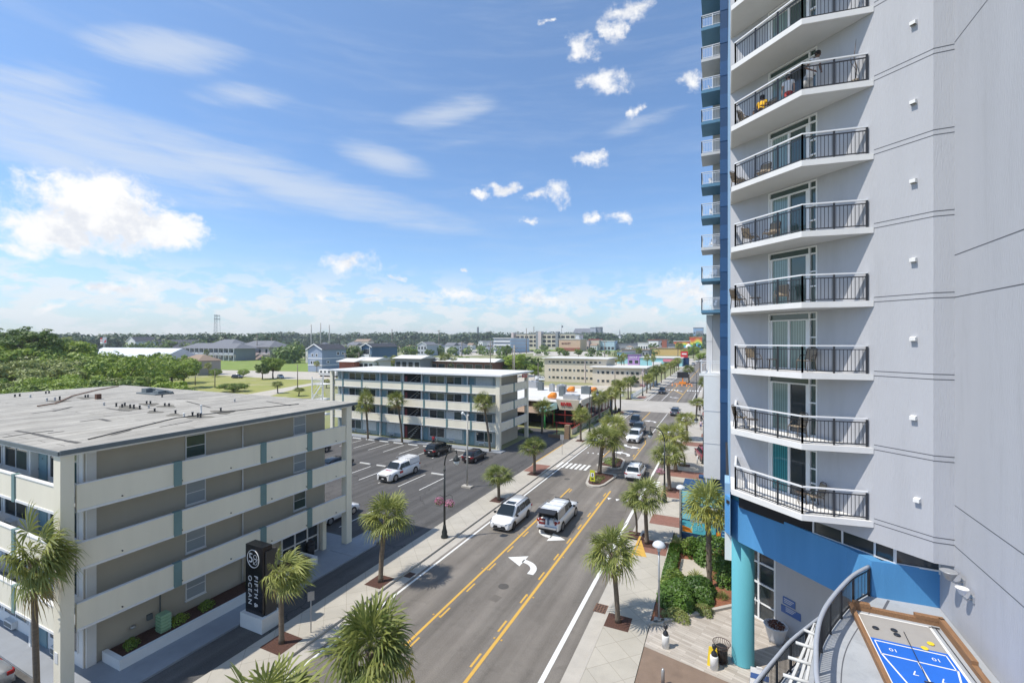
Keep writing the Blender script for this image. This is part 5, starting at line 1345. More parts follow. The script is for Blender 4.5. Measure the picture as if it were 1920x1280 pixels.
for (u, d, h, lab) in [(22, 150, 20.5, 'tallest flat-topped pine at the left edge'), (62, 142, 19.5, 'second flat-topped pine right of the tallest one at the left edge'), (-20, 150, 20, 'pine cut by the left edge')]:
    p = pd(u, d); put_tree(p.x, p.y, 3, h, lab, w=2.1)
# single trees and bushes on the open land
for (u, v, k, h, lab, w) in [(492, 711, 1, 7.0, 'dark round tree on the dry lawn left of the white car', None), (512, 709, 0, 9.0, 'taller tree on the dry lawn in front of the white car', None),
    (456, 706, 4, 3.3, 'wide low bush by the sandy road', None), (404, 706, 4, 3.4, 'low bush beside the parked dark car', None), (438, 734, 4, 2.6, 'spreading bush on the dry lawn behind the near roof', 1.0), (383, 692, 2, 8.0, 'tree right of the tan hip-roofed house', None),
    (540, 672, 1, 13, 'dark tree group left of the blue gabled house', None), (523, 668, 1, 16, 'tall dark tree behind the lawn', None), (560, 668, 0, 12, 'bright tree just left of the blue gabled house', None),
    (661, 690, 1, 12.5, 'dense dark tree between the two blue houses', None), (805, 672, 1, 9, 'round tree in front of the grey gabled house', None), (508, 652, 1, 36, 'tallest solitary tree on the skyline', None), (448, 655, 1, 27, 'dark wide tree above the grey motel roof', None),
    (320, 664, 0, 17, 'bright green tree left of the long grey motel', None), (870, 690, 0, 7, 'low tree behind the red brick motel', None), (940, 705, 1, 9, 'dark tree left of the utility pole', None), (965, 706, 0, 10, 'bright leafy tree beyond the second motel roof', None), (985, 704, 1, 9.5, 'rounded dark tree left of the beige block', None), (1003, 712, 0, 6, 'bush beside the white truck', None), (950, 672, 1, 13, 'dark tree right of the pale blue flats', None), (1020, 663, 1, 12, 'tree in front of the parking garage', None), (1050, 666, 0, 9, 'small tree on the far field edge', None), (1110, 668, 1, 10, 'tree above the beige block roof', None),
    (1225, 661, 1, 14, 'round tree before the yellow building', None), (1300, 672, 0, 11, 'tree at the far end of the street on the left', None), (1308, 665, 1, 14, 'dark tree where the street ends', None), (1286, 675, 0, 9, 'tree behind the dark kiosk', None), (1314, 679, 0, 7, 'tree at the right end of the street', None), (1060, 671, 1, 8, 'dark tree in the inland lot', None), (1085, 670, 0, 8, 'pale tree in the inland lot', None), (1186, 725, 1, 4, 'low tree beside the picket fence', None), (775, 672, 0, 9, 'tree left of the grey gabled house', None), (900, 663, 1, 12, 'tree left of the pale blue flats', None)]:
    p = gp(u, v); put_tree(p.x, p.y, k, h, lab, None, w)
for (u, v, h, lab) in [(521, 737, 3.6, 'bushy palm on the dry lawn behind the roof'), (560, 742, 2.4, 'low palm clump behind the roof, right of the bushy palm'), (594, 698, 6.0, 'palm in front of the blue gabled house by the camper'), (704, 706, 6.5, 'leftmost palm of the clump behind the second motel'), (724, 700, 8.5, 'second palm of the clump behind the second motel'), (738, 700, 9.0, 'third palm of the clump behind the second motel'), (748, 700, 8.4, 'fourth palm of the clump behind the second motel'), (392, 704, 6.0, 'shaggy palm right of the tan house'), (805, 704, 8.5, 'palm before the white motel roofs, left of the tall thin one'), (833, 704, 10.5, 'tall thin palm before the white motel roofs'), (850, 705, 8.6, 'palm between the thin palm and the utility pole'), (903, 705, 8.4, 'rightmost palm before the white motel roofs'), (612, 727, 3, 'palm clump beside the white stair tower'), (630, 728, 3, 'second palm clump by the white stair tower'),
    (389, 676, 9, 'left palm of three before the long grey motel'), (422, 675, 10.5, 'middle palm of three before the long grey motel'), (443, 675, 12, 'right palm of three before the long grey motel'), (1228 - 14, 690, 8, 'palm in the lot before the turquoise building'), (1225, 692, 8, 'palm standing alone before the turquoise wall'), (1293 - 22, 668, 15, 'tall palm before the yellow building'), (1277, 668, 14, 'second palm before the yellow building'), (1170, 690, 9, 'palm left of the purple shop'), (1198, 683, 12, 'palm in front of the purple shop'), (1155, 692, 8, 'palm beside the beige block roof'), (1166, 694, 8, 'shaggy palm behind the beige block roof')]:
    p = gp(u, v); h0 = h * .78; s = h0
    put_palm(p, [0, 2, 1][int(u) % 3], h0, lab, z=0, group=None, w=max(1.0, min(2.0, h * .17)))
# far woods: nobody could count these crowns
def woods(name, bands, m, seed):
    rnd = random.Random(seed); b = MB()
    for (u0, u1, d0, d1, cnt, h0, h1, r0, r1) in bands:
        for k in range(cnt):
            u = rnd.uniform(u0, u1); d = rnd.uniform(d0, d1); c = pd(u, d); h = rnd.uniform(h0, h1); r = rnd.uniform(r0, r1)
            cz_ = h - r * .55
            leaf_cloud(b, (c.x, c.y, cz_), r, 46, r * .26, rnd, .6, .6)
            leaf_cloud(b, (c.x, c.y, cz_ * .5), r * .9, 18, r * .4, rnd, 1.2, .3)
    return struct(name, b, m, 'stuff')
m_far = leafmat('far_wood_leaf', (0.025, 0.055, 0.02), (0.085, 0.13, 0.045), 0.2)
woods('far_woods', [(-120, 1340, 620, 900, 0, 23, 30, 9, 14), (-120, 520, 600, 850, 330, 22, 29, 9, 14), (-120, 160, 420, 600, 70, 17, 23, 8, 12), (160, 420, 605, 720, 90, 17, 23, 8, 12), (480, 1560, 1080, 1420, 620, 31, 41, 14, 20), (480, 1560, 960, 1060, 120, 16, 26, 9, 14)], m_far, 5)
woods('near_woods', [(-100, 100, 200, 380, 70, 11, 17, 5, 8), (100, 235, 200, 330, 45, 7, 11, 4, 7), (240, 345, 300, 380, 16, 6, 9, 4, 6), (520, 572, 330, 420, 16, 9, 14, 5, 8), (240, 560, 480, 580, 26, 12, 20, 6, 9), (590, 960, 520, 700, 46, 7, 12, 6, 9), (560, 900, 250, 360, 14, 4, 7, 4, 6), (1180, 1300, 480, 620, 10, 5, 9, 5, 8), (1000, 1170, 480, 560, 8, 5, 8, 4, 6), (930, 1010, 230, 300, 14, 5, 8, 4, 6)], m_leafB, 6)
for o in PP + TP: 
    for c in list(o.children): bpy.data.objects.remove(c)
    bpy.data.objects.remove(o)
# ---------------- vehicles ----------------
def paint(name, col, metal=0.0): return mat('car_paint_' + name, col, 0.28, coat=0.8, metal=metal, var=.02, vscale=1)
pw = paint('white', (0.78, 0.79, 0.80)); pk = paint('black', (0.015, 0.016, 0.018)); pn = paint('navy', (0.02, 0.03, 0.05), .2); pg = paint('slate', (0.10, 0.12, 0.16), .3); pr = paint('red', (0.22, 0.012, 0.018)); ps = paint('silver', (0.42, 0.43, 0.44), .4)
m_tyre = mat('tyre', (0.018, 0.018, 0.018), 0.85); m_rim = mat('wheel_rim', (0.42, 0.42, 0.43), 0.3, metal=.8, var=.1, vscale=20); m_rimk = mat('dark_rim', (0.05, 0.05, 0.055), 0.3, metal=.6)
m_trim = mat('black_trim', (0.02, 0.02, 0.022), 0.55); m_head = mat('headlight_lens', (0.22, 0.24, 0.27), 0.12, spec=.6); m_tail = mat('tail_light', (0.32, 0.01, 0.012), 0.15, spec=.8); m_plate = mat('number_plate', (0.65, 0.65, 0.66), .5)
def loft(b, secs):
    """secs: list of closed rings (same count)"""
    n = len(secs[0]); o = len(b.v)
    for s in secs: b.v.extend([tuple(p) for p in s])
    for i in range(len(secs) - 1):
        for k in range(n):
            b.f.append((o + i * n + k, o + i * n + (k + 1) % n, o + (i + 1) * n + (k + 1) % n, o + (i + 1) * n + k)); b.mi.append(0); b.sm.append(True)
    b.f.append(tuple(o + k for k in range(n - 1, -1, -1))); b.mi.append(0); b.sm.append(False)
    b.f.append(tuple(o + (len(secs) - 1) * n + k for k in range(n))); b.mi.append(0); b.sm.append(False)
TYPES = {
 # length, width, height, nose z, hood-end z, belt z, [x of windshield base, roof front, roof rear, rear glass base], tail top z, rear deck (None = none)
 'minivan': dict(L=5.15, W=1.98, Hh=1.76, nose=.78, hood=1.04, belt=1.06, g=(1.55, .60, -2.12, -2.48), tail=1.06, wb=3.06, wr=.36),
 'suv': dict(L=4.75, W=1.90, Hh=1.70, nose=.86, hood=1.06, belt=1.08, g=(1.15, .42, -1.85, -2.22), tail=1.05, wb=2.80, wr=.37),
 'bigsuv': dict(L=5.1, W=2.0, Hh=1.84, nose=.95, hood=1.15, belt=1.15, g=(1.2, .55, -2.1, -2.42), tail=1.12, wb=3.0, wr=.40),
 'hatch': dict(L=4.3, W=1.78, Hh=1.52, nose=.72, hood=.94, belt=.96, g=(1.05, .25, -1.45, -2.0), tail=.98, wb=2.6, wr=.33),
 'sedan': dict(L=4.8, W=1.84, Hh=1.46, nose=.70, hood=.93, belt=.95, g=(1.1, .25, -1.0, -1.75), tail=1.0, wb=2.8, wr=.34),
 'pickup': dict(L=5.9, W=2.03, Hh=1.90, nose=1.02, hood=1.20, belt=1.20, g=(1.35, .70, -.95, -1.15), tail=1.22, wb=3.75, wr=.41),
}
def make_car(kind, pm, name, label, cat='car', loc=(0, 0, 0), rz=0, rim=None, sunroof=False, cap=False, gate_open=False, group=None, detail=True):
    T = TYPES[kind]; L, W, Hh = T['L'], T['W'], T['Hh']; hw = W / 2; g0, g1, g2, g3 = T['g']; wb = T['wb']; wr = T['wr']
    root = thing(name, label, cat, (0, 0, 0), 0, group)
    def ring(x, w, zb, zt, zm=None, cr=.10):
        zm = zm or (zb + (zt - zb) * .55)
        r = [(x, -w * .90, zb), (x, -w * .985, zb + .08), (x, -w, zm), (x, -w * .985, zt - .10), (x, -w * .93, zt - .02), (x, -w * .6, zt + cr * .3), (x, 0, zt + cr * .5)]
        return r + [(p[0], -p[1], p[2]) for p in reversed(r[:-1])]
    fx = L / 2; xr = -L / 2
    hoodx = g0
    st = [(fx, .80, .32, T['nose'] - .12), (fx - .06, .90, .24, T['nose'] - .02), (fx - .35, .975, .22, T['nose'] + .04), (hoodx + (fx - hoodx) * .45, 1, .22, T['hood'] - .04), (hoodx, 1, .22, T['hood']),
          (g1, 1.0, .22, T['belt']), (0, 1.0, .22, T['belt']), (-.9, 1.0, .22, T['belt'] + .0), (xr + .45, .99, .24, T['tail']), (xr + .10, .95, .28, T['tail'] - .02), (xr, .86, .36, T['tail'] - .12)]
    b = MB(); loft(b, [ring(x, hw * w, zb, zt) for x, w, zb, zt in st]); 
    for f in range(len(b.f)): pass
    body = part('body', b, pm, root, world=False)
    # greenhouse
    b = MB(); tb = hw * .92; tr_ = hw * .74
    def gring(x, w, z0, z1, w1):
        r = [(x, -w, z0), (x, -w1 * .98 - (w - w1) * .12, z1 - .09), (x, -w1 * .9, z1 - .02), (x, -w1 * .5, z1 + .015), (x, 0, z1 + .025)]
        return r + [(p[0], -p[1], p[2]) for p in reversed(r[:-1])]
    zbel = T['belt'] - .05
    loft(b, [gring(g0, tb, zbel, zbel + .07, tb * .97), gring((g0 + g1) / 2, tb, zbel, (zbel + Hh) / 2 - .02, (tb + tr_) / 2), gring(g1, tb, zbel, Hh - .035, tr_), gring((g1 + g2) / 2, tb, zbel, Hh, tr_), gring(g2, tb * .98, zbel, Hh - .05, tr_ * .97), gring(g3, tb * .96, zbel, zbel + .10, tb * .93)])
    part('cabin', b, pm, body, world=False)
    # glass
    b = MB()
    def P(x0, x1, t): return x0 + (x1 - x0) * t
    e = .022
    zf0 = T['hood'] + .03; zf1 = Hh - .06
    b.add([(g0 - .04 + e, -tb * .86, zf0), (g0 - .04 + e, tb * .86, zf0), (g1 + .03 + e, tr_ * .90, zf1), (g1 + .03 + e, -tr_ * .90, zf1)], [(0, 1, 2, 3)])
    o = part('windscreen', b, m_carglass, root, world=False)
    me = o.data; me.transform(Matrix.Translation((.05, 0, .075)))
    b = MB(); b.add([(g3 + .03 - e, tb * .80, T['tail'] + .10), (g3 + .03 - e, -tb * .80, T['tail'] + .10), (g2 - .05 - e, -tr_ * .86, Hh - .13), (g2 - .05 - e, tr_ * .86, Hh - .13)], [(0, 1, 2, 3)])
    if not cap: o = part('rear_window', b, m_carglass, root, world=False); o.data.transform(Matrix.Translation((-.05, 0, .05)))
    zs0 = T['belt'] + .07; zs1 = Hh - .14
    sA = g0 - .28; sB = g1 - .10; sC = g2 + .10; sD = g3 + .20
    nwin = 2 if kind in ('sedan', 'hatch', 'pickup') else 3
    for s in (-1, 1):
        for k in range(nwin):
            t0, t1 = k / nwin, (k + 1) / nwin
            xa0, xa1 = P(sA, sD, t0) - (.035 if k else 0), P(sA, sD, t1) + (.035 if k < nwin - 1 else 0)
            xb0, xb1 = (P(sA, sD, t0) - .035 if k else sB), (P(sA, sD, t1) + .035 if k < nwin - 1 else sC)
            y0 = tb * .985 + .028; y1 = tr_ + .028 + (tb - tr_) * .13
            b = MB(); v = [(xa0, s * y0, zs0), (xa1, s * y0, zs0), (xb1, s * y1, zs1), (xb0, s * y1, zs1)]
            b.add(v if s < 0 else v[::-1], [(0, 3, 2, 1)] if s < 0 else [(0, 3, 2, 1)])
            part('side_window', b, m_carglass, root, world=False)
    # wheels
    for sx in (1, -1):
        for s in (-1, 1):
            x = sx * wb / 2 + (.08 if kind == 'minivan' else 0); yo = s * (hw - .10)
            b = MB(); 
            def disc(b, r, y0, y1, n=20, c=(x, wr)):
                o_ = len(b.v)
                for yy in (y0, y1):
                    for k in range(n): b.v.append((c[0] + r * cos(2 * pi * k / n), yy, c[1] + r * sin(2 * pi * k / n)))
                for k in range(n): b.f.append((o_ + k, o_ + (k + 1) % n, o_ + n + (k + 1) % n, o_ + n + k)); b.mi.append(0); b.sm.append(True)
                b.f.append(tuple(o_ + k for k in range(n))); b.f.append(tuple(o_ + n + k for k in range(n - 1, -1, -1))); b.mi += [0, 0]; b.sm += [False, False]
            disc(b, wr, yo - s * .12, s * (hw + .012)); w = part('wheel', b, m_tyre, root, world=False)
            b = MB(); disc(b, wr * .66, s * (hw - .05), s * (hw + .02)); part('rim', b, rim or m_rim, w, world=False)
            b = MB()
            n = 12; o_ = len(b.v); ra, rb_ = wr * 1.02, wr * 1.17
            for k in range(n + 1):
                a = radians(-14) + radians(208) * k / n
                for r_ in (ra, rb_): b.v.append((x + r_ * cos(a), s * (hw + .006), wr + r_ * sin(a)))
            for k in range(n): b.f.append((o_ + 2 * k, o_ + 2 * k + 1, o_ + 2 * k + 3, o_ + 2 * k + 2)); b.mi.append(0); b.sm.append(False)
            part('wheel_arch', b, m_trim, body, world=False)
    # lamps, grille, bumpers
    for s in (-1, 1):
        b = MB(); zn = T['nose']; b.add([(fx - .005, s * hw * .50, zn - .18), (fx - .10, s * hw * .90, zn - .14), (fx - .30, s * hw * .985, zn - .04), (fx - .25, s * hw * .95, zn + .03), (fx - .05, s * hw * .55, zn - .06)], [(0, 1, 2, 3, 4)] if s > 0 else [(4, 3, 2, 1, 0)])
        o = part('headlight', b, m_head, root, world=False); o.data.transform(Matrix.Translation((.045, s * .03, .035)))
        b = MB(); zt_ = T['tail']; b.box(xr - .012, xr + .09, min(s * hw * .60, s * hw * .88), max(s * hw * .60, s * hw * .88), zt_ - .26, zt_ - .10); b.box(xr + .06, xr + .28, min(s * hw * .90, s * hw * 1.0), max(s * hw * .90, s * hw * 1.0), zt_ - .24, zt_ - .08)
        part('tail_light', b, m_tail, root, world=False)
        b = MB(); b.box(g0 - .42, g0 - .26, min(s * hw, s * (hw + .20)), max(s * hw, s * (hw + .20)), T['belt'] + .0, T['belt'] + .16); part('mirror', b, m_trim if kind != 'bigsuv' else pm, root, world=False)
        b = MB(); b.box(-wb / 2 + wr + .1, wb / 2 - wr - .1, min(s * (hw - .02), s * (hw + .012)), max(s * (hw - .02), s * (hw + .012)), .20, .32); part('sill_trim', b, m_trim, root, world=False)
    b = MB(); zn = T['nose']; b.add([(fx + .02, -hw * .66, .30), (fx + .02, hw * .66, .30), (fx + .02, hw * .52, zn - .22), (fx + .02, -hw * .52, zn - .22)], [(0, 1, 2, 3)]); part('grille', b, m_trim, root, world=False)
    b = MB(); b.box(fx + .021, fx + .035, -.16, .16, .44, .56); part('number_plate', b, m_plate, root, world=False)
    b = MB(); b.box(xr - .03, xr - .015, -.16, .16, T['tail'] - .42, T['tail'] - .30); part('number_plate', b, m_plate, root, world=False)
    b = MB(); b.box(xr - .05, xr + .06, -hw * .80, hw * .80, .28, .48); part('rear_bumper', b, m_trim if kind in ('pickup', 'bigsuv', 'suv') else pm, root, world=False)
    if sunroof: b = MB(); b.box(g1 - .75, g1 - .15, -.42, .42, Hh - .01, Hh + .028); part('sunroof', b, m_carglass, root, world=False)
    if kind in ('minivan', 'suv'):
        for s in (-1, 1): b = MB(); b.tube([(g1 - .1, s * tr_ * .86, Hh + .02), (g2 + .1, s * tr_ * .86, Hh + .02)], .022, 6); part('roof_rail', b, m_trim, root, world=False)
    if kind == 'pickup':
        # service cap over the bed
        zc = T['tail'] - .04; b = MB(); x0, x1 = xr + .06, g3 + .22; hy = hw * .93; hy2 = hw * .84; zt2 = Hh + (.04 if cap != 'flat' else .10)
        v = [(x0, -hy, zc), (x1, -hy, zc), (x1, hy, zc), (x0, hy, zc), (x0 + .10, -hy2, zt2), (x1, -hy2, zt2), (x1, hy2, zt2), (x0 + .10, hy2, zt2)]
        fs = [(4, 5, 6, 7), (0, 1, 5, 4), (1, 2, 6, 5), (2, 3, 7, 6)] + ([] if gate_open else [(3, 0, 4, 7)])
        b.add(v, fs); cp_ = part('bed_cap', b, pm, root, world=False)
        for s in (-1, 1):
            b = MB(); 
            v = [(x0 + .15, s * (hy + .006), zc + .14), (x1 - .08, s * (hy + .006), zc + .14), (x1 - .08, s * (hy2 + .03), zt2 - .12), (x0 + .22, s * (hy2 + .03), zt2 - .12)]
            b.add(v, [(0, 1, 2, 3)]); part('cap_side_panel', b, pm if cap == 'flat' else ps, cp_, world=False)
            b = MB(); b.tube([(x0 + .2, s * (hy - .02), zt2 + .10), (x1 + .5, s * (hy - .1), zt2 + .10)], .022, 6); part('roof_rack', b, ps, cp_, world=False)
            b = MB(); b.tube([(x0 + .15, s * (hy + .02), zc + .12), (x1 - .05, s * (hy + .02), zc + .12)], .016, 4); part('cap_seam', b, m_trim, cp_, world=False)
        b = MB()
        for q in range(3): b.tube([(x0 + .35 + q * .9, -hy + .02, zt2 + .10), (x0 + .35 + q * .9, hy - .02, zt2 + .10)], .02, 6)
        part('rack_crossbar', b, ps, cp_, world=False)
        if gate_open:
            b = MB(); b.obox((x0 - .36, 0, zt2 + .07), (.42, 0, .04), (0, hy2, 0), (0, 0, .025)); part('raised_tailgate', b, m_trim, root, world=False)
            b = MB(); b.box(x0 - .02, x0 + .02, -hy * .96, hy * .96, .62, .66); b.box(x0 + .3, x0 + .34, -hy * .93, hy * .93, .7, zt2 - .08); part('cargo_opening', b, m_dark, root, world=False)
            mats_dr = mat('deep_red', (.20, .015, .012), .5, .1, 3); m_greyblue = mat('grey_blue', (.12, .17, .24), .6)
            for (ya, yb, za, zb_, m_, nm) in [(.22, .80, .78, 1.22, mats_dr, 'red_cargo_board'), (-.80, -.64, .85, 1.15, mats_dr, 'red_tool_box'), (-.45, -.25, .80, 1.05, m_white, 'white_bucket'), (-.15, .02, .8, 1.3, m_greyblue, 'blue_hose'), (-.6, -.5, 1.0, 1.4, m_steel, 'tool_rack')]:
                b = MB(); b.box(x0 - .10, x0 + .26, ya, yb, za, zb_); o = part(nm, b, m_, root, world=False)
            b = MB(); 
            for q in range(5): b.box(x0 - .115, x0 - .101, .28 + q * .09, .34 + q * .09, .98, 1.1)
            part('board_lettering', b, m_white, root, world=False)
            b = MB(); b.box(xr - .42, xr - .0, -hw * .86, hw * .86, .60, .66); part('lowered_tailgate', b, ps, root, world=False)
    root.location = loc; root.rotation_euler = (0, 0, rz)
    return root
UP, DN = pi / 2, -pi / 2       # +Y / -Y heading (car nose is local +x)
make_car('minivan', pw, 'minivan', 'white minivan with black sunroof driving towards the camera in the left lane', 'minivan', (-17.55, 37.6, 0), DN, rim=m_rimk, sunroof=True)
sp_ = make_car('pickup', pw, 'pickup_truck', 'white service pickup in the turn lane with its rear cap raised and red tools inside', 'pickup truck', (-13.65, 39.4, 0), UP, cap='round', gate_open=True)
pt = make_car('pickup', pw, 'pickup_truck', 'white pickup with red lettering on bonnet and door parked in the lot', 'pickup truck', (-35.85, 44.4, 0), DN, cap='flat')
def sign_on(car, txt, size, mloc, m):
    cu = text_mesh(txt, size, mloc, m, None, 'door_lettering', .002, bold=.012); cu.parent = car; return cu
sign_on(pt, 'TRULY', .30, frame_mtx(Vector((1.95, 0, 1.225)), (0, 1, 0), (-1, 0, 0.12)), m_red)
b = MB(); b.box(.55, 1.15, 1.02, 1.032, .75, 1.02); part('red_door_sign', b, m_red, pt, world=False)
make_car('suv', pk, 'parked_suv', 'black SUV parked nose to the second motel', 'SUV', (-37.95, 55.9, 0), UP)
make_car('hatch', paint('dark_plum', (.025, .015, .018)), 'parked_hatchback', 'dark hatchback parked behind the tall grey lamp pole', 'hatchback', (-31.35, 55.0, 0), UP)
make_car('sedan', pk, 'parked_car', 'black car mostly hidden by the far column of the near motel', 'car', (-45.7, 43.9, 0), UP)
make_car('sedan', pk, 'parked_car', 'black car seen over the upper gallery parapet of the near motel', 'car', (-54.4, 48.2, 0), UP)
make_car('sedan', pw, 'parked_sedan', 'white sedan parked behind the far column of the near motel', 'sedan', (-32.8, 31.4, 0), UP)
make_car('sedan', pn, 'parked_car', 'dark car under the far gallery of the second motel', 'car', (-28.6, 74.5, 0), UP) if False else None
make_car('sedan', ps, 'parked_car', 'grey car with red tail light at the bottom left corner', 'car', (-31.35, 7.2, 0), DN)
make_car('suv', pw, 'suv', 'white SUV driving away in the right lane beside the median island', 'SUV', (-9.75, 56.6, 0), UP)
make_car('bigsuv', pw, 'suv', 'white SUV facing the camera at the head of the queue in the turn lane', 'SUV', (-13.4, 77.0, 0), DN)
make_car('bigsuv', pk, 'suv', 'black SUV second in the queue behind the white one', 'SUV', (-13.9, 83.4, 0), DN)
make_car('minivan', pn, 'minivan', 'dark blue minivan third in the queue of oncoming cars', 'minivan', (-15.9, 92.2, 0), DN + .05)
make_car('suv', pg, 'suv', 'slate grey SUV driving away at the cross street', 'SUV', (-9.85, 107.7, 0), UP)
make_car('sedan', pw, 'sedan', 'white car in the right lane half hidden by the palms', 'car', (-9.3, 83.5, 0), UP)
make_car('bigsuv', pn, 'suv', 'dark SUV approaching beyond the cross street', 'SUV', (-17.7, 150.5, 0), DN)
make_car('bigsuv', pr, 'parked_suv', 'red SUV parked beside the white stair block on the right', 'SUV', (-2.4, 68.8, 0), UP + .25)
for (u, v, k, m_, dr, lab) in [(1300, 684, 'sedan', ps, DN, 'silver car far down the street, nearest of the far group'), (1307, 679, 'suv', pw, DN, 'white car far down the street behind the silver one'), (1312, 675, 'suv', pn, UP, 'dark car far down the street in the right lane'), (1317, 671.5, 'suv', pk, UP, 'farthest dark car visible down the street'),
    (1180, 677, 'suv', pw, 1.0, 'white car parked before the purple shop'), (1207, 681, 'sedan', pw, .6, 'white car parked before the turquoise wall'), (1217, 682.5, 'suv', pk, .6, 'black car parked beside the white one at the turquoise wall'), (1150, 679, 'suv', pg, 1.0, 'grey car parked left of the purple shop'),
    (445, 709, 'suv', pn, .3, 'dark blue car by the bushes on the sandy road'), (526, 709, 'suv', pw, -.4, 'white SUV behind the trees on the dry lawn'), (1016, 714, 'pickup', pw, .1, 'white truck parked left of the beige block'), (960 + 3, 708, 'sedan', pw, 0.2, 'white car parked behind the second motel')]:
    p = gp(u, v); c = make_car(k, m_, 'car' if k != 'pickup' else 'pickup_truck', lab, 'car', (p.x, p.y, 0), dr, cap='flat' if k == 'pickup' else False)
    s = 1.0 if p.y < 330 else 1.15; c.scale = (s, s, s)
# rows of far parked cars by the shops
ONM = ['first', 'second', 'third', 'fourth', 'fifth', 'sixth', 'seventh', 'eighth', 'ninth', 'tenth', 'eleventh', 'twelfth', 'thirteenth', 'fourteenth', 'fifteenth', 'sixteenth']
rnd = random.Random(4)
cols = [pw, pk, ps, pg, pr, pw, pn]
protos = [make_car('suv', m_, 'parked_car', 'far parked car', 'car', (0, -900, -50)) for m_ in (pw, pk, ps, pr)]
for i in range(16):
    p = gp(1035 + i * 8.3, 655.2 + (i % 3) * .25); c = dup(protos[i % 4], (p.x, p.y, 0), rnd.choice([.1, 1.6, -.05]), 1.5, 'small %s car, %s from the left below the far shops' % (['white', 'black', 'silver', 'red'][i % 4], ONM[i]), 'cars parked before the far shops')
for i in range(7):
    p = gp(873 + i * 7.5, 661 + (i % 2) * .5); c = dup(protos[(i * 3) % 4], (p.x, p.y, 0), rnd.choice([.1, 1.6]), 1.4, 'small %s car, %s from the left below the pale blue flats' % (['white', 'black', 'silver', 'red'][(i * 3) % 4], ONM[i]), 'cars parked below the pale blue flats')
for o in protos:
    for c in list(o.children):
        for g in list(c.children): bpy.data.objects.remove(g)
        bpy.data.objects.remove(c)
    bpy.data.objects.remove(o)
# camper on the lawn
p = gp(618, 706); b = MB(); b.box(p.x - 5.5, p.x + 5.5, p.y - 1.3, p.y + 1.3, .7, 3.4)
cm = thing('camper_trailer', 'white camper trailer parked by the blue gabled house', 'camper', (p.x, p.y, 0)); part('body', b, m_white, cm)
b = MB(); 
for k in range(4): b.box(p.x - 4.6 + k * 2.5, p.x - 3.4 + k * 2.5, p.y - 1.34, p.y - 1.302, 1.9, 2.7)
part('window', b, m_glass, cm); b = MB(); b.box(p.x - 4.8, p.x + 5.2, p.y - 1.2, p.y + 1.2, .0, .7); part('undercarriage', b, m_trim, cm); b = MB(); b.box(p.x - 5.52, p.x + 5.52, p.y - 1.35, p.y - 1.303, 1.25, 1.45); part('stripe', b, m_fascia, cm)
# ---------------- lamps, signs, street furniture ----------------
m_flower = leafmat('pink_flowers', (0.35, 0.06, 0.15), (0.60, 0.25, 0.38), .2); m_globe = mat('lamp_glass', (.62, .64, .62), .15)
def basket(par, c, r=.34, seed=1):
    rnd = random.Random(seed); b = MB(); leaf_cloud(b, c, r, 260, .06, rnd, .75, .7); o = part('flower_basket', b, m_flower, par, world=True)
    b = MB(); leaf_cloud(b, (c[0], c[1], c[2] - .12), r * .85, 160, .07, rnd, .7, .7); part('basket_foliage', b, m_leafC, o, world=True)
def hook_lamp(base, hgt, ax, label, baskets=False, z=KH, group='black lamp posts along the street'):
    t = thing('street_lamp', label, 'street lamp', (base.x, base.y, z), 0, group); x, y = base.x, base.y
    b = MB(); b.lathe([(.30, 0), (.30, .12), (.22, .25), (.24, .45), (.15, .75), (.12, 1.0), (.10, 1.05)], (x, y, z), 12); part('base', b, m_lamp, t)
    b = MB(); hp = hgt * .82; b.tube([(x, y, z + .9), (x, y, z + hp * .5), (x, y, z + hp)], [.10, .085, .07], 10); b.lathe([(.10, 0), (.12, .04), (.10, .1)], (x, y, z + hp * .93), 10); part('pole', b, m_lamp, t)
    r = abs(ax) * .62; pts = []
    for k in range(9):
        a = pi * .5 * k / 8; pts.append((x + (1 - cos(a)) * r * (1 if ax > 0 else -1), y, z + hp - .05 + sin(a) * (hgt - hp)))
    pts.append((x + ax, y, z + hgt + .02)); pts.append((x + ax, y, z + hgt - .25))
    b = MB(); b.tube(pts, .055, 8); part('arm', b, m_lamp, t)
    b = MB(); b.lathe([(.07, 0), (.10, -.25), (.26, -.42), (.30, -.55), (.26, -.60)], (x + ax, y, z + hgt - .2), 12); part('lantern', b, m_lamp, t)
    b = MB(); b.lathe([(.23, 0), (.22, -.18), (.12, -.34), (.03, -.38)], (x + ax, y, z + hgt - .80), 12); part('glass_globe', b, m_globe, t)
    if baskets:
        b = MB(); zb = z + hgt * .41
        for s in (-1, 1): b.tube([(x, y, zb + .35), (x + s * .35 , y + s * .2, zb + .55), (x + s * .55, y + s * .3, zb + .45), (x + s * .55, y + s * .3, zb + .1)], .018, 5)
        part('basket_bracket', b, m_lamp, t)
        for s in ((-1, 1) if ax > 0 else (-1,)): basket(t, (x + s * .38, y + s * .2, zb - .05 - .1 * s), .44, s + 3)
    return t
hook_lamp(gp(833.5, 1007, KH), 7.3, 1.16, 'black hooked lamp post with two pink flower baskets between palms on the left pavement', True)
hook_lamp(gp(1246, 941, KH), 7.5, -1.4, 'tall black hooked lamp post arching left over the right lane with a flower basket', True)
hook_lamp(gp(1105.5, 813, KH), 8.0, 1.4, 'black hooked lamp post in front of the restaurant side', False)
hook_lamp(gp(1205, 742, KH), 7.6, 1.0, 'black lamp post with baskets just past the cross street on the left', True)
hook_lamp(gp(1306, 746, KH), 8.0, -2.0, 'black hooked lamp post past the cross street on the right', False)
hook_lamp(gp(1319, 869, KH), 6.5, -.9, 'black lamp post by the red parked SUV', False)
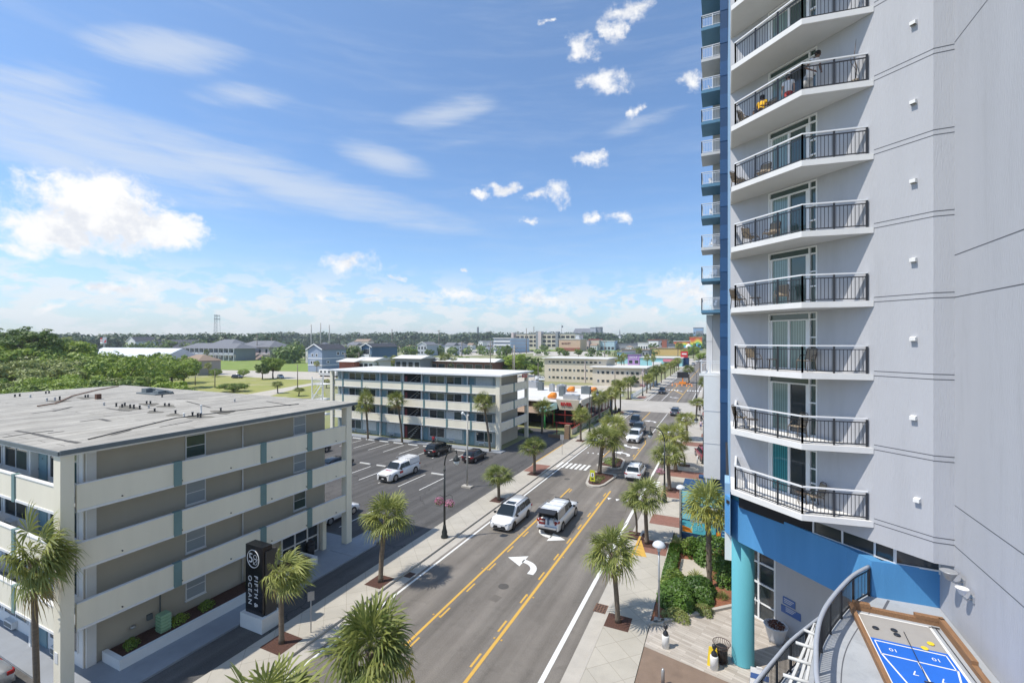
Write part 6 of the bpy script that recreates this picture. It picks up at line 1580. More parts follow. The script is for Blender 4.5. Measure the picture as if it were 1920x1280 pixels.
def dome_lamp(base, hgt, label, z):
    t = thing('domed_lamp', label, 'lamp', (base.x, base.y, z), 0, 'grey domed lamps'); x, y = base.x, base.y
    b = MB(); b.box(x - .28, x + .28, y - .28, y + .28, z, z + .12); b.lathe([(.13, 0), (.11, .1)], (x, y, z + .12), 12); part('base_plate', b, m_kerb, t)
    b = MB(); b.tube([(x, y, z + .1), (x, y, z + hgt - .3)], .055, 10); part('pole', b, m_steel, t)
    b = MB(); b.lathe([(.06, -.35), (.10, -.30), (.12, -.05)], (x, y, z + hgt), 12); b.lathe([(.36, -.02), (.37, .02), (.30, .16), (.16, .25), (.02, .28)], (x, y, z + hgt - .02), 20); part('dome', b, mat('dome_white', (.62, .64, .67), .35), t)
    return t
dome_lamp(gp(1235.5, 1166, .15), 4.45, 'grey pole lamp with white dome at the corner of the hedge bed', .15)
dome_lamp(gp(1276.5, 1007, .13), 4.1, 'second white domed pole lamp left of the mural wall', .13)
# grey cobra lamp in the lot
p = gp(876, 913); t = thing('parking_lamp', 'tall pale grey lamp pole standing in the parking lot', 'lamp pole', (p.x, p.y, 0)); x, y = p.x, p.y
b = MB(); b.box(x - .6, x + .6, y - .35, y + .35, 0, .18); part('foot', b, m_kerb, t)
b = MB(); b.tube([(x, y, .1), (x + .02, y, 8.2)], [.11, .08], 10); part('pole', b, m_conc, t)
b = MB(); b.tube([(x, y, 7.6), (x - .25, y, 8.1), (x - .5, y, 8.25)], .06, 8); b.tube([(x, y, 7.7), (x + .2, y, 8.2)], .05, 8); part('arm', b, m_steel, t)
b = MB(); b.lathe([(.04, -.18), (.17, -.1), (.2, 0), (.15, .14), (.03, .2)], (x - .58, y, 8.25), 12); part('lamp_head', b, m_globe, t)
# wheel stops
k = 0
for i in range(9):
    x = -33.0 - i * 2.9; b = MB(); b.prism([(x - .95, 58.55), (x + .85, 58.55), (x + .85, 58.72), (x - .95, 58.72)], 0, .13)
    solo('wheel_stop', b, m_mark, 'white wheel stop, %s from the right, beside the second motel pavement' % ONM[i], 'wheel stop', 'wheel stops by the second motel', (x, 58.63, 0))
for i in range(6):
    x = -32.0 - i * 2.9; b = MB(); b.prism([(x - .95, 46.9), (x + .85, 46.9), (x + .85, 47.07), (x - .95, 47.07)], 0, .13)
    if i in (1,): continue
    solo('wheel_stop', b, m_mark, 'white wheel stop, %s from the right, in the middle of the lot' % ONM[i], 'wheel stop', 'wheel stops in the middle of the lot', (x, 47, 0))
# black motel sign
sg = thing('motel_sign', 'tall black sign with white upright lettering on a white base by the pavement', 'sign', (-24.4, 17.7, .1))
b = MB(); b.box(-25.3, -23.45, 17.15, 18.35, .0, .83); part('sign_base', b, m_white, sg)
b = MB(); b.box(-25.1, -23.65, 17.35, 17.95, .83, 4.72); pn_ = part('sign_panel', b, mat('sign_black', (.008, .008, .011), .25), sg)
b = MB(); b.box(-23.95, -23.58, 17.5, 18.2, .83, 4.45); part('side_panel', b, mat('sign_bronze', (.045, .042, .04), .5), sg)
m_let = mat('sign_letter_white', (.80, .80, .80), .6)
text_mesh('FIFTH &', .42, frame_mtx(Vector((-24.20, 17.34, 2.15)), (0, 0, -1), (1, 0, 0)), m_let, pn_, 'sign_lettering', .008, space=1.3)
text_mesh('OCEAN', .42, frame_mtx(Vector((-24.72, 17.34, 2.15)), (0, 0, -1), (1, 0, 0)), m_let, pn_, 'sign_lettering', .008, space=1.25)
b = MB(); c = Vector((-24.42, 17.33, 3.98)); pts = [c + Vector((.50 * cos(a), 0, .50 * sin(a))) for a in [2 * pi * k / 28 for k in range(29)]]; b.tube(pts, .022, 5, False)
for (cx, cz_, r) in [(.17, .12, .13), (.17, -.14, .17)]: b.tube([c + Vector((cx + r * cos(a), 0, cz_ + r * sin(a))) for a in [2 * pi * k / 16 for k in range(17)]], .015, 5, False)
b.tube([c + Vector((.40, 0, .05)), c + Vector((-.02, 0, -.33))], .015, 5)
part('sign_emblem', b, m_let, pn_); text_mesh('5', .78, frame_mtx(c + Vector((-.20, .0, .0)), (1, 0, 0), (0, 0, 1)), m_let, pn_, 'emblem_figure', .006)
# utility box and bin
b = MB(); b.box(-28.25, -27.75, 14.35, 14.85, .52, 1.45)
ub = thing('utility_box', 'pale green utility box standing in the motel planter', 'utility box', (-28, 14.6, .52)); part('box_body', b, mat('pale_green', (.30, .46, .28), .6, .05, 2), ub)
b = MB()
for q in range(5): b.box(-28.28, -27.72, 14.32, 14.88, .62 + q * .17, .66 + q * .17)
part('box_rib', b, mat('pale_green_dark', (.24, .39, .23), .6), ub)
p = gp(582, 1040, .1); b = MB(); tb_ = thing('litter_bin', 'dark round litter bin beside the glazed motel lobby', 'litter bin', (p.x, p.y, .1)); b.lathe([(.27, 0), (.31, .8)], (p.x, p.y, .1), 14); part('bin_body', b, m_trim, tb_); b = MB(); b.lathe([(.33, 0), (.33, .1), (.2, .25), (.03, .28)], (p.x, p.y, .91), 14); part('bin_lid', b, m_trim, tb_)
# sign posts
def post_sign(p, h, w, hh, label, m, z=KH, name='road_sign', face=(0, -1)):
    t = thing(name, label, 'sign', (p.x, p.y, z)); b = MB(); b.tube([(p.x, p.y, z), (p.x, p.y, z + h)], .03, 8); part('post', b, m_steel, t)
    b = MB(); fx, fy = face; sx, sy = -fy, fx
    b.obox((p.x + fx * .04, p.y + fy * .04, z + h - hh / 2), (sx * w / 2, sy * w / 2, 0), (fx * .012, fy * .012, 0), (0, 0, hh / 2)); part('sign_plate', b, m, t); return t
post_sign(gp(583, 1185, KH), 2.3, .35, .5, 'grey backed road sign on a post beside the windswept palm', m_steel, face=(.8, -.6))
post_sign(gp(1054, 852, KH), 2.9, .55, .75, 'grey backed road sign at the motel driveway', m_steel)
post_sign(gp(1158, 893, .18) if False else Vector((-12.6, 58.9, 0)), 3.0, .4, .9, 'grey narrow sign standing on the farther median island', m_steel, z=.15)
t = thing('pedestrian_sign', 'fluorescent yellow pedestrian sign on the nose of the nearer median island', 'sign', (-13.65, 51.1, .18))
b = MB(); b.box(-13.69, -13.61, 51.06, 51.14, .18, .5); part('post', b, m_trim, t)
b = MB(); b.box(-13.93, -13.37, 51.02, 51.05, .45, 1.7); pl_ = part('sign_plate', b, mat('fluorescent_yellow', (.55, .56, .03), .5), t)
b = MB(); b.box(-13.83, -13.47, 51.0, 51.015, .95, 1.4); part('white_symbol_panel', b, m_white, pl_); b = MB(); b.box(-13.69, -13.61, 50.99, 50.999, 1.0, 1.24); b.lathe([(.04, 0), (.055, .05), (.03, .1)], (-13.65, 50.96, 1.26), 8); b.box(-13.78, -13.52, 50.99, 50.999, .65, .8); part('symbol', b, m_trim, pl_)
p = gp(1154, 768, KH); t = thing('yellow_marker', 'small yellow marker at the cross street corner', 'marker', (p.x, p.y, KH)); b = MB(); b.add([(p.x - .35, p.y, KH), (p.x + .35, p.y, KH), (p.x + .1, p.y, KH + 1.1), (p.x - .1, p.y, KH + 1.1), (p.x - .35, p.y + .3, KH), (p.x + .35, p.y + .3, KH), (p.x + .1, p.y + .15, KH + 1.1), (p.x - .1, p.y + .15, KH + 1.1)], [(0, 1, 2, 3), (5, 4, 7, 6), (1, 5, 6, 2), (4, 0, 3, 7), (3, 2, 6, 7)]); part('yellow_board', b, m_yellow, t)
p = gp(1161, 776, KH); b = MB(); b.lathe([(.3, 0), (.34, 1.0), (.36, 1.05), (.28, 1.3)], (p.x, p.y, KH), 12); solo('litter_bin', b, m_trim, 'dark litter bin at the corner before the cross street', 'litter bin', None, (p.x, p.y, KH))
# message board with cones
p = gp(1280, 722); t = thing('message_board_trailer', 'orange road works trailer with a black message board on the far median', 'message board', (p.x, p.y, 0)); x, y = p.x, p.y
b = MB(); b.box(x - 1.2, x + 1.2, y - 1.0, y + 1.0, .5, 1.3); b.bar((x - 3, y, .5), (x + 3, y, .5), .3); b.bar((x, y, 1.2), (x, y, 3.4), .35); part('trailer', b, m_orange, t)
b = MB(); b.box(x - 1.9, x + 1.9, y - .35, y - .1, 2.8, 5.0); part('board', b, m_trim, t)
for i in range(5):
    cx = x - 3.4 + i * 1.7; cy = y - 3.0 - (i % 2); b = MB(); b.lathe([(.35, 0), (.35, .06), (.22, .07), (.05, .95)], (cx, cy, 0), 10); c = thing('traffic_cone', 'orange traffic cone %s before the message board' % ['far left', 'left', 'in the middle', 'right', 'far right'][i], 'traffic cone', (cx, cy, 0), 0, 'cones at the road works'); part('cone_body', b, m_orange, c)
    b = MB(); b.lathe([(.16, 0), (.12, .2)], (cx, cy, .42), 10); part('white_band', b, m_white, c)
# kerbside drain grate and far road signs
b = MB(); g0_ = gp(1134, 1142)
for k in range(6): b.box(-7.25, -6.5, g0_.y - .45 + k * .17, g0_.y - .38 + k * .17, .003, .014)
for k in range(5): b.box(-7.25 + k * .17, -7.19 + k * .17, g0_.y - .45, g0_.y + .47, .004, .015)
solo('drain_grate', b, mat('rusty_grate', (.16, .09, .06), .9, .3, 5), 'rusty storm drain grate at the right kerb by the nearest palm', 'drain grate', None, (-6.9, g0_.y, 0))
b = MB(); b.sheet(rect(-7.25, -6.5, g0_.y - .47, g0_.y + .49), 0.0028); struct('drain_pit', b, m_dark)
b = MB(); b.sheet(rect(-20.3, -19.75, 25.6, 26.3), .0028); struct('drain_pit', b, m_dark)
b = MB()
for k in range(5): b.box(-20.3, -19.75, 25.62 + k * .14, 25.68 + k * .14, .003, .014)
solo('drain_grate', b, MATS['rusty_grate'], 'rusty drain grate at the left kerb under the palm shadow', 'drain grate', None, (-20, 26, 0))
# plank deck and brown mat
def planks(nt, bs, outc, vec):
    N = nt.nodes; L = nt.links
    br = N.new('ShaderNodeTexBrick'); br.inputs['Scale'].default_value = 1; br.inputs['Brick Width'].default_value = 1.2; br.inputs['Row Height'].default_value = .18; br.inputs['Mortar Size'].default_value = .006
    br.inputs['Color1'].default_value = (1, 1, 1, 1); br.inputs['Color2'].default_value = (.72, .70, .68, 1); br.inputs['Mortar'].default_value = (.5, .48, .45, 1)
    mp = N.new('ShaderNodeMapping'); mp.inputs['Rotation'].default_value = (0, 0, radians(18)); L.new(vec, mp.inputs[0]); L.new(mp.outputs[0], br.inputs['Vector'])
    mx = N.new('ShaderNodeMix'); mx.data_type = 'RGBA'; mx.blend_type = 'MULTIPLY'; mx.inputs[0].default_value = 1; L.new(outc, mx.inputs[6]); L.new(br.outputs[0], mx.inputs[7]); L.new(mx.outputs[2], bs.inputs['Base Color'])
m_plank = mat('plank_tile', (.50, .455, .40), .8, .07, 1.2, bump=.1, extra=planks)
b = MB(); b.prism([(-3.87, 25.05), (7, 25.05), (7, 27.5), (3.2, 30.4), (.5, 31.2), (-3.85, 27.05)], -.01, .12); struct('plank_deck', b, m_plank)
b = MB(); b.prism([(.5, 31.25), (3.2, 30.3), (4, 34), (1.2, 34)], -.01, .118); struct('plank_deck', b, m_plank)
b = MB(); b.prism([(-3.87, 10), (9, 10), (9, 23.0), (.6, 24.0), (-3.87, 25.04)], -.01, .115); struct('brown_forecourt', b, mat('brown_paving', (.215, .155, .115), .95, .12, 1.2, bump=.4, bscale=30, stain=(.9, .4, (.13, .09, .07))))
b = MB(); b.prism([(.6, 24.0), (9, 22.98), (9, 25.04), (-3.87, 25.045)], -.01, .119); struct('plank_deck', b, m_plank)
# pedestals with busts
def bust(p, z, label, yellow=False):
    t = thing('pedestal_bust', label, 'bust', (p.x, p.y, z), 0, 'busts on white pedestals'); x, y = p.x, p.y
    b = MB(); b.lathe([(.19, 0), (.19, .62), (.17, .66)], (x, y, z), 18); part('pedestal', b, m_white, t)
    b = MB(); b.lathe([(.13, 0), (.15, .06), (.12, .16), (.05, .24), (.045, .30), (.09, .36), (.105, .45), (.09, .53), (.03, .58)], (x, y, z + .661), 14); part('bust_head', b, m_railb, t)
    return t
bust(gp(1248, 1213, .12), .12, 'dark bust on a white pedestal standing free near the hedge bed')
pb = gp(1339, 1253, .12); bust(pb, .12, 'dark bust on a white pedestal in front of the mesh bin')
t = thing('wet_floor_sign', 'yellow folding floor sign behind the second bust', 'floor sign', (pb.x - .1, pb.y + .3, .12)); 
for s in (-1, 1): b = MB(); b.add([(pb.x - .33, pb.y + .30 + s * .18, .12), (pb.x + .20, pb.y + .30 + s * .18, .12), (pb.x + .12, pb.y + .3 + s * .02, .98), (pb.x - .25, pb.y + .3 + s * .02, .98), (pb.x - .33, pb.y + .33 + s * .18, .12), (pb.x + .20, pb.y + .33 + s * .18, .12), (pb.x + .12, pb.y + .33 + s * .02, .98), (pb.x - .25, pb.y + .33 + s * .02, .98)], [(0, 1, 2, 3), (5, 4, 7, 6), (1, 5, 6, 2), (4, 0, 3, 7), (3, 2, 6, 7)]); part('sign_leaf', b, m_yellow, t)
pb = gp(1353, 1240, .12); t = thing('mesh_bin', 'flared brown slatted metal bin beside the turquoise column', 'litter bin', (pb.x, pb.y, .12)); b = MB()
for k in range(26):
    a = 2 * pi * k / 26; c, s = cos(a), sin(a); b.bar((pb.x + .27 * c, pb.y + .27 * s, .14), (pb.x + .29 * c, pb.y + .29 * s, .85), .025, .01); b.bar((pb.x + .29 * c, pb.y + .29 * s, .85), (pb.x + .42 * c, pb.y + .42 * s, 1.1), .025, .01)
for (r, z) in ((.28, .2), (.30, .85), (.42, 1.1)): b.tube([(pb.x + r * cos(2 * pi * k / 20), pb.y + r * sin(2 * pi * k / 20), z) for k in range(21)], .016, 5, False)
part('slats', b, mat('bin_brown', (.09, .055, .045), .6, .1, 4), t); b = MB(); b.lathe([(.24, 0), (.26, .78)], (pb.x, pb.y, .13), 14); part('liner', b, m_trim, t)
# big white planter pot
pb = Vector((2.55, 28.45, 0)); t = thing('plant_pot', 'large pale tapered pot with dark red plants by the glass doors', 'plant pot', (pb.x, pb.y, .12)); b = MB(); b.lathe([(.32, 0), (.40, .25), (.56, .85), (.60, .90), (.55, .93), (.50, .86)], (pb.x, pb.y, .12), 24); part('pot', b, mat('pot_white', (.60, .61, .63), .5), t)
b = MB(); leaf_cloud(b, (pb.x, pb.y, 1.0), .45, 500, .07, random.Random(3), .5, .5); part('plants', b, mat('dark_red_leaf', (.13, .05, .03), .6, .5, 9), t)
# folding board
pb = pd(1424, 20.9); pb.z = 0; t = thing('folding_sign', 'white folding notice board with blue band below the curved railing', 'notice board', (pb.x, pb.y, .12)); x, y = pb.x, pb.y
for s in (-1, 1):
    b = MB(); b.add([(x - .42, y + s * .28, .12), (x + .42, y + s * .28, .12), (x + .36, y + s * .03, 1.35), (x - .36, y + s * .03, 1.35), (x - .42, y + s * .28 + .03, .12), (x + .42, y + s * .28 + .03, .12), (x + .36, y + s * .03 + .03, 1.35), (x - .36, y + s * .03 + .03, 1.35)], [(0, 1, 2, 3), (5, 4, 7, 6), (1, 5, 6, 2), (4, 0, 3, 7), (3, 2, 6, 7)]); lf_ = part('board_leaf', b, m_white, t)
    if s < 0: b = MB(); b.add([(x - .38, y - .105 - .02, .96), (x + .38, y - .105 - .02, .96), (x + .36, y - .075 - .01, 1.18), (x - .36, y - .075 - .01, 1.18)], [(0, 1, 2, 3)]); part('blue_band', b, MATS['sign_blue'], lf_)
b = MB(); b.box(x - .12, x + .12, y - .03, y + .03, 1.36, 1.45); part('handle', b, m_white, t)
pb = gp(1243, 1283, .12); b = MB(); b.lathe([(.08, 0), (.08, .7), (.03, .78)], (pb.x, pb.y, .115), 12); solo('bollard', b, m_steel, 'short steel bollard at the bottom edge on the brown paving', 'bollard', None, (pb.x, pb.y, .115))
# ---- mural kiosk ----
mur = thing('mural_kiosk', 'colourful blue and turquoise mural wall with boardwalk lettering behind the hedge', 'mural wall', (-1.2, 39.6, .13))
b = MB(); b.box(-3.15, 2.2, 39.4, 43.0, .13, 4.3); part('kiosk_body', b, m_navy, mur)
def mq(x0, x1, z0, z1, m, nm='mural_panel', y=39.395, ex=.0): b = MB(); b.box(x0, x1, y - .02 - ex, y, z0, z1); return part(nm, b, m, mur)
m_aqua = mat('mural_aqua', (.10, .50, .60), .6, .12, .8); m_aqua2 = mat('mural_sky', (.25, .62, .70), .6, .1, .8)
mq(-3.15, -.1, 3.3, 4.3, m_aqua2); mq(-3.1, .9, 2.02, 2.5, m_aqua2); mq(-3.1, -1.2, 2.51, 3.25, MATS['base_blue'] if 'base_blue' in MATS else m_blue)
m3 = mq(-3.1, -.6, .95, 1.9, m_aqua); mq(-.2, 1.4, .95, 1.9, MATS['base_blue'], y=39.397)
for k in range(4): mq(-.15, 1.2, 1.02 + k * .24, 1.08 + k * .24, m_aqua2, 'light_stripe', 39.37)
for k in range(3): mq(-3.08, -2.2, 2.6 + k * .24, 2.66 + k * .24, m_aqua2, 'light_stripe', 39.37)
b = MB(); b.add([(-3.08, 39.37, 1.0), (-2.3, 39.37, 1.0), (-2.5, 39.37, 1.35), (-3.08, 39.37, 1.5)], [(0, 1, 2, 3)]); part('orange_shape', b, m_orange, mur)
b = MB(); b.box(-.55, -.25, 39.36, 39.376, .95, 1.35); part('orange_shape', b, m_orange, mur)
text_mesh('VIEW', .72, frame_mtx(Vector((-.45, 39.35, 2.9)), (1, 0, 0)), m_white, mur, 'mural_lettering', .004, bold=.02)
text_mesh('BOARDWALK', .40, frame_mtx(Vector((-.75, 39.35, 2.24)), (1, 0, 0)), m_white, mur, 'mural_lettering', .004)
text_mesh('OCEANFRONT RESORT', .20, frame_mtx(Vector((-1.4, 39.35, 1.95)), (1, 0, 0)), m_white, mur, 'mural_lettering', .004)
text_mesh('3D', .55, frame_mtx(Vector((-1.85, 39.355, 1.4)), (1, 0, 0)), MATS['yellow_paint'] if False else m_aqua2, mur, 'mural_lettering', .004)
text_mesh('SHOP', .22, frame_mtx(Vector((-1.0, 39.35, .75)), (1, 0, 0)), m_white, mur, 'mural_lettering', .004)
b = MB(); b.box(-3.3, -3.16, 39.3, 39.45, .13, 4.4); part('grey_corner_post', b, m_steel, mur)
# blue canopy sign by the stair block
sgn = thing('blue_signboard', 'blue and white sign panels under the stair block', 'sign', (-.9, 60, .13)); 
b = MB(); b.box(-1.95, -.3, 45.0, 45.2, 1.0, 3.9); part('white_panel', b, mat('sign_pale', (.55, .60, .72), .5), sgn); b = MB(); b.box(-1.95, -.3, 44.96, 44.995, 1.0, 2.2); part('blue_panel', b, MATS['base_blue'], sgn)
b = MB(); b.box(-2.1, -.3, 44.7, 45.4, 3.95, 4.15); part('blue_canopy', b, m_navy, sgn)
text_mesh('OCEAN', .42, frame_mtx(Vector((-1.1, 44.98, 3.1)), (1, 0, 0)), m_white, sgn, 'sign_lettering', .004); text_mesh('BLUE', .42, frame_mtx(Vector((-1.1, 44.94, 1.6)), (1, 0, 0)), m_white, sgn, 'sign_lettering', .004)
for (u, v) in [(1307.5, 869)]:
    p = gp(u, v, KH); b = MB(); b.lathe([(.09, 0), (.09, 1.0), (.04, 1.08)], (p.x, p.y, KH), 12); solo('bollard', b, m_white, 'white bollard in front of the red parked SUV', 'bollard', None, (p.x, p.y, KH))
# white picket fence past the cross street
b = MB(); fn = thing('picket_fence', 'low white and grey fence along the far left pavement past the cross street', 'fence', (-24.1, 150, 0))
for i in range(60): y = 132 + i * .9; b.box(-24.1, -24.0, y, y + .35, 0, 1.3)
b.box(-24.08, -24.02, 132, 186, .3, .4); b.box(-24.08, -24.02, 132, 186, 1.0, 1.1); part('fence_panel', b, m_white, fn)
for (x, y, h, lab) in [(-27.5, 137, 1.8, 'white statue-like garden figure behind the fence, nearest'), (-29.0, 141, 2.3, 'white garden figure behind the fence, tallest')]:
    b = MB(); b.lathe([(.5, 0), (.5, .3), (.25, .5), (.35, .9), (.18, 1.1), (.25, 1.3), (.05, h)], (x, y, 0), 12); solo('garden_figure', b, m_white, lab, 'garden ornament', None, (x, y, 0))
# utility poles
def pole(u, v, top, label, arms=1, m=m_polewood, r=.16, lamp=False):
    p = gp(u, v); d = F * H / (v - 640); h = H - (top - 640) * d / F; t = thing('utility_pole', label, 'utility pole', (p.x, p.y, 0), 0, None); b = MB(); s = max(1, d / 150)
    b.tube([(p.x, p.y, 0), (p.x, p.y, h)], [r * s, r * .7 * s], 8); part('pole_shaft', b, m, t)
    if arms: 
        b = MB()
        for k in range(arms): b.bar((p.x - 1.2 * s ** .5, p.y, h - .7 - k * 1.1), (p.x + 1.2 * s ** .5, p.y, h - .7 - k * 1.1), .12 * s)
        part('crossarm', b, m, t)
    if lamp: b = MB(); b.tube([(p.x, p.y, h * .72), (p.x + 2.5, p.y, h * .78)], .08 * s, 6); b.box(p.x + 2.2, p.x + 3.3, p.y - .2, p.y + .2, h * .775, h * .79); part('lamp_arm', b, m_steel, t)
for a in [(965, 733, 648, 'dark utility pole at the right edge of the second motel roof', 2), (1009, 724, 679, 'grey utility pole between the second motel and the beige block', 0), (919.5, 712, 640, 'tall utility pole behind the second motel roof', 2), (961, 716, 654, 'wooden pole just left of the pale lamp pole', 0), (558, 730, 683, 'thin dark pole on the dry lawn', 0), (403, 727, 694, 'dark pole on the dry lawn behind the near roof', 0), (366, 722, 700, 'stub pole on the dry lawn', 0), (279, 722, 700, 'stub pole before the thicket', 0), (647, 700, 661, 'dark pole by the brick gable', 1), (673, 700, 660, 'second dark pole by the brick gable', 1), (482, 674, 628, 'pole before the pink staircase', 1), (509, 668, 633, 'pole right of the pink staircase', 1), (866, 668, 640, 'pole right of the white gabled house', 1), (823, 664, 619, 'slender pole above the grey gabled house', 1), (735, 660, 617, 'thin pole on the skyline above the blue house', 0), (987, 662, 615, 'tall pole in front of the parking garage', 0), (1134, 674, 640, 'thin pole above the beige block roof', 1), (1153, 730, 690, 'dark pole in front of the beige block', 1), (1183, 747, 700, 'dark pole beside the corner palm', 0), (1001, 652, 612, 'slender pole left of the garage stair tower', 0)]:
    pole(a[0], a[1], a[2], a[3], a[4])
pole(964, 716, 647, 'pale lamp pole with an arm behind the second motel', 0, m_conc, .22, True)
for (u, top, lab) in [(583.5, 608, 'left'), (601, 605, 'middle'), (617.5, 609, 'right')]: pole(u, 655, top, '%s one of three tall pale masts above the blue gabled house' % lab, 0, m_conc, .22)
# lattice tower
p = gp(407, 656); d = F * H / 16; hh = H + 50 * d / F; t = thing('lattice_mast', 'steel lattice communications mast on the left skyline', 'mast', (p.x, p.y, 0)); b = MB(); w0, w1 = 4.2, 3.0
for s1 in (-1, 1):
    for s2 in (-1, 1): b.bar((p.x + s1 * w0, p.y + s2 * w0, 0), (p.x + s1 * w1, p.y + s2 * w1, hh), .36)
for k in range(11):
    z0, z1 = hh * k / 11, hh * (k + 1) / 11; a, c = w0 + (w1 - w0) * k / 11, w0 + (w1 - w0) * (k + 1) / 11
    b.bar((p.x - a, p.y - a, z0), (p.x + c, p.y - c, z1), .24); b.bar((p.x + a, p.y - a, z0), (p.x - c, p.y - c, z1), .24); b.bar((p.x - c, p.y - c, z1), (p.x + c, p.y - c, z1), .24)
part('lattice', b, m_fascia, t); b = MB(); b.box(p.x - 3.8, p.x + 3.8, p.y - 3.8, p.y + 3.8, hh - 2, hh - 1.2); b.box(p.x - 3.8, p.x + 3.8, p.y - 3.8, p.y + 3.8, hh - 9, hh - 8); b.bar((p.x - 10, p.y, hh * .42), (p.x + 10, p.y, hh * .42), 1.4); part('platform', b, m_fascia, t)
# ---- patio furniture on the balconies ----
m_patio = mat('patio_brown_metal', (.09, .07, .055), .5); m_sling = mat('patio_sling', (.27, .22, .16), .8, .1, 6)
def chair_proto():
    r = thing('patio_chair', 'patio chair', 'chair', (0, 0, -80)); b = MB()
    for s in (-1, 1):
        b.tube([(s * .24, .22, 0), (s * .25, .20, .42), (s * .27, -.05, .66), (s * .25, -.27, .64)], .016, 6); b.tube([(s * .23, -.25, 0), (s * .23, -.20, .42), (s * .22, -.32, .9)], .016, 6)
    b.tube([(-.24, .2, .42), (.24, .2, .42)], .014, 6); b.tube([(-.22, -.32, .9), (-.12, -.34, .97), (.12, -.34, .97), (.22, -.32, .9)], .015, 6)
    part('frame', b, m_patio, r, world=False); b = MB(); b.obox((0, 0, .43), (.22, 0, 0), (0, .21, .01), (0, 0, .012)); part('seat', b, m_sling, r, world=False)
    b = MB(); b.obox((0, -.27, .69), (.20, 0, 0), (0, -.055, .22), (0, .01, .006)); part('backrest', b, m_sling, r, world=False); return r
def table_proto():
    r = thing('patio_table', 'patio table', 'table', (0, 0, -80)); b = MB(); b.lathe([(.24, 0), (.25, .02), (.24, .03)], (0, 0, .42), 16); part('table_top', b, m_patio, r, world=False)
    for k in range(4): a = pi / 4 + k * pi / 2; b = MB(); b.tube([(.20 * cos(a), .20 * sin(a), 0), (.17 * cos(a), .17 * sin(a), .42)], .013, 5); part('leg', b, m_patio, r, world=False)
    return r
cp0, tp0 = chair_proto(), table_proto()
ORD = ['lowest', 'second lowest', 'third', 'fourth', 'fifth', 'sixth', 'seventh', 'eighth', 'ninth', 'tenth']
def place(t, off, k, rz, proto, lab, sc=1.0): p = wp(t, off, E + LV[k]); dup(proto, (p.x, p.y, p.z), rz, sc, lab, 'balcony furniture')
lay = {0: [('c', 4.3, .42, 1.9), ('t', 3.8, .45, 0)], 1: [('c', 1.2, .8, -1.9), ('t', 1.8, .8, 0), ('c', 3.7, .6, 2.2)], 2: [('c', 1.9, .8, -2.6), ('c', 4.0, .5, 2.3), ('t', 2.7, .7, 0)], 3: [('c', 1.1, .8, -2.2), ('t', 1.9, .75, 0), ('c', 3.1, .7, 2.9)], 4: [('c', 1.8, .9, -2.4), ('c', 2.7, .8, 2.5)], 5: [('c', 1.2, .9, -2.2), ('c', 2.3, .8, 2.6)], 6: [('c', 1.5, .8, -2.2), ('c', 2.5, .75, 2.4)], 8: [('c', 3.6, .5, 2.3)]}
for k, L_ in lay.items():
    for i, (ty, t_, o_, rz) in enumerate(L_):
        side = 'at the %s end of' % ('street' if t_ < 2 else ('wing' if t_ > 3.5 else 'middle')) if False else ('on the street side of' if t_ < 2.0 else ('in the middle of' if t_ < 3.2 else 'on the wing side of'))
        nm = 'brown patio chair' if ty == 'c' else 'small round patio table'
        place(t_, o_, k, rz, cp0 if ty == 'c' else tp0, '%s %s the %s grey tower balcony' % (nm, side, ORD[k]))
mw = dup(cp0, (-.9, 43.2, E + 2.67), 2.0, 1.0, 'white chair on the lowest small balcony of the blue trimmed tower', 'small balcony chairs')
m_wc = mat('white_plastic', (.72, .72, .72), .5)
def whiten(r):
    for c in r.children: c.data = c.data.copy(); c.data.materials.clear(); c.data.materials.append(m_wc)
whiten(mw)
for k, nm in ((2, 'second'), (3, 'third'), (4, 'fourth'), (8, 'eighth'), (5, 'fifth')):
    dup(mw, (-.9, 43.2, E + 2.67 * k), 2.0 + k * .3, 1.0, 'white chair on the %s small balcony of the blue trimmed tower' % nm, 'small balcony chairs')
for o in (cp0, tp0):
    for c in list(o.children): bpy.data.objects.remove(c)
    bpy.data.objects.remove(o)
# dry branch in a pot on the sixth balcony up
p = wp(t_of_u(1608), .15, E + 12.3 - 2.7); t = thing('potted_branch', 'bare twisted branch in a small pot at the wing end of the occupied balcony', 'pot plant', (p.x, p.y, p.z)); b = MB(); b.lathe([(.09, 0), (.13, .22)], p, 12); part('pot', b, m_sling, t)
b = MB(); b.tube([p + Vector((0, 0, .2)), p + Vector((.05, 0, .7)), p + Vector((-.04, 0, 1.1)), p + Vector((.03, 0, 1.75))], [.02, .018, .014, .006], 5); b.tube([p + Vector((.03, 0, .6)), p + Vector((-.15, .02, .95)), p + Vector((-.12, 0, 1.2))], .01, 4); part('branch', b, m_bark, t)

# overhead wires between the utility poles behind the second motel
def wire(a, c, sag, label):
    p, q = Vector(a), Vector(c); b = MB(); pts = [p.lerp(q, k / 10) - Vector((0, 0, sag * 4 * (k / 10) * (1 - k / 10))) for k in range(11)]; b.tube(pts, .035, 4); solo('overhead_wire', b, m_railb, label, 'wire', 'overhead wires', tuple(p))
def ptop(u, v, top, dx=0, dz=0): p = gp(u, v); d = F * H / (v - 640); return (p.x + dx, p.y, H - (top - 640) * d / F - .6 - dz)
for dz, nm in ((0, 'upper'), (1.1, 'lower')):
    wire(ptop(919.5, 712, 640, dz=dz), ptop(965, 733, 648, dz=dz), 1.2, '%s wire from the tall utility pole to the dark pole behind the second motel' % nm)
    wire(ptop(965, 733, 648, dz=dz), ptop(1009, 724, 679, dz=0), 1.0, '%s wire from the dark pole towards the grey pole by the beige block' % nm)
wire(ptop(647, 700, 661), ptop(673, 700, 660), .6, 'short wire between the two dark poles by the brick gable')
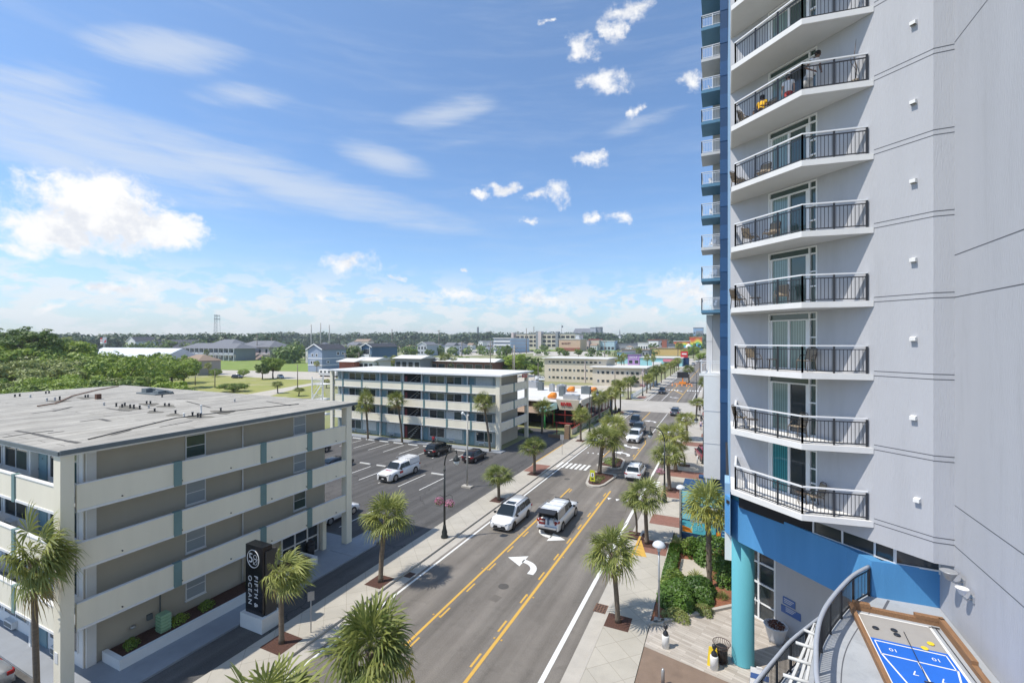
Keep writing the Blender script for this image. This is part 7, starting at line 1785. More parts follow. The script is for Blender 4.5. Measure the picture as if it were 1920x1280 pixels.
wire(ptop(673, 700, 660), ptop(866, 668, 640), 4, 'long wire from the second dark pole towards the white gabled house')
# terrace pots and boxes on the near motel gallery
# ---------------- the town behind ----------------
def dist(v): return F * H / (v - 640.0)
def block(name, label, cat, u0, u1, vb, vt, depth, wall, roofm, rows=None, roof='flat', group=None, inset=.0, yaw=0.0, overh=.6, win=m_glass, trim=None, h=None):
    """building whose front (-Y side) stands on the ground line vb and spans u0..u1; vt is the top of its wall"""
    a, c = gp(u0, vb), gp(u1, vb); y = (a.y + c.y) / 2
    def xat(u):
        r = (u - 960) / F; return y * (r * CA - SA) / (r * SA + CA)
    x0, x1 = xat(u0), xat(u1); dm = -((x0 + x1) / 2) * SA + y * CA; hgt = h or (H - (vt - 640) * dm / F)
    t = thing(name, label, cat, ((x0 + x1) / 2, y, 0), 0, group); b = MB(); b.box(x0, x1, y, y + depth, 0, hgt); w = part('wall', b, wall, t)
    s = max(1, dm / 250)
    if roof == 'flat': b = MB(); b.box(x0 - overh, x1 + overh, y - overh, y + depth + overh, hgt + .01, hgt + .35 * s); part('roof', b, roofm, t)
    elif roof in ('gable_x', 'gable_y', 'hip'):
        rh = (depth if roof == 'gable_x' else (x1 - x0)) * (.12 if 'wing' in name else .28) if roof != 'hip' else min(depth, x1 - x0) * .26
        o = overh; X0, X1, Y0, Y1 = x0 - o, x1 + o, y - o, y + depth + o; ym, xm = (Y0 + Y1) / 2, (X0 + X1) / 2; b = MB(); z = hgt + .02
        if roof == 'gable_x': b.add([(X0, Y0, z), (X1, Y0, z), (X1, ym, z + rh), (X0, ym, z + rh), (X0, Y1, z), (X1, Y1, z)], [(0, 1, 2, 3), (3, 2, 5, 4), (0, 3, 4), (1, 5, 2)])
        elif roof == 'gable_y': b.add([(X0, Y0, z), (xm, Y0, z + rh), (xm, Y1, z + rh), (X0, Y1, z), (X1, Y0, z), (X1, Y1, z)], [(0, 1, 2, 3), (1, 4, 5, 2)]); g_ = MB(); g_.add([(x0, y - .02, hgt), (x1, y - .02, hgt), (xm, y - .02, hgt + rh * .93)], [(0, 1, 2)]); part('gable', g_, wall, t); f_ = MB(); f_.bar((X0, Y0 - .03, z - .1), (xm, Y0 - .03, z + rh - .1), .25, .5); f_.bar((X1, Y0 - .03, z - .1), (xm, Y0 - .03, z + rh - .1), .25, .5); part('barge_board', f_, m_frame, t)
        else:
            q = min(depth, x1 - x0) * .45; xa, xb = (X0 + q, X1 - q) if (x1 - x0) > depth else (xm, xm)
            b.add([(X0, Y0, z), (X1, Y0, z), (X1, Y1, z), (X0, Y1, z), (xa, ym, z + rh), (xb, ym, z + rh)], [(0, 1, 5, 4), (1, 2, 5), (2, 3, 4, 5), (3, 0, 4)])
        part('roof', b, roofm, t)
    if rows:
        for (n, z0, z1, fw) in rows:      # windows: count, relative heights, fill width
            step = (x1 - x0) / n
            for k in range(n):
                cx = x0 + step * (k + .5); ww = step * fw / 2; za, zb = hgt * z0, hgt * z1
                f = MB(); q = .06 * s; f.box(cx - ww - q, cx + ww + q, y - .05 * s, y - .004, za - q, zb + q); wn = part('window', f, trim or m_frame, t)
                g = MB(); g.box(cx - ww, cx + ww, y - .07 * s, y - .052 * s, za, zb); part('pane', g, win, wn)
    return t, x0, x1, y, hgt, dm
m_bluehouse = mat('blue_siding', (.27, .335, .43), .8, .04, .3); m_bluehouse2 = mat('mid_blue_siding', (.09, .16, .25), .8, .04, .3); m_palegrey = mat('pale_grey_wall', (.46, .48, .52), .8, .04, .3); m_turqw = mat('turquoise_wall', (.30, .58, .60), .8, .06, .05); m_yelw = mat('yellow_wall', (.62, .44, .17), .8, .06, .05); m_greyw = mat('grey_wall', (.26, .27, .29), .8, .06, .1); m_pinkw = mat('pale_pink_wall', (.62, .52, .50), .8, .04, .1); m_purp = mat('purple_wall', (.42, .24, .52), .8, .05, .1); m_orgw = mat('orange_beige_wall', (.60, .42, .28), .8, .06, .05); m_paleblue = mat('pale_blue_wall', (.42, .55, .64), .8, .06, .05)
# beige three-storey block
t, x0, x1, y, hh, dm = block('beige_block', 'long beige three-storey block with white roof and small windows beyond the restaurant', 'building', 1021, 1137, 717, 672.5, 15, m_tan, m_roofw, None, 'flat', overh=1.0)
for r_, (z0, z1) in enumerate(((.16, .24), (.48, .56), (.82, .89))):
    for k in range(13):
        cx = x0 + 2.2 + k * (x1 - x0 - 3) / 13; ww = .52 if k % 3 else .32
        f = MB(); f.box(cx - ww - .1, cx + ww + .1, y - .08, y - .004, hh * z0 - .1, hh * z1 + .1); wn = part('window', f, m_frame if k % 3 == 0 else m_tan, t); g = MB(); g.box(cx - ww, cx + ww, y - .12, y - .081, hh * z0, hh * z1); part('pane', g, m_glass, wn)
b = MB(); b.box(x0 + 17, x0 + 17.25, y - .25, y - .01, 0, hh); part('downpipe', b, m_pinkw, t)
t, x0, x1, y, hh, dm = block('beige_wing', 'lower two-storey beige wing with white roof near the far pavement', 'building', 1111, 1209, 723, 689.5, 13, m_tan, m_roofw, None, 'flat', overh=.9)
for r_, (z0, z1) in enumerate(((.18, .31), (.66, .79))):
    for k in range(9):
        cx = x0 + 2.2 + k * (x1 - x0 - 3) / 9; ww = .5 if k % 3 else .32
        f = MB(); f.box(cx - ww - .1, cx + ww + .1, y - .08, y - .004, hh * z0 - .1, hh * z1 + .1); wn = part('window', f, m_frame if k % 3 == 0 else m_tan, t); g = MB(); g.box(cx - ww, cx + ww, y - .12, y - .081, hh * z0, hh * z1); part('pane', g, m_glass, wn)
b = MB(); b.box(x1 - 1, x1 - .2, y - .5, y - .01, 0, hh); part('end_buttress', b, m_pinkw, t)
# blue gabled houses
t, x0, x1, y, hh, dm = block('gabled_house', 'tall pale blue three-storey house with dark gable roof', 'house', 577.5, 604, 697, 655, 17, m_bluehouse, m_dkroof, None, 'gable_y', overh=.8)
for (cx, z0, z1) in [(.32, .68, .82), (.62, .68, .82), (.26, .34, .50), (.44, .34, .50)]:
    xc = x0 + (x1 - x0) * cx; f = MB(); f.box(xc - .75, xc + .75, y - .1, y - .004, hh * z0, hh * z1); w = part('window', f, m_frame, t); g = MB(); g.box(xc - .5, xc + .5, y - .14, y - .101, hh * z0 + .25, hh * z1 - .25); part('pane', g, m_glass, w)
b = MB()
for z in (.60, .30): b.box(x1 + .003, x1 + .09, y, y + 17, hh * z - .25, hh * z + .25); b.box(x0, x1, y - .12, y - .004, hh * z - .25, hh * z + .25)
part('white_band', b, m_frame, t)
for (yc, z0, z1) in [(11, .72, .90), (14.5, .75, .88), (4, .38, .50), (11, .38, .52), (14.5, .38, .52)]:
    f = MB(); f.box(x1 + .003, x1 + .1, y + yc - 1.0, y + yc + 1.0, hh * z0, hh * z1); w = part('window', f, m_frame, t); g = MB(); g.box(x1 + .101, x1 + .14, y + yc - .6, y + yc + .6, hh * z0 + .3, hh * z1 - .3); part('pane', g, m_glass, w)
t, x0, x1, y, hh, dm = block('gabled_house', 'darker blue gabled house with a white balcony, right of the pale blue one', 'house', 678, 697, 690, 650.5, 24, m_bluehouse2, m_dkroof, [(1, .5, .9, .55)], 'gable_y', overh=.8)
b = MB(); b.box(x0 + .8, x1 - .3, y - 1.4, y - .1, hh * .52, hh * .66); b.box(x0, x1, y - .13, y - .01, hh * .44, hh * .49); b.box(x0 + .7, x0 + 1.0, y - 1.4, y - 1.1, 0, hh); b.box(x1 - .6, x1 - .3, y - 1.4, y - 1.1, 0, hh); part('white_balcony', b, m_frame, t)
b = MB(); b.box(x1 + .003, x1 + .1, y, y + 24, hh * .44, hh * .49); part('white_band', b, m_frame, t)
block('white_house', 'white gabled wall house just left of the pale blue one', 'house', 573, 577, 680, 655, 18, m_white, m_dkroof, None, 'flat')
# low brick motel with white roofs
for (u0, u1, vt, lab, wl) in [(636, 664, 678, 'red brick gable end with a white roof behind the second motel', m_brickred), (664, 700, 676, 'white roofed low wing right of the brick gable', m_white), (741, 788, 672, 'low wing with white roof and dark windows behind the second motel', m_greyw), (788, 925, 677.5, 'long low brick wing with white roof behind the second motel', mat('dark_brick', (.17, .085, .06), .9, .15, 2))]:
    t, x0, x1, y, hh, dm = block('low_motel_wing', lab, 'building', u0, u1, 706, vt, 12, wl, m_roofw, None if u0 == 636 else [(8 if u1 - u0 > 60 else 4, .25, .82, .7)], 'gable_x', overh=1.2)
# houses further back
block('grey_gabled_house', 'grey two-storey house with a white porch, centre left background', 'house', 783, 800, 667, 646.5, 22, m_palegrey, m_gryroof, [(3, .2, .4, .5), (3, .6, .85, .5)], 'gable_y')
block('grey_house_wing', 'long grey wing with pale roof behind the white porch house', 'house', 800, 824, 664, 647, 14, m_palegrey, m_gryroof, [(4, .6, .85, .3)], 'gable_x')
block('white_gabled_house', 'plain white house wall with grey roof, right of the grey gabled house', 'house', 834, 850, 665, 648, 14, m_white, m_gryroof, None, 'gable_x')
block('white_gabled_house', 'white house with small windows and picket terrace beside the plain white one', 'house', 850, 866, 664, 646, 14, m_palegrey, m_gryroof, [(3, .3, .45, .4), (3, .6, .8, .4)], 'hip')
block('tan_house', 'tan two-storey house with brown hip roof and dark shutters', 'house', 337, 371, 703, 676, 11, mat('tan_siding', (.36, .32, .27), .8, .05, .4), m_brnroof, [(2, .10, .38, .3), (2, .58, .88, .3)], 'hip')
block('white_roofed_house', 'low house with wide pale metal roof among the trees', 'house', 150, 292, 700, 675, 22, m_white, m_tin, [(8, .3, .7, .4)], 'gable_x', overh=1.5)
block('long_grey_building', 'long building with dark blue grey roof at the left background', 'building', 255, 343, 664, 653, 40, m_palegrey, m_dkroof, [(8, .5, .85, .3)], 'gable_x')
block('gable_end_building', 'white gable end of the long dark-roofed building on the left', 'building', 237, 254, 664, 640, 30, m_white, m_dkroof, [(1, .55, .8, .3)], 'gable_y')
t, x0, x1, y, hh, dm = block('grey_balcony_motel', 'long two-storey motel with grey roof and white gallery posts across the lawn', 'building', 343, 442, 675, 653, 18, m_greyw, m_gryroof, [(11, .12, .40, .6), (11, .56, .90, .6)], 'hip', overh=2.0)
b = MB(); 
for k in range(12): xx = x0 + (x1 - x0) * k / 11; b.box(xx - .35, xx + .35, y - 2.0, y - 1.5, 0, hh)
b.box(x0, x1, y - 2.2, y - 1.3, hh * .46, hh * .52); b.box(x0, x1, y - 2.0, y - 1.7, hh * .53, hh * .66); part('white_gallery', b, m_palegrey, t)
t, x0, x1, y, hh, dm = block('pink_stair_motel', 'right wing of the grey-roofed motel with pale pink wall and outside stair', 'building', 445, 506, 674, 650.5, 22, m_pinkw, m_gryroof, [(5, .55, .85, .3)], 'hip', overh=2.0)
b = MB(); b.bar((x0 + 22, y - 1.5, 0), (x0 + 34, y - 1.5, hh * .5), 1.2, .8); b.box(x0 + 34, x1, y - 2.2, y - .5, hh * .44, hh * .50); part('outside_stair', b, m_palegrey, t)
block('grey_gallery_far', 'grey roofed building just behind the long motel with posts', 'building', 400, 435, 668, 643, 16, m_palegrey, m_gryroof, None, 'hip')
for (u0, u1, vb, vt, lab, w_, r_) in [(112, 145, 664, 653, 'low beige building between the trees at the left', m_tan, m_brnroof), (345, 398, 658, 647, 'low orange and white shop in the left distance', m_orgw, m_roofw), (652, 676, 655, 644, 'grey gabled roof in the distance between the masts and the blue house', m_palegrey, m_gryroof), (760, 782, 652, 641.5, 'grey roofed house in the distance', m_palegrey, m_gryroof), (862, 892, 650, 640, 'long grey roofed church hall', m_greyw, m_gryroof), (550, 573, 652, 641, 'pale roofed house on the left of the masts', m_tan, m_brnroof), (475, 490, 650, 627, 'terracotta-roofed building on the left skyline', m_tan, m_brnroof), (521, 536, 650, 630, 'pale building with brown roof on the skyline beside the tall tree', m_tan, m_brnroof)]:
    block('distant_building', lab, 'building', u0, u1, vb, vt, 20, w_, r_, [(6, .35, .75, .4)], 'hip')
t_ = block('red_apartment_row', 'row of red brick apartments in the middle distance', 'building', 728, 776, 652, 635, 20, m_brickred, m_brnroof, [(12, .15, .35, .5), (12, .6, .85, .5)], 'flat')
block('dark_mansard', 'dark grey mansard building behind the blue houses', 'building', 650, 662, 652, 630.5, 18, m_greyw, m_dkroof, [(3, .5, .8, .4)], 'flat'); block('dark_mansard', 'brown gabled building right of the dark grey mansard', 'building', 664, 690, 655, 640, 18, m_tan, m_brnroof, [(5, .5, .8, .4)], 'gable_x')
# pale blue apartment block
t, x0, x1, y, hh, dm = block('pale_blue_flats', 'four-storey pale blue and white flats in the middle distance', 'building', 926, 957, 661, 634.5, 70, m_paleblue, m_white, None, 'flat', overh=1.2)
for k in range(4):
    g = MB(); g.box(x0 + 1, x1 - 1, y - .3, y - .01, hh * (k * .25 + .13), hh * (k * .25 + .22)); part('window_band', g, m_greyw, t); g = MB(); g.box(x0, x1, y - 1.2, y - .31, hh * (k * .25 + .0), hh * (k * .25 + .10)); part('balcony_band', g, m_white, t)
    g = MB(); g.box(x1 + .02, x1 + 1, y, y + 70, hh * (k * .25 + .03), hh * (k * .25 + .10)); part('balcony_band', g, m_palegrey, t)
# parking garage
t, x0, x1, y, hh, dm = block('parking_garage', 'long grey concrete parking garage with rows of dark openings', 'building', 967, 1078, 655, 626, 60, m_tan, m_greyw, None, 'flat')
for k in range(3):
    for j in range(13):
        cx = x0 + (x1 - x0) * (j + .5) / 13; ww = (x1 - x0) / 13 * .36; g = MB(); g.box(cx - ww, cx + ww, y - .5, y - .02, hh * (k * .27 + .20), hh * (k * .27 + .34)); part('opening', g, m_dark, t)
for (a, c, top, m_) in [(.37, .41, 1.18, m_greyw), (.41, .46, 1.16, m_pinkw), (.70, .74, 1.14, m_greyw), (-.06, -.02, 1.10, m_pinkw)]: g = MB(); g.box(x0 + (x1 - x0) * a, x0 + (x1 - x0) * c, y - 6, y + 8, 0, hh * top); part('stair_tower', g, m_, t)
p = gp(1029, 652.5); b = MB(); b.lathe([(1.5, 0), (1.5, 28), (6, 32), (7, 36), (5.5, 40), (.5, 42)], (p.x, p.y, 0), 16); solo('water_tower', b, m_palegrey, 'white water tower just above the parking garage', 'water tower', None, (p.x, p.y, 0))
p = gp(1053, 652); b = MB(); b.tube([(p.x, p.y, 0), (p.x, p.y, 60)], [.9, .4], 8); b.box(p.x - .2, p.x + 4, p.y, p.y + .3, 52, 57); solo('flag_pole', b, m_fascia, 'tall flag pole over the parking garage', 'flag pole', None, (p.x, p.y, 0))
# shops row
mats_br = mat('sign_brown_red', (.16, .03, .02), .6)
t, x0, x1, y, hh, dm = block('big_store', 'orange and beige store with a dark sign in the distance', 'store', 1048, 1088, 658, 636.5, 40, m_orgw, m_roofw, None, 'flat')
text_mesh('MARKET', hh * .22, frame_mtx(Vector(((x0 + x1) / 2 - 6, y - .4, hh * .66)), (1, 0, 0)), mats_br, t, 'sign_lettering', .05, bold=.05)
g = MB(); g.box(x0, x1, y - 2, y - .02, 0, hh * .28); part('dark_shopfront', g, m_brickred, t)
for (u0, u1, vt, lab, w_, r_) in [(1088, 1104, 638, 'brown roofed shop right of the big store', m_pinkw, m_brnroof), (1104, 1123, 637, 'red roofed shop with pale wall in the distance', m_tan, m_red), (1125, 1152, 639.5, 'pale blue shop front in the distance', m_paleblue, m_roofw), (1152, 1198, 645, 'low grey shopping row', m_greyw, m_gryroof), (1079, 1086, 629, 'white sign tower of the big store', m_white, m_roofw)]:
    block('distant_shop', lab, 'shop', u0, u1, 657, vt, 25, w_, r_, [(4, .1, .4, .7)], 'flat')
t, x0, x1, y, hh, dm = block('convention_hall', 'huge dark low-pitched hall roof on the skyline', 'building', 1072, 1108, 649.5, 628, 80, m_greyw, m_gryroof, None, 'gable_x')
block('skyline_hotel', 'pale concrete hotel block on the skyline, left half', 'building', 1107, 1117, 649.5, 615, 30, m_palegrey, m_greyw, [(4, .3, .4, .5), (4, .6, .7, .5)], 'flat'); block('skyline_hotel', 'darker concrete hotel block on the skyline, right half', 'building', 1117, 1126, 649.5, 614, 30, m_greyw, m_greyw, [(4, .3, .4, .5), (4, .6, .7, .5)], 'flat')
for (u, top, w, lab, nm) in [(1162, 617, 2.5, 'slim white church steeple with dark spire', 'church_steeple'), (896, 613, 3.2, 'tall grey and white chimney-like tower on the skyline', 'lighthouse_tower'), (906, 625, 1.8, 'small white church steeple right of the tall tower', 'church_steeple')]:
    p = gp(u, 652); dd = dist(652); h = H - (top - 640) * dd / F; b = MB(); t = thing(nm, lab, 'tower', (p.x, p.y, 0)); b.box(p.x - w, p.x + w, p.y - w, p.y + w, 0, h * .62); part('tower_base', b, m_white, t)
    b = MB(); b.lathe([(w * 1.0, 0), (w * .5, h * .2), (.2, h * .38)] if nm != 'lighthouse_tower' else [(w * .9, 0), (w * .75, h * .38)], (p.x, p.y, h * .621), 8, False); part('spire', b, m_greyw, t)
block('white_church', 'white church with grey roof below its steeple', 'church', 897, 905, 655, 641, 20, m_white, m_gryroof, [(2, .4, .8, .3)], 'gable_y'); block('white_church_wing', 'grey wing of the white church', 'church', 905, 922, 654, 640.5, 14, m_palegrey, m_gryroof, [(4, .3, .6, .3)], 'gable_x')
# colourful quarter down the street
block('turquoise_building', 'turquoise shop building with grey brown roof', 'shop', 1157, 1192, 682, 661, 26, m_turqw, m_gryroof, [(6, .62, .85, .5)], 'flat')
t, x0, x1, y, hh, dm = block('purple_shop', 'purple shop front set between turquoise walls', 'shop', 1177, 1199, 684, 664.5, 8, m_purp, m_gryroof, [(2, .15, .45, .6)], 'flat'); text_mesh('GOLF', hh * .3, frame_mtx(Vector(((x0 + x1) / 2, y - .3, hh * .72)), (1, 0, 0)), m_white, t, 'sign_lettering', .05)
t, x0, x1, y, hh, dm = block('turquoise_wall_building', 'long light turquoise wall with white roof beside the street', 'building', 1200, 1279, 686, 671, 22, m_turqw, m_roofw, None, 'flat')
g = MB(); g.box(x0 + 8, x0 + 14, y - .4, y - .02, .0, hh * .5); part('white_poster', g, m_white, t); g = MB(); g.box(x0 + 15, x1 - 2, y - .5, y - .02, hh * .55, hh * .9); part('pink_sign_band', g, mat('pink_sign', (.6, .2, .25), .6), t); g = MB(); g.box(x0 + 16, x1 - 2, y - .3, y - .02, 0, hh * .45); part('dark_shopfront', g, m_dark, t)
block('yellow_building', 'long plain yellow building behind the turquoise one', 'building', 1218, 1288, 666, 653, 30, m_yelw, m_brnroof, None, 'flat')
block('grey_awning_building', 'grey brown roofed building above the turquoise shops', 'building', 1166, 1216, 670, 656, 20, m_greyw, m_brnroof, [(8, .3, .7, .5)], 'flat')
block('white_modern_shop', 'white shop left of the red and grey building', 'shop', 1196, 1215, 658, 643, 20, m_white, m_roofw, [(4, .2, .6, .5)], 'flat')
t, x0, x1, y, hh, dm = block('red_grey_building', 'dark framed two-storey building with red wall in the distance', 'building', 1215, 1251, 659, 637.5, 20, m_greyw, m_brickred, [(5, .1, .4, .6), (5, .55, .8, .4)], 'flat'); g = MB(); g.box(x0 + (x1 - x0) * .72, x1 - .5, y - .6, y - .02, 0, hh * .95); part('red_wall', g, m_brickred, t); g = MB(); g.box(x0 + 1, x0 + (x1 - x0) * .55, y - .6, y - .02, hh * .2, hh * .9); part('white_wall', g, m_white, t)
# rainbow mural building: the coloured stripes are painted on its walls
m_rain = bpy.data.materials.new('rainbow_mural'); m_rain.use_nodes = True
N = m_rain.node_tree.nodes; L = m_rain.node_tree.links; g_ = N.new('ShaderNodeTexCoord'); s_ = N.new('ShaderNodeSeparateXYZ'); L.new(g_.outputs['Generated'], s_.inputs[0])
w_ = N.new('ShaderNodeMath'); w_.operation = 'SINE'; ml = N.new('ShaderNodeMath'); ml.operation = 'MULTIPLY'; ml.inputs[1].default_value = 7.0; L.new(s_.outputs[0], ml.inputs[0]); L.new(ml.outputs[0], w_.inputs[0]); ma = N.new('ShaderNodeMath'); ma.operation = 'MULTIPLY_ADD'; ma.inputs[1].default_value = .12; L.new(w_.outputs[0], ma.inputs[0]); L.new(s_.outputs[2], ma.inputs[2])
cr = N.new('ShaderNodeValToRGB'); cr.color_ramp.interpolation = 'CONSTANT'; L.new(ma.outputs[0], cr.inputs[0])
els = [(0, (.03, .12, .5)), (.22, (.1, .5, .75)), (.42, (.15, .5, .12)), (.55, (.75, .65, .05)), (.72, (.75, .28, .03)), (.86, (.65, .08, .03))]
cr.color_ramp.elements[0].position = 0; cr.color_ramp.elements[0].color = (*els[0][1], 1); cr.color_ramp.elements[1].position = els[1][0]; cr.color_ramp.elements[1].color = (*els[1][1], 1)
for p_, c_ in els[2:]: e_ = cr.color_ramp.elements.new(p_); e_.color = (*c_, 1)
L.new(cr.outputs[0], N['Principled BSDF'].inputs['Base Color'])
block('rainbow_building', 'low building painted with a rainbow mural down the street', 'building', 1263, 1293, 657, 640, 18, m_rain, m_roofw, None, 'flat'); block('rainbow_building', 'taller right part of the rainbow painted building', 'building', 1293, 1316, 656, 633, 18, m_rain, m_orange, None, 'flat')
p = gp(1291, 661); b = MB(); b.lathe([(.5, 0), (3, 2), (4.3, 6), (3.4, 10), (.5, 12)], (p.x, p.y, 1), 16); solo('white_dome_ornament', b, m_white, 'white round ornament in front of the rainbow building', 'ornament', None, (p.x, p.y, 0))
t, x0, x1, y, hh, dm = block('blue_tower_block', 'light blue and grey tower block at the end of the street', 'building', 1300, 1318, 651, 615, 40, m_bluel, m_greyw, [(5, .3, .4, .6), (5, .5, .6, .6), (5, .7, .8, .6)], 'flat'); g = MB(); g.box(x0 + (x1 - x0) * .3, x1, y - 2, y - .02, 0, hh * .86); part('grey_front', g, m_greyw, t)
p = gp(1283, 685.5); t = thing('dark_kiosk', 'dark blue kiosk with a red sign at the left pavement far down the street', 'kiosk', (p.x, p.y, 0)); b = MB(); b.box(p.x - 2.6, p.x + 2.6, p.y, p.y + 8, 0, 5.4); part('kiosk_body', b, m_navy, t); b = MB(); b.box(p.x - 2.3, p.x + 2.3, p.y - .4, p.y - .01, 5.5, 9.8); part('red_sign', b, m_red, t); b = MB(); b.box(p.x - 1.5, p.x + 1.5, p.y - .5, p.y - .41, 7.6, 8.4); part('white_lettering', b, m_white, t)
p = gp(1320, 668); b = MB()
# billboard
p = gp(194, 664); t = thing('billboard', 'red, white and blue billboard in the left background', 'billboard', (p.x, p.y, 0)); d = dist(664); b = MB(); b.box(p.x - .8, p.x + .8, p.y, p.y + 1.4, 0, 16); part('post', b, m_steel, t)
b = MB(); b.box(p.x - 7, p.x - 1.5, p.y - .4, p.y, 13.5, 21); fr_ = part('board', b, m_white, t); b = MB(); b.box(p.x - 6.8, p.x - 1.7, p.y - .5, p.y - .41, 19, 21); b.box(p.x - 6.8, p.x - 1.7, p.y - .5, p.y - .41, 16.6, 17.4); part('red_stripe', b, m_red, fr_)
b = MB(); b.box(p.x - .5, p.x + 8, p.y - .4, p.y, 14, 22); part('board', b, m_palegrey, t); b = MB(); b.add([(p.x + 3, p.y - .5, 14.5), (p.x + 7.8, p.y - .5, 15.5), (p.x + 7.5, p.y - .5, 19), (p.x + 3, p.y - .5, 17)], [(0, 1, 2, 3)]); part('red_shape', b, m_red, t)
# scattered far roofs between the trees
rnd = random.Random(9); FAR_N = ['small pale house', 'small grey roofed house', 'small brown roofed house', 'small white building']
ONL = ONM + ['seventeenth', 'eighteenth', 'nineteenth', 'twentieth']
for i in range(46):
    u = 600 + i * 14.6 + rnd.uniform(-5, 5); vb = rnd.uniform(652, 660); w = rnd.uniform(8, 15)
    if 925 < u < 1080 and vb > 655: vb = 653
    block('far_house', '%s, %s from the left among the %s far roofs' % (FAR_N[i % 4], ONL[i % 16], ['left', 'central', 'right'][i // 16]), 'house', u, u + w, vb, vb - rnd.uniform(7, 11), 14, [m_tan, m_palegrey, m_pinkw, m_white][i % 4], [m_gryroof, m_brnroof, m_roofw, m_dkroof][(i * 7) % 4], [(3, .35, .7, .4)], rnd.choice(['hip', 'gable_x', 'flat']), group='far roofs among the trees')
# ---------------- people ----------------
SK = [mat('skin_brown', (.16, .085, .05), .6), mat('skin_tan', (.42, .25, .17), .6), mat('skin_light', (.55, .36, .27), .6)]
def person(loc, rz, label, skin, top, bottom, hair, pose='stand', hgt=1.72, arm=None, sleeve=.5, seed=0, short=True):
    root = thing('person', label, 'person', (0, 0, 0)); s = hgt / 1.72; rnd = random.Random(seed)
    J = {}
    st = pose in ('walk', 'stand', 'lean')
    hipz = .93 if st else .50
    ln = .35 if pose == 'lean' else (.04 if st else -.08)
    J['pelvis'] = (0, 0, hipz); J['waist'] = (0, ln * .3, hipz + .17); J['chest'] = (0, ln * .75, hipz + .38); J['neck'] = (0, ln * 1.05, hipz + .53); J['nk2'] = (0, ln * 1.15 + .015, hipz + .585)
    J['head'] = (0, ln * 1.25 + .02, hipz + .68); J['crown'] = (0, ln * 1.3 + .01, hipz + .77)
    step = .22 if pose == 'walk' else .03
    for sd_, n in ((-1, 'l'), (1, 'r')):
        f = step * (1 if n == 'l' else -1)
        J['hip' + n] = (sd_ * .09, 0, hipz - .04)
        if st: J['knee' + n] = (sd_ * .10, f * .6 + .03, .49); J['ank' + n] = (sd_ * .10, f - (.05 if f < 0 else 0), .09); J['toe' + n] = (sd_ * .115, f + .15, .035)
        else: J['knee' + n] = (sd_ * .13, .42, .50); J['ank' + n] = (sd_ * .13, .44, .09); J['toe' + n] = (sd_ * .14, .60, .035)
        y = ln * .95; z = hipz + .48
        J['sh' + n] = (sd_ * .185, y, z)
        if arm == 'hips': J['el' + n] = (sd_ * .36, y - .10, z - .24); J['wr' + n] = (sd_ * .20, y + .06, z - .40)
        elif arm == 'rail': J['el' + n] = (sd_ * .25, y + .12, z - .22); J['wr' + n] = (sd_ * .20, y + .36, z - .18)
        elif not st: J['el' + n] = (sd_ * .24, y + .06, z - .26); J['wr' + n] = (sd_ * .18, y + .30, z - .30)
        else: J['el' + n] = (sd_ * .25, y + .02 - f * .3, z - .28); J['wr' + n] = (sd_ * .25, y + .10 - f * .7, z - .52)
        w = Vector(J['wr' + n]); e = Vector(J['el' + n]); d = (w - e).normalized(); J['hd' + n] = tuple(w + d * .085)
        side = Vector((0, 1, 0)) if abs(d.z) > .5 else Vector((1, 0, 0))
        for q in range(4): J['f%d' % q + n] = tuple(w + d * (.165 - .012 * abs(q - 1)) + side * (q - 1.5) * .019 + Vector((-sd_ * .012, 0, -.01)))
        J['th' + n] = tuple(w + d * .09 + side * (.055))
    E_ = [('pelvis', 'waist', .125, .12), ('waist', 'chest', .12, .135), ('chest', 'neck', .135, .06), ('neck', 'nk2', .06, .052), ('nk2', 'head', .052, .098), ('head', 'crown', .098, .07)]
    R_ = {'pelvis': .13, 'waist': .115, 'chest': .135, 'neck': .065, 'nk2': .052, 'head': .098, 'crown': .07}
    for n in 'lr': R_.update({'hip' + n: .092, 'knee' + n: .058, 'ank' + n: .04, 'toe' + n: .035, 'sh' + n: .058, 'el' + n: .04, 'wr' + n: .027, 'hd' + n: .033, 'th' + n: .011}); R_.update({'f%d' % q + n: .0095 for q in range(4)})
    ed = [('pelvis', 'waist'), ('waist', 'chest'), ('chest', 'neck'), ('neck', 'nk2'), ('nk2', 'head'), ('head', 'crown')]
    for n in 'lr': ed += [('pelvis', 'hip' + n), ('hip' + n, 'knee' + n), ('knee' + n, 'ank' + n), ('ank' + n, 'toe' + n), ('neck', 'sh' + n), ('sh' + n, 'el' + n), ('el' + n, 'wr' + n), ('wr' + n, 'hd' + n), ('hd' + n, 'th' + n)] + [('hd' + n, 'f%d' % q + n) for q in range(4)]
    names = list(J); idx = {k: i for i, k in enumerate(names)}
    me = bpy.data.meshes.new('body'); me.from_pydata([tuple(Vector(J[k]) * s) for k in names], [(idx[a], idx[c]) for a, c in ed], [])
    o = bpy.data.objects.new('body', me); COL.objects.link(o)
    m = o.modifiers.new('skin', 'SKIN'); o.modifiers.new('sub', 'SUBSURF').levels = 1
    for i, k in enumerate(names): v = me.skin_vertices[0].data[i]; v.radius = (R_[k] * s, R_[k] * s * (.8 if k in ('pelvis', 'waist', 'chest') else 1)); v.use_root = (k == 'pelvis')
    dg = bpy.context.evaluated_depsgraph_get(); me2 = bpy.data.meshes.new_from_object(o.evaluated_get(dg)); bpy.data.objects.remove(o)
    me2.materials.clear(); me2.materials.append(skin)
    for p in me2.polygons: p.use_smooth = True
    body = bpy.data.objects.new('body', me2); COL.objects.link(body); body.parent = root
    V = lambda k: Vector(J[k]) * s
    def sleeve_tube(b, a, c, t, r0, r1): b.tube([V(a), V(a).lerp(V(c), t)], [r0 * s, r1 * s], 10)
    b = MB(); ws = []
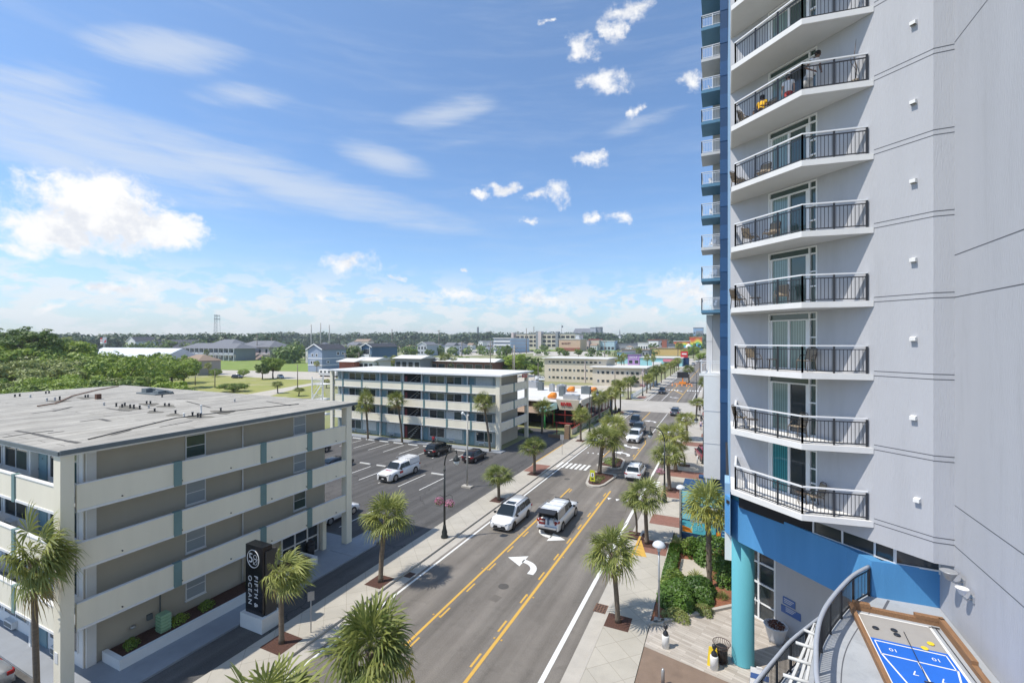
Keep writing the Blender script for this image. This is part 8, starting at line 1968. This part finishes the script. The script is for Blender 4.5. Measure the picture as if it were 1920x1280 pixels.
    for k, rx, ry in (('pelvis', .175, .125), ('waist', .150, .115), ('chest', .185, .125), ('neck', .145, .085), ('nk2', .07, .065)):
        c = V(k) + (Vector((0, 0, -.04)) * s if k in ('pelvis', 'nk2') else Vector()); ws.append([tuple(c + Vector((rx * cos(2 * pi * q / 14), ry * sin(2 * pi * q / 14), 0)) * s) for q in range(14)])
    loft(b, ws)
    for n in 'lr': b.tube([V('neck').lerp(V('sh' + n), .6), V('sh' + n), V('sh' + n).lerp(V('el' + n), sleeve)], [.078 * s, .078 * s, .066 * s], 10)
    part('shirt', b, top, root, world=False)
    b = MB(); t = .8 if short else 1
    ws = [];
    for zof, rx, ry in ((.07, .155, .12), (-.02, .18, .135), (-.10, .18, .13)): c = V('pelvis') + Vector((0, 0, zof)) * s; ws.append([tuple(c + Vector((rx * cos(2 * pi * q / 14), ry * sin(2 * pi * q / 14), 0)) * s) for q in range(14)])
    loft(b, ws[::-1])
    for n in 'lr': b.tube([V('hip' + n), V('hip' + n).lerp(V('knee' + n), t)] + ([V('knee' + n), V('ank' + n)] if not short else []), [.11 * s, .088 * s] + ([.075 * s, .06 * s] if not short else []), 10)
    part('shorts' if short else 'trousers', b, bottom, root, world=False)
    b = MB(); c = V('head') + Vector((0, -.02, .03)) * s; leaf = []
    b.lathe([(.06, -.10), (.102, -.04), (.112, .03), (.095, .085), (.05, .115), (.01, .12)], c, 12); part('hair', b, hair, root, world=False)
    b = MB(); f_ = V('head') + Vector((0, .095, 0)) * s
    for sx in (-1, 1): b.box(f_.x + sx * .033 - .012, f_.x + sx * .033 + .012, f_.y - .005, f_.y + .008, f_.z - .002, f_.z + .010)
    b.box(f_.x - .022, f_.x + .022, f_.y - .01, f_.y + .003, f_.z - .062, f_.z - .053); part('eyes_and_mouth', b, m_railb, root, world=False)
    b = MB(); b.tube([f_ + Vector((0, -.005, .01)) * s, f_ + Vector((0, .018, -.03)) * s], [.008, .014], 6)
    for sx in (-1, 1): b.lathe([(.008, -.025), (.018, 0), (.008, .028)], V('head') + Vector((sx * .098, 0, -.005)) * s, 6)
    part('nose_and_ears', b, skin, root, world=False)
    for n in 'lr': b = MB(); a = V('ank' + n); t_ = V('toe' + n); b.obox((a + t_) / 2 - Vector((0, 0, .028)) * s, (.045 * s, 0, 0), (0, .12 * s, 0), (0, 0, .035 * s)); part('shoe', b, m_white if seed % 2 else m_railb, root, world=False)
    root.location = loc; root.rotation_euler = (0, 0, rz)
    return root
def cloth(n, c): return mat('cloth_' + n, c, .9, .1, 8)
hk = mat('black_hair', (.012, .010, .009), .8); hb = mat('brown_hair', (.06, .035, .02), .8)
LZ = E + 9.6
def bp(u, off): q = wp(t_of_u(u), off, LZ); return q
p = bp(1449, .75); person((p.x, p.y, p.z - .02), 2.6, 'seated person in a yellow top on the balcony second from the top', SK[0], cloth('yellow', (.80, .45, .02)), cloth('dark', (.03, .03, .04)), hk, 'sit', 1.6, seed=2)
b = MB()
p2 = bp(1494, .55); person(p2, 2.9, 'person in a white top beside the glass door on the occupied balcony', SK[1], cloth('white', (.72, .72, .74)), cloth('red', (.40, .06, .06)), hk, 'stand', 1.5, seed=3)
p3 = bp(1531, .55); person(p3, .65 + pi, 'person in a white vest bending over with hand on hip on the occupied balcony', SK[0], cloth('white', (.72, .72, .74)), cloth('grey', (.38, .37, .35)), hk, 'lean', 1.78, 'hips', .1, seed=4)
b = MB(); b.box(p.x - .22, p.x + .22, p.y - .22, p.y + .22, LZ, LZ + .42); 
q = bp(1446, .75); ch = MB(); ch.box(q.x - .24, q.x + .24, q.y - .24, q.y + .24, LZ + .40, LZ + .43)
t = thing('patio_chair', 'brown chair under the seated person in yellow', 'chair', (q.x, q.y, LZ)); part('seat', ch, m_patio, t)
for sx in (-1, 1):
    for sy in (-1, 1): b = MB(); b.tube([(q.x + sx * .22, q.y + sy * .22, LZ), (q.x + sx * .20, q.y + sy * .20, LZ + .41)], .015, 6); part('leg', b, m_patio, t)
# people on the right pavement
for i, (u, v, top, bot, hr, pose, rz, lab, sk) in enumerate([
    (1312, 774, (.03, .03, .035), (.03, .03, .04), hk, 'walk', .2, 'person in black walking on the right plaza, farthest left of the far pair', 0),
    (1319, 772, (.12, .12, .14), (.05, .05, .06), hk, 'walk', 3.0, 'person in dark clothes at the edge of the stair block, far pair', 1),
    (1319, 787, (.30, .06, .06), (.05, .05, .06), hb, 'stand', 2.0, 'person in a red top on the right plaza', 1),
    (1315, 795, (.03, .03, .03), (.20, .20, .22), hk, 'stand', 1.0, 'person in black shirt and grey shorts on the right plaza', 0),
    (1314, 805, (.72, .60, .64), (.10, .12, .25), hb, 'walk', 3.1, 'nearest person in a pale pink top on the right plaza', 2),
    (1320, 806, (.70, .70, .72), (.30, .08, .10), hb, 'stand', 2.4, 'person in a white top beside the nearest one on the right plaza', 2)]):
    p = gp(u, v, KH); person(p, rz, lab, SK[sk], cloth('street_%d' % i, top), cloth('street_low_%d' % i, bot), hr, pose, 1.72, seed=i)
pdr = gp(835 - 0, 1e9 if False else 840, 0)
# person behind the black SUV at the motel
p = Vector((-41.0, 59.0, .11)); person(p, .5, 'person in a red shirt standing behind the black SUV at the second motel', SK[0], cloth('crimson', (.35, .03, .04)), cloth('dark', (.03, .03, .04)), hk, 'stand', 1.75, seed=7)
# ---------------- summer haze ----------------
b = MB(); b.box(-2600, 1600, -120, 3300, -1.05, 96)
hz_m = bpy.data.materials.new('haze_air'); hz_m.use_nodes = True
N = hz_m.node_tree.nodes; L = hz_m.node_tree.links; N.remove(N['Principled BSDF'])
v = N.new('ShaderNodeVolumePrincipled'); v.inputs['Color'].default_value = (.86, .92, 1, 1); v.inputs['Density'].default_value = 0.00016; v.inputs['Anisotropy'].default_value = 0.2
L.new(v.outputs[0], N['Material Output'].inputs['Volume'])
struct('haze', b, hz_m, 'stuff')
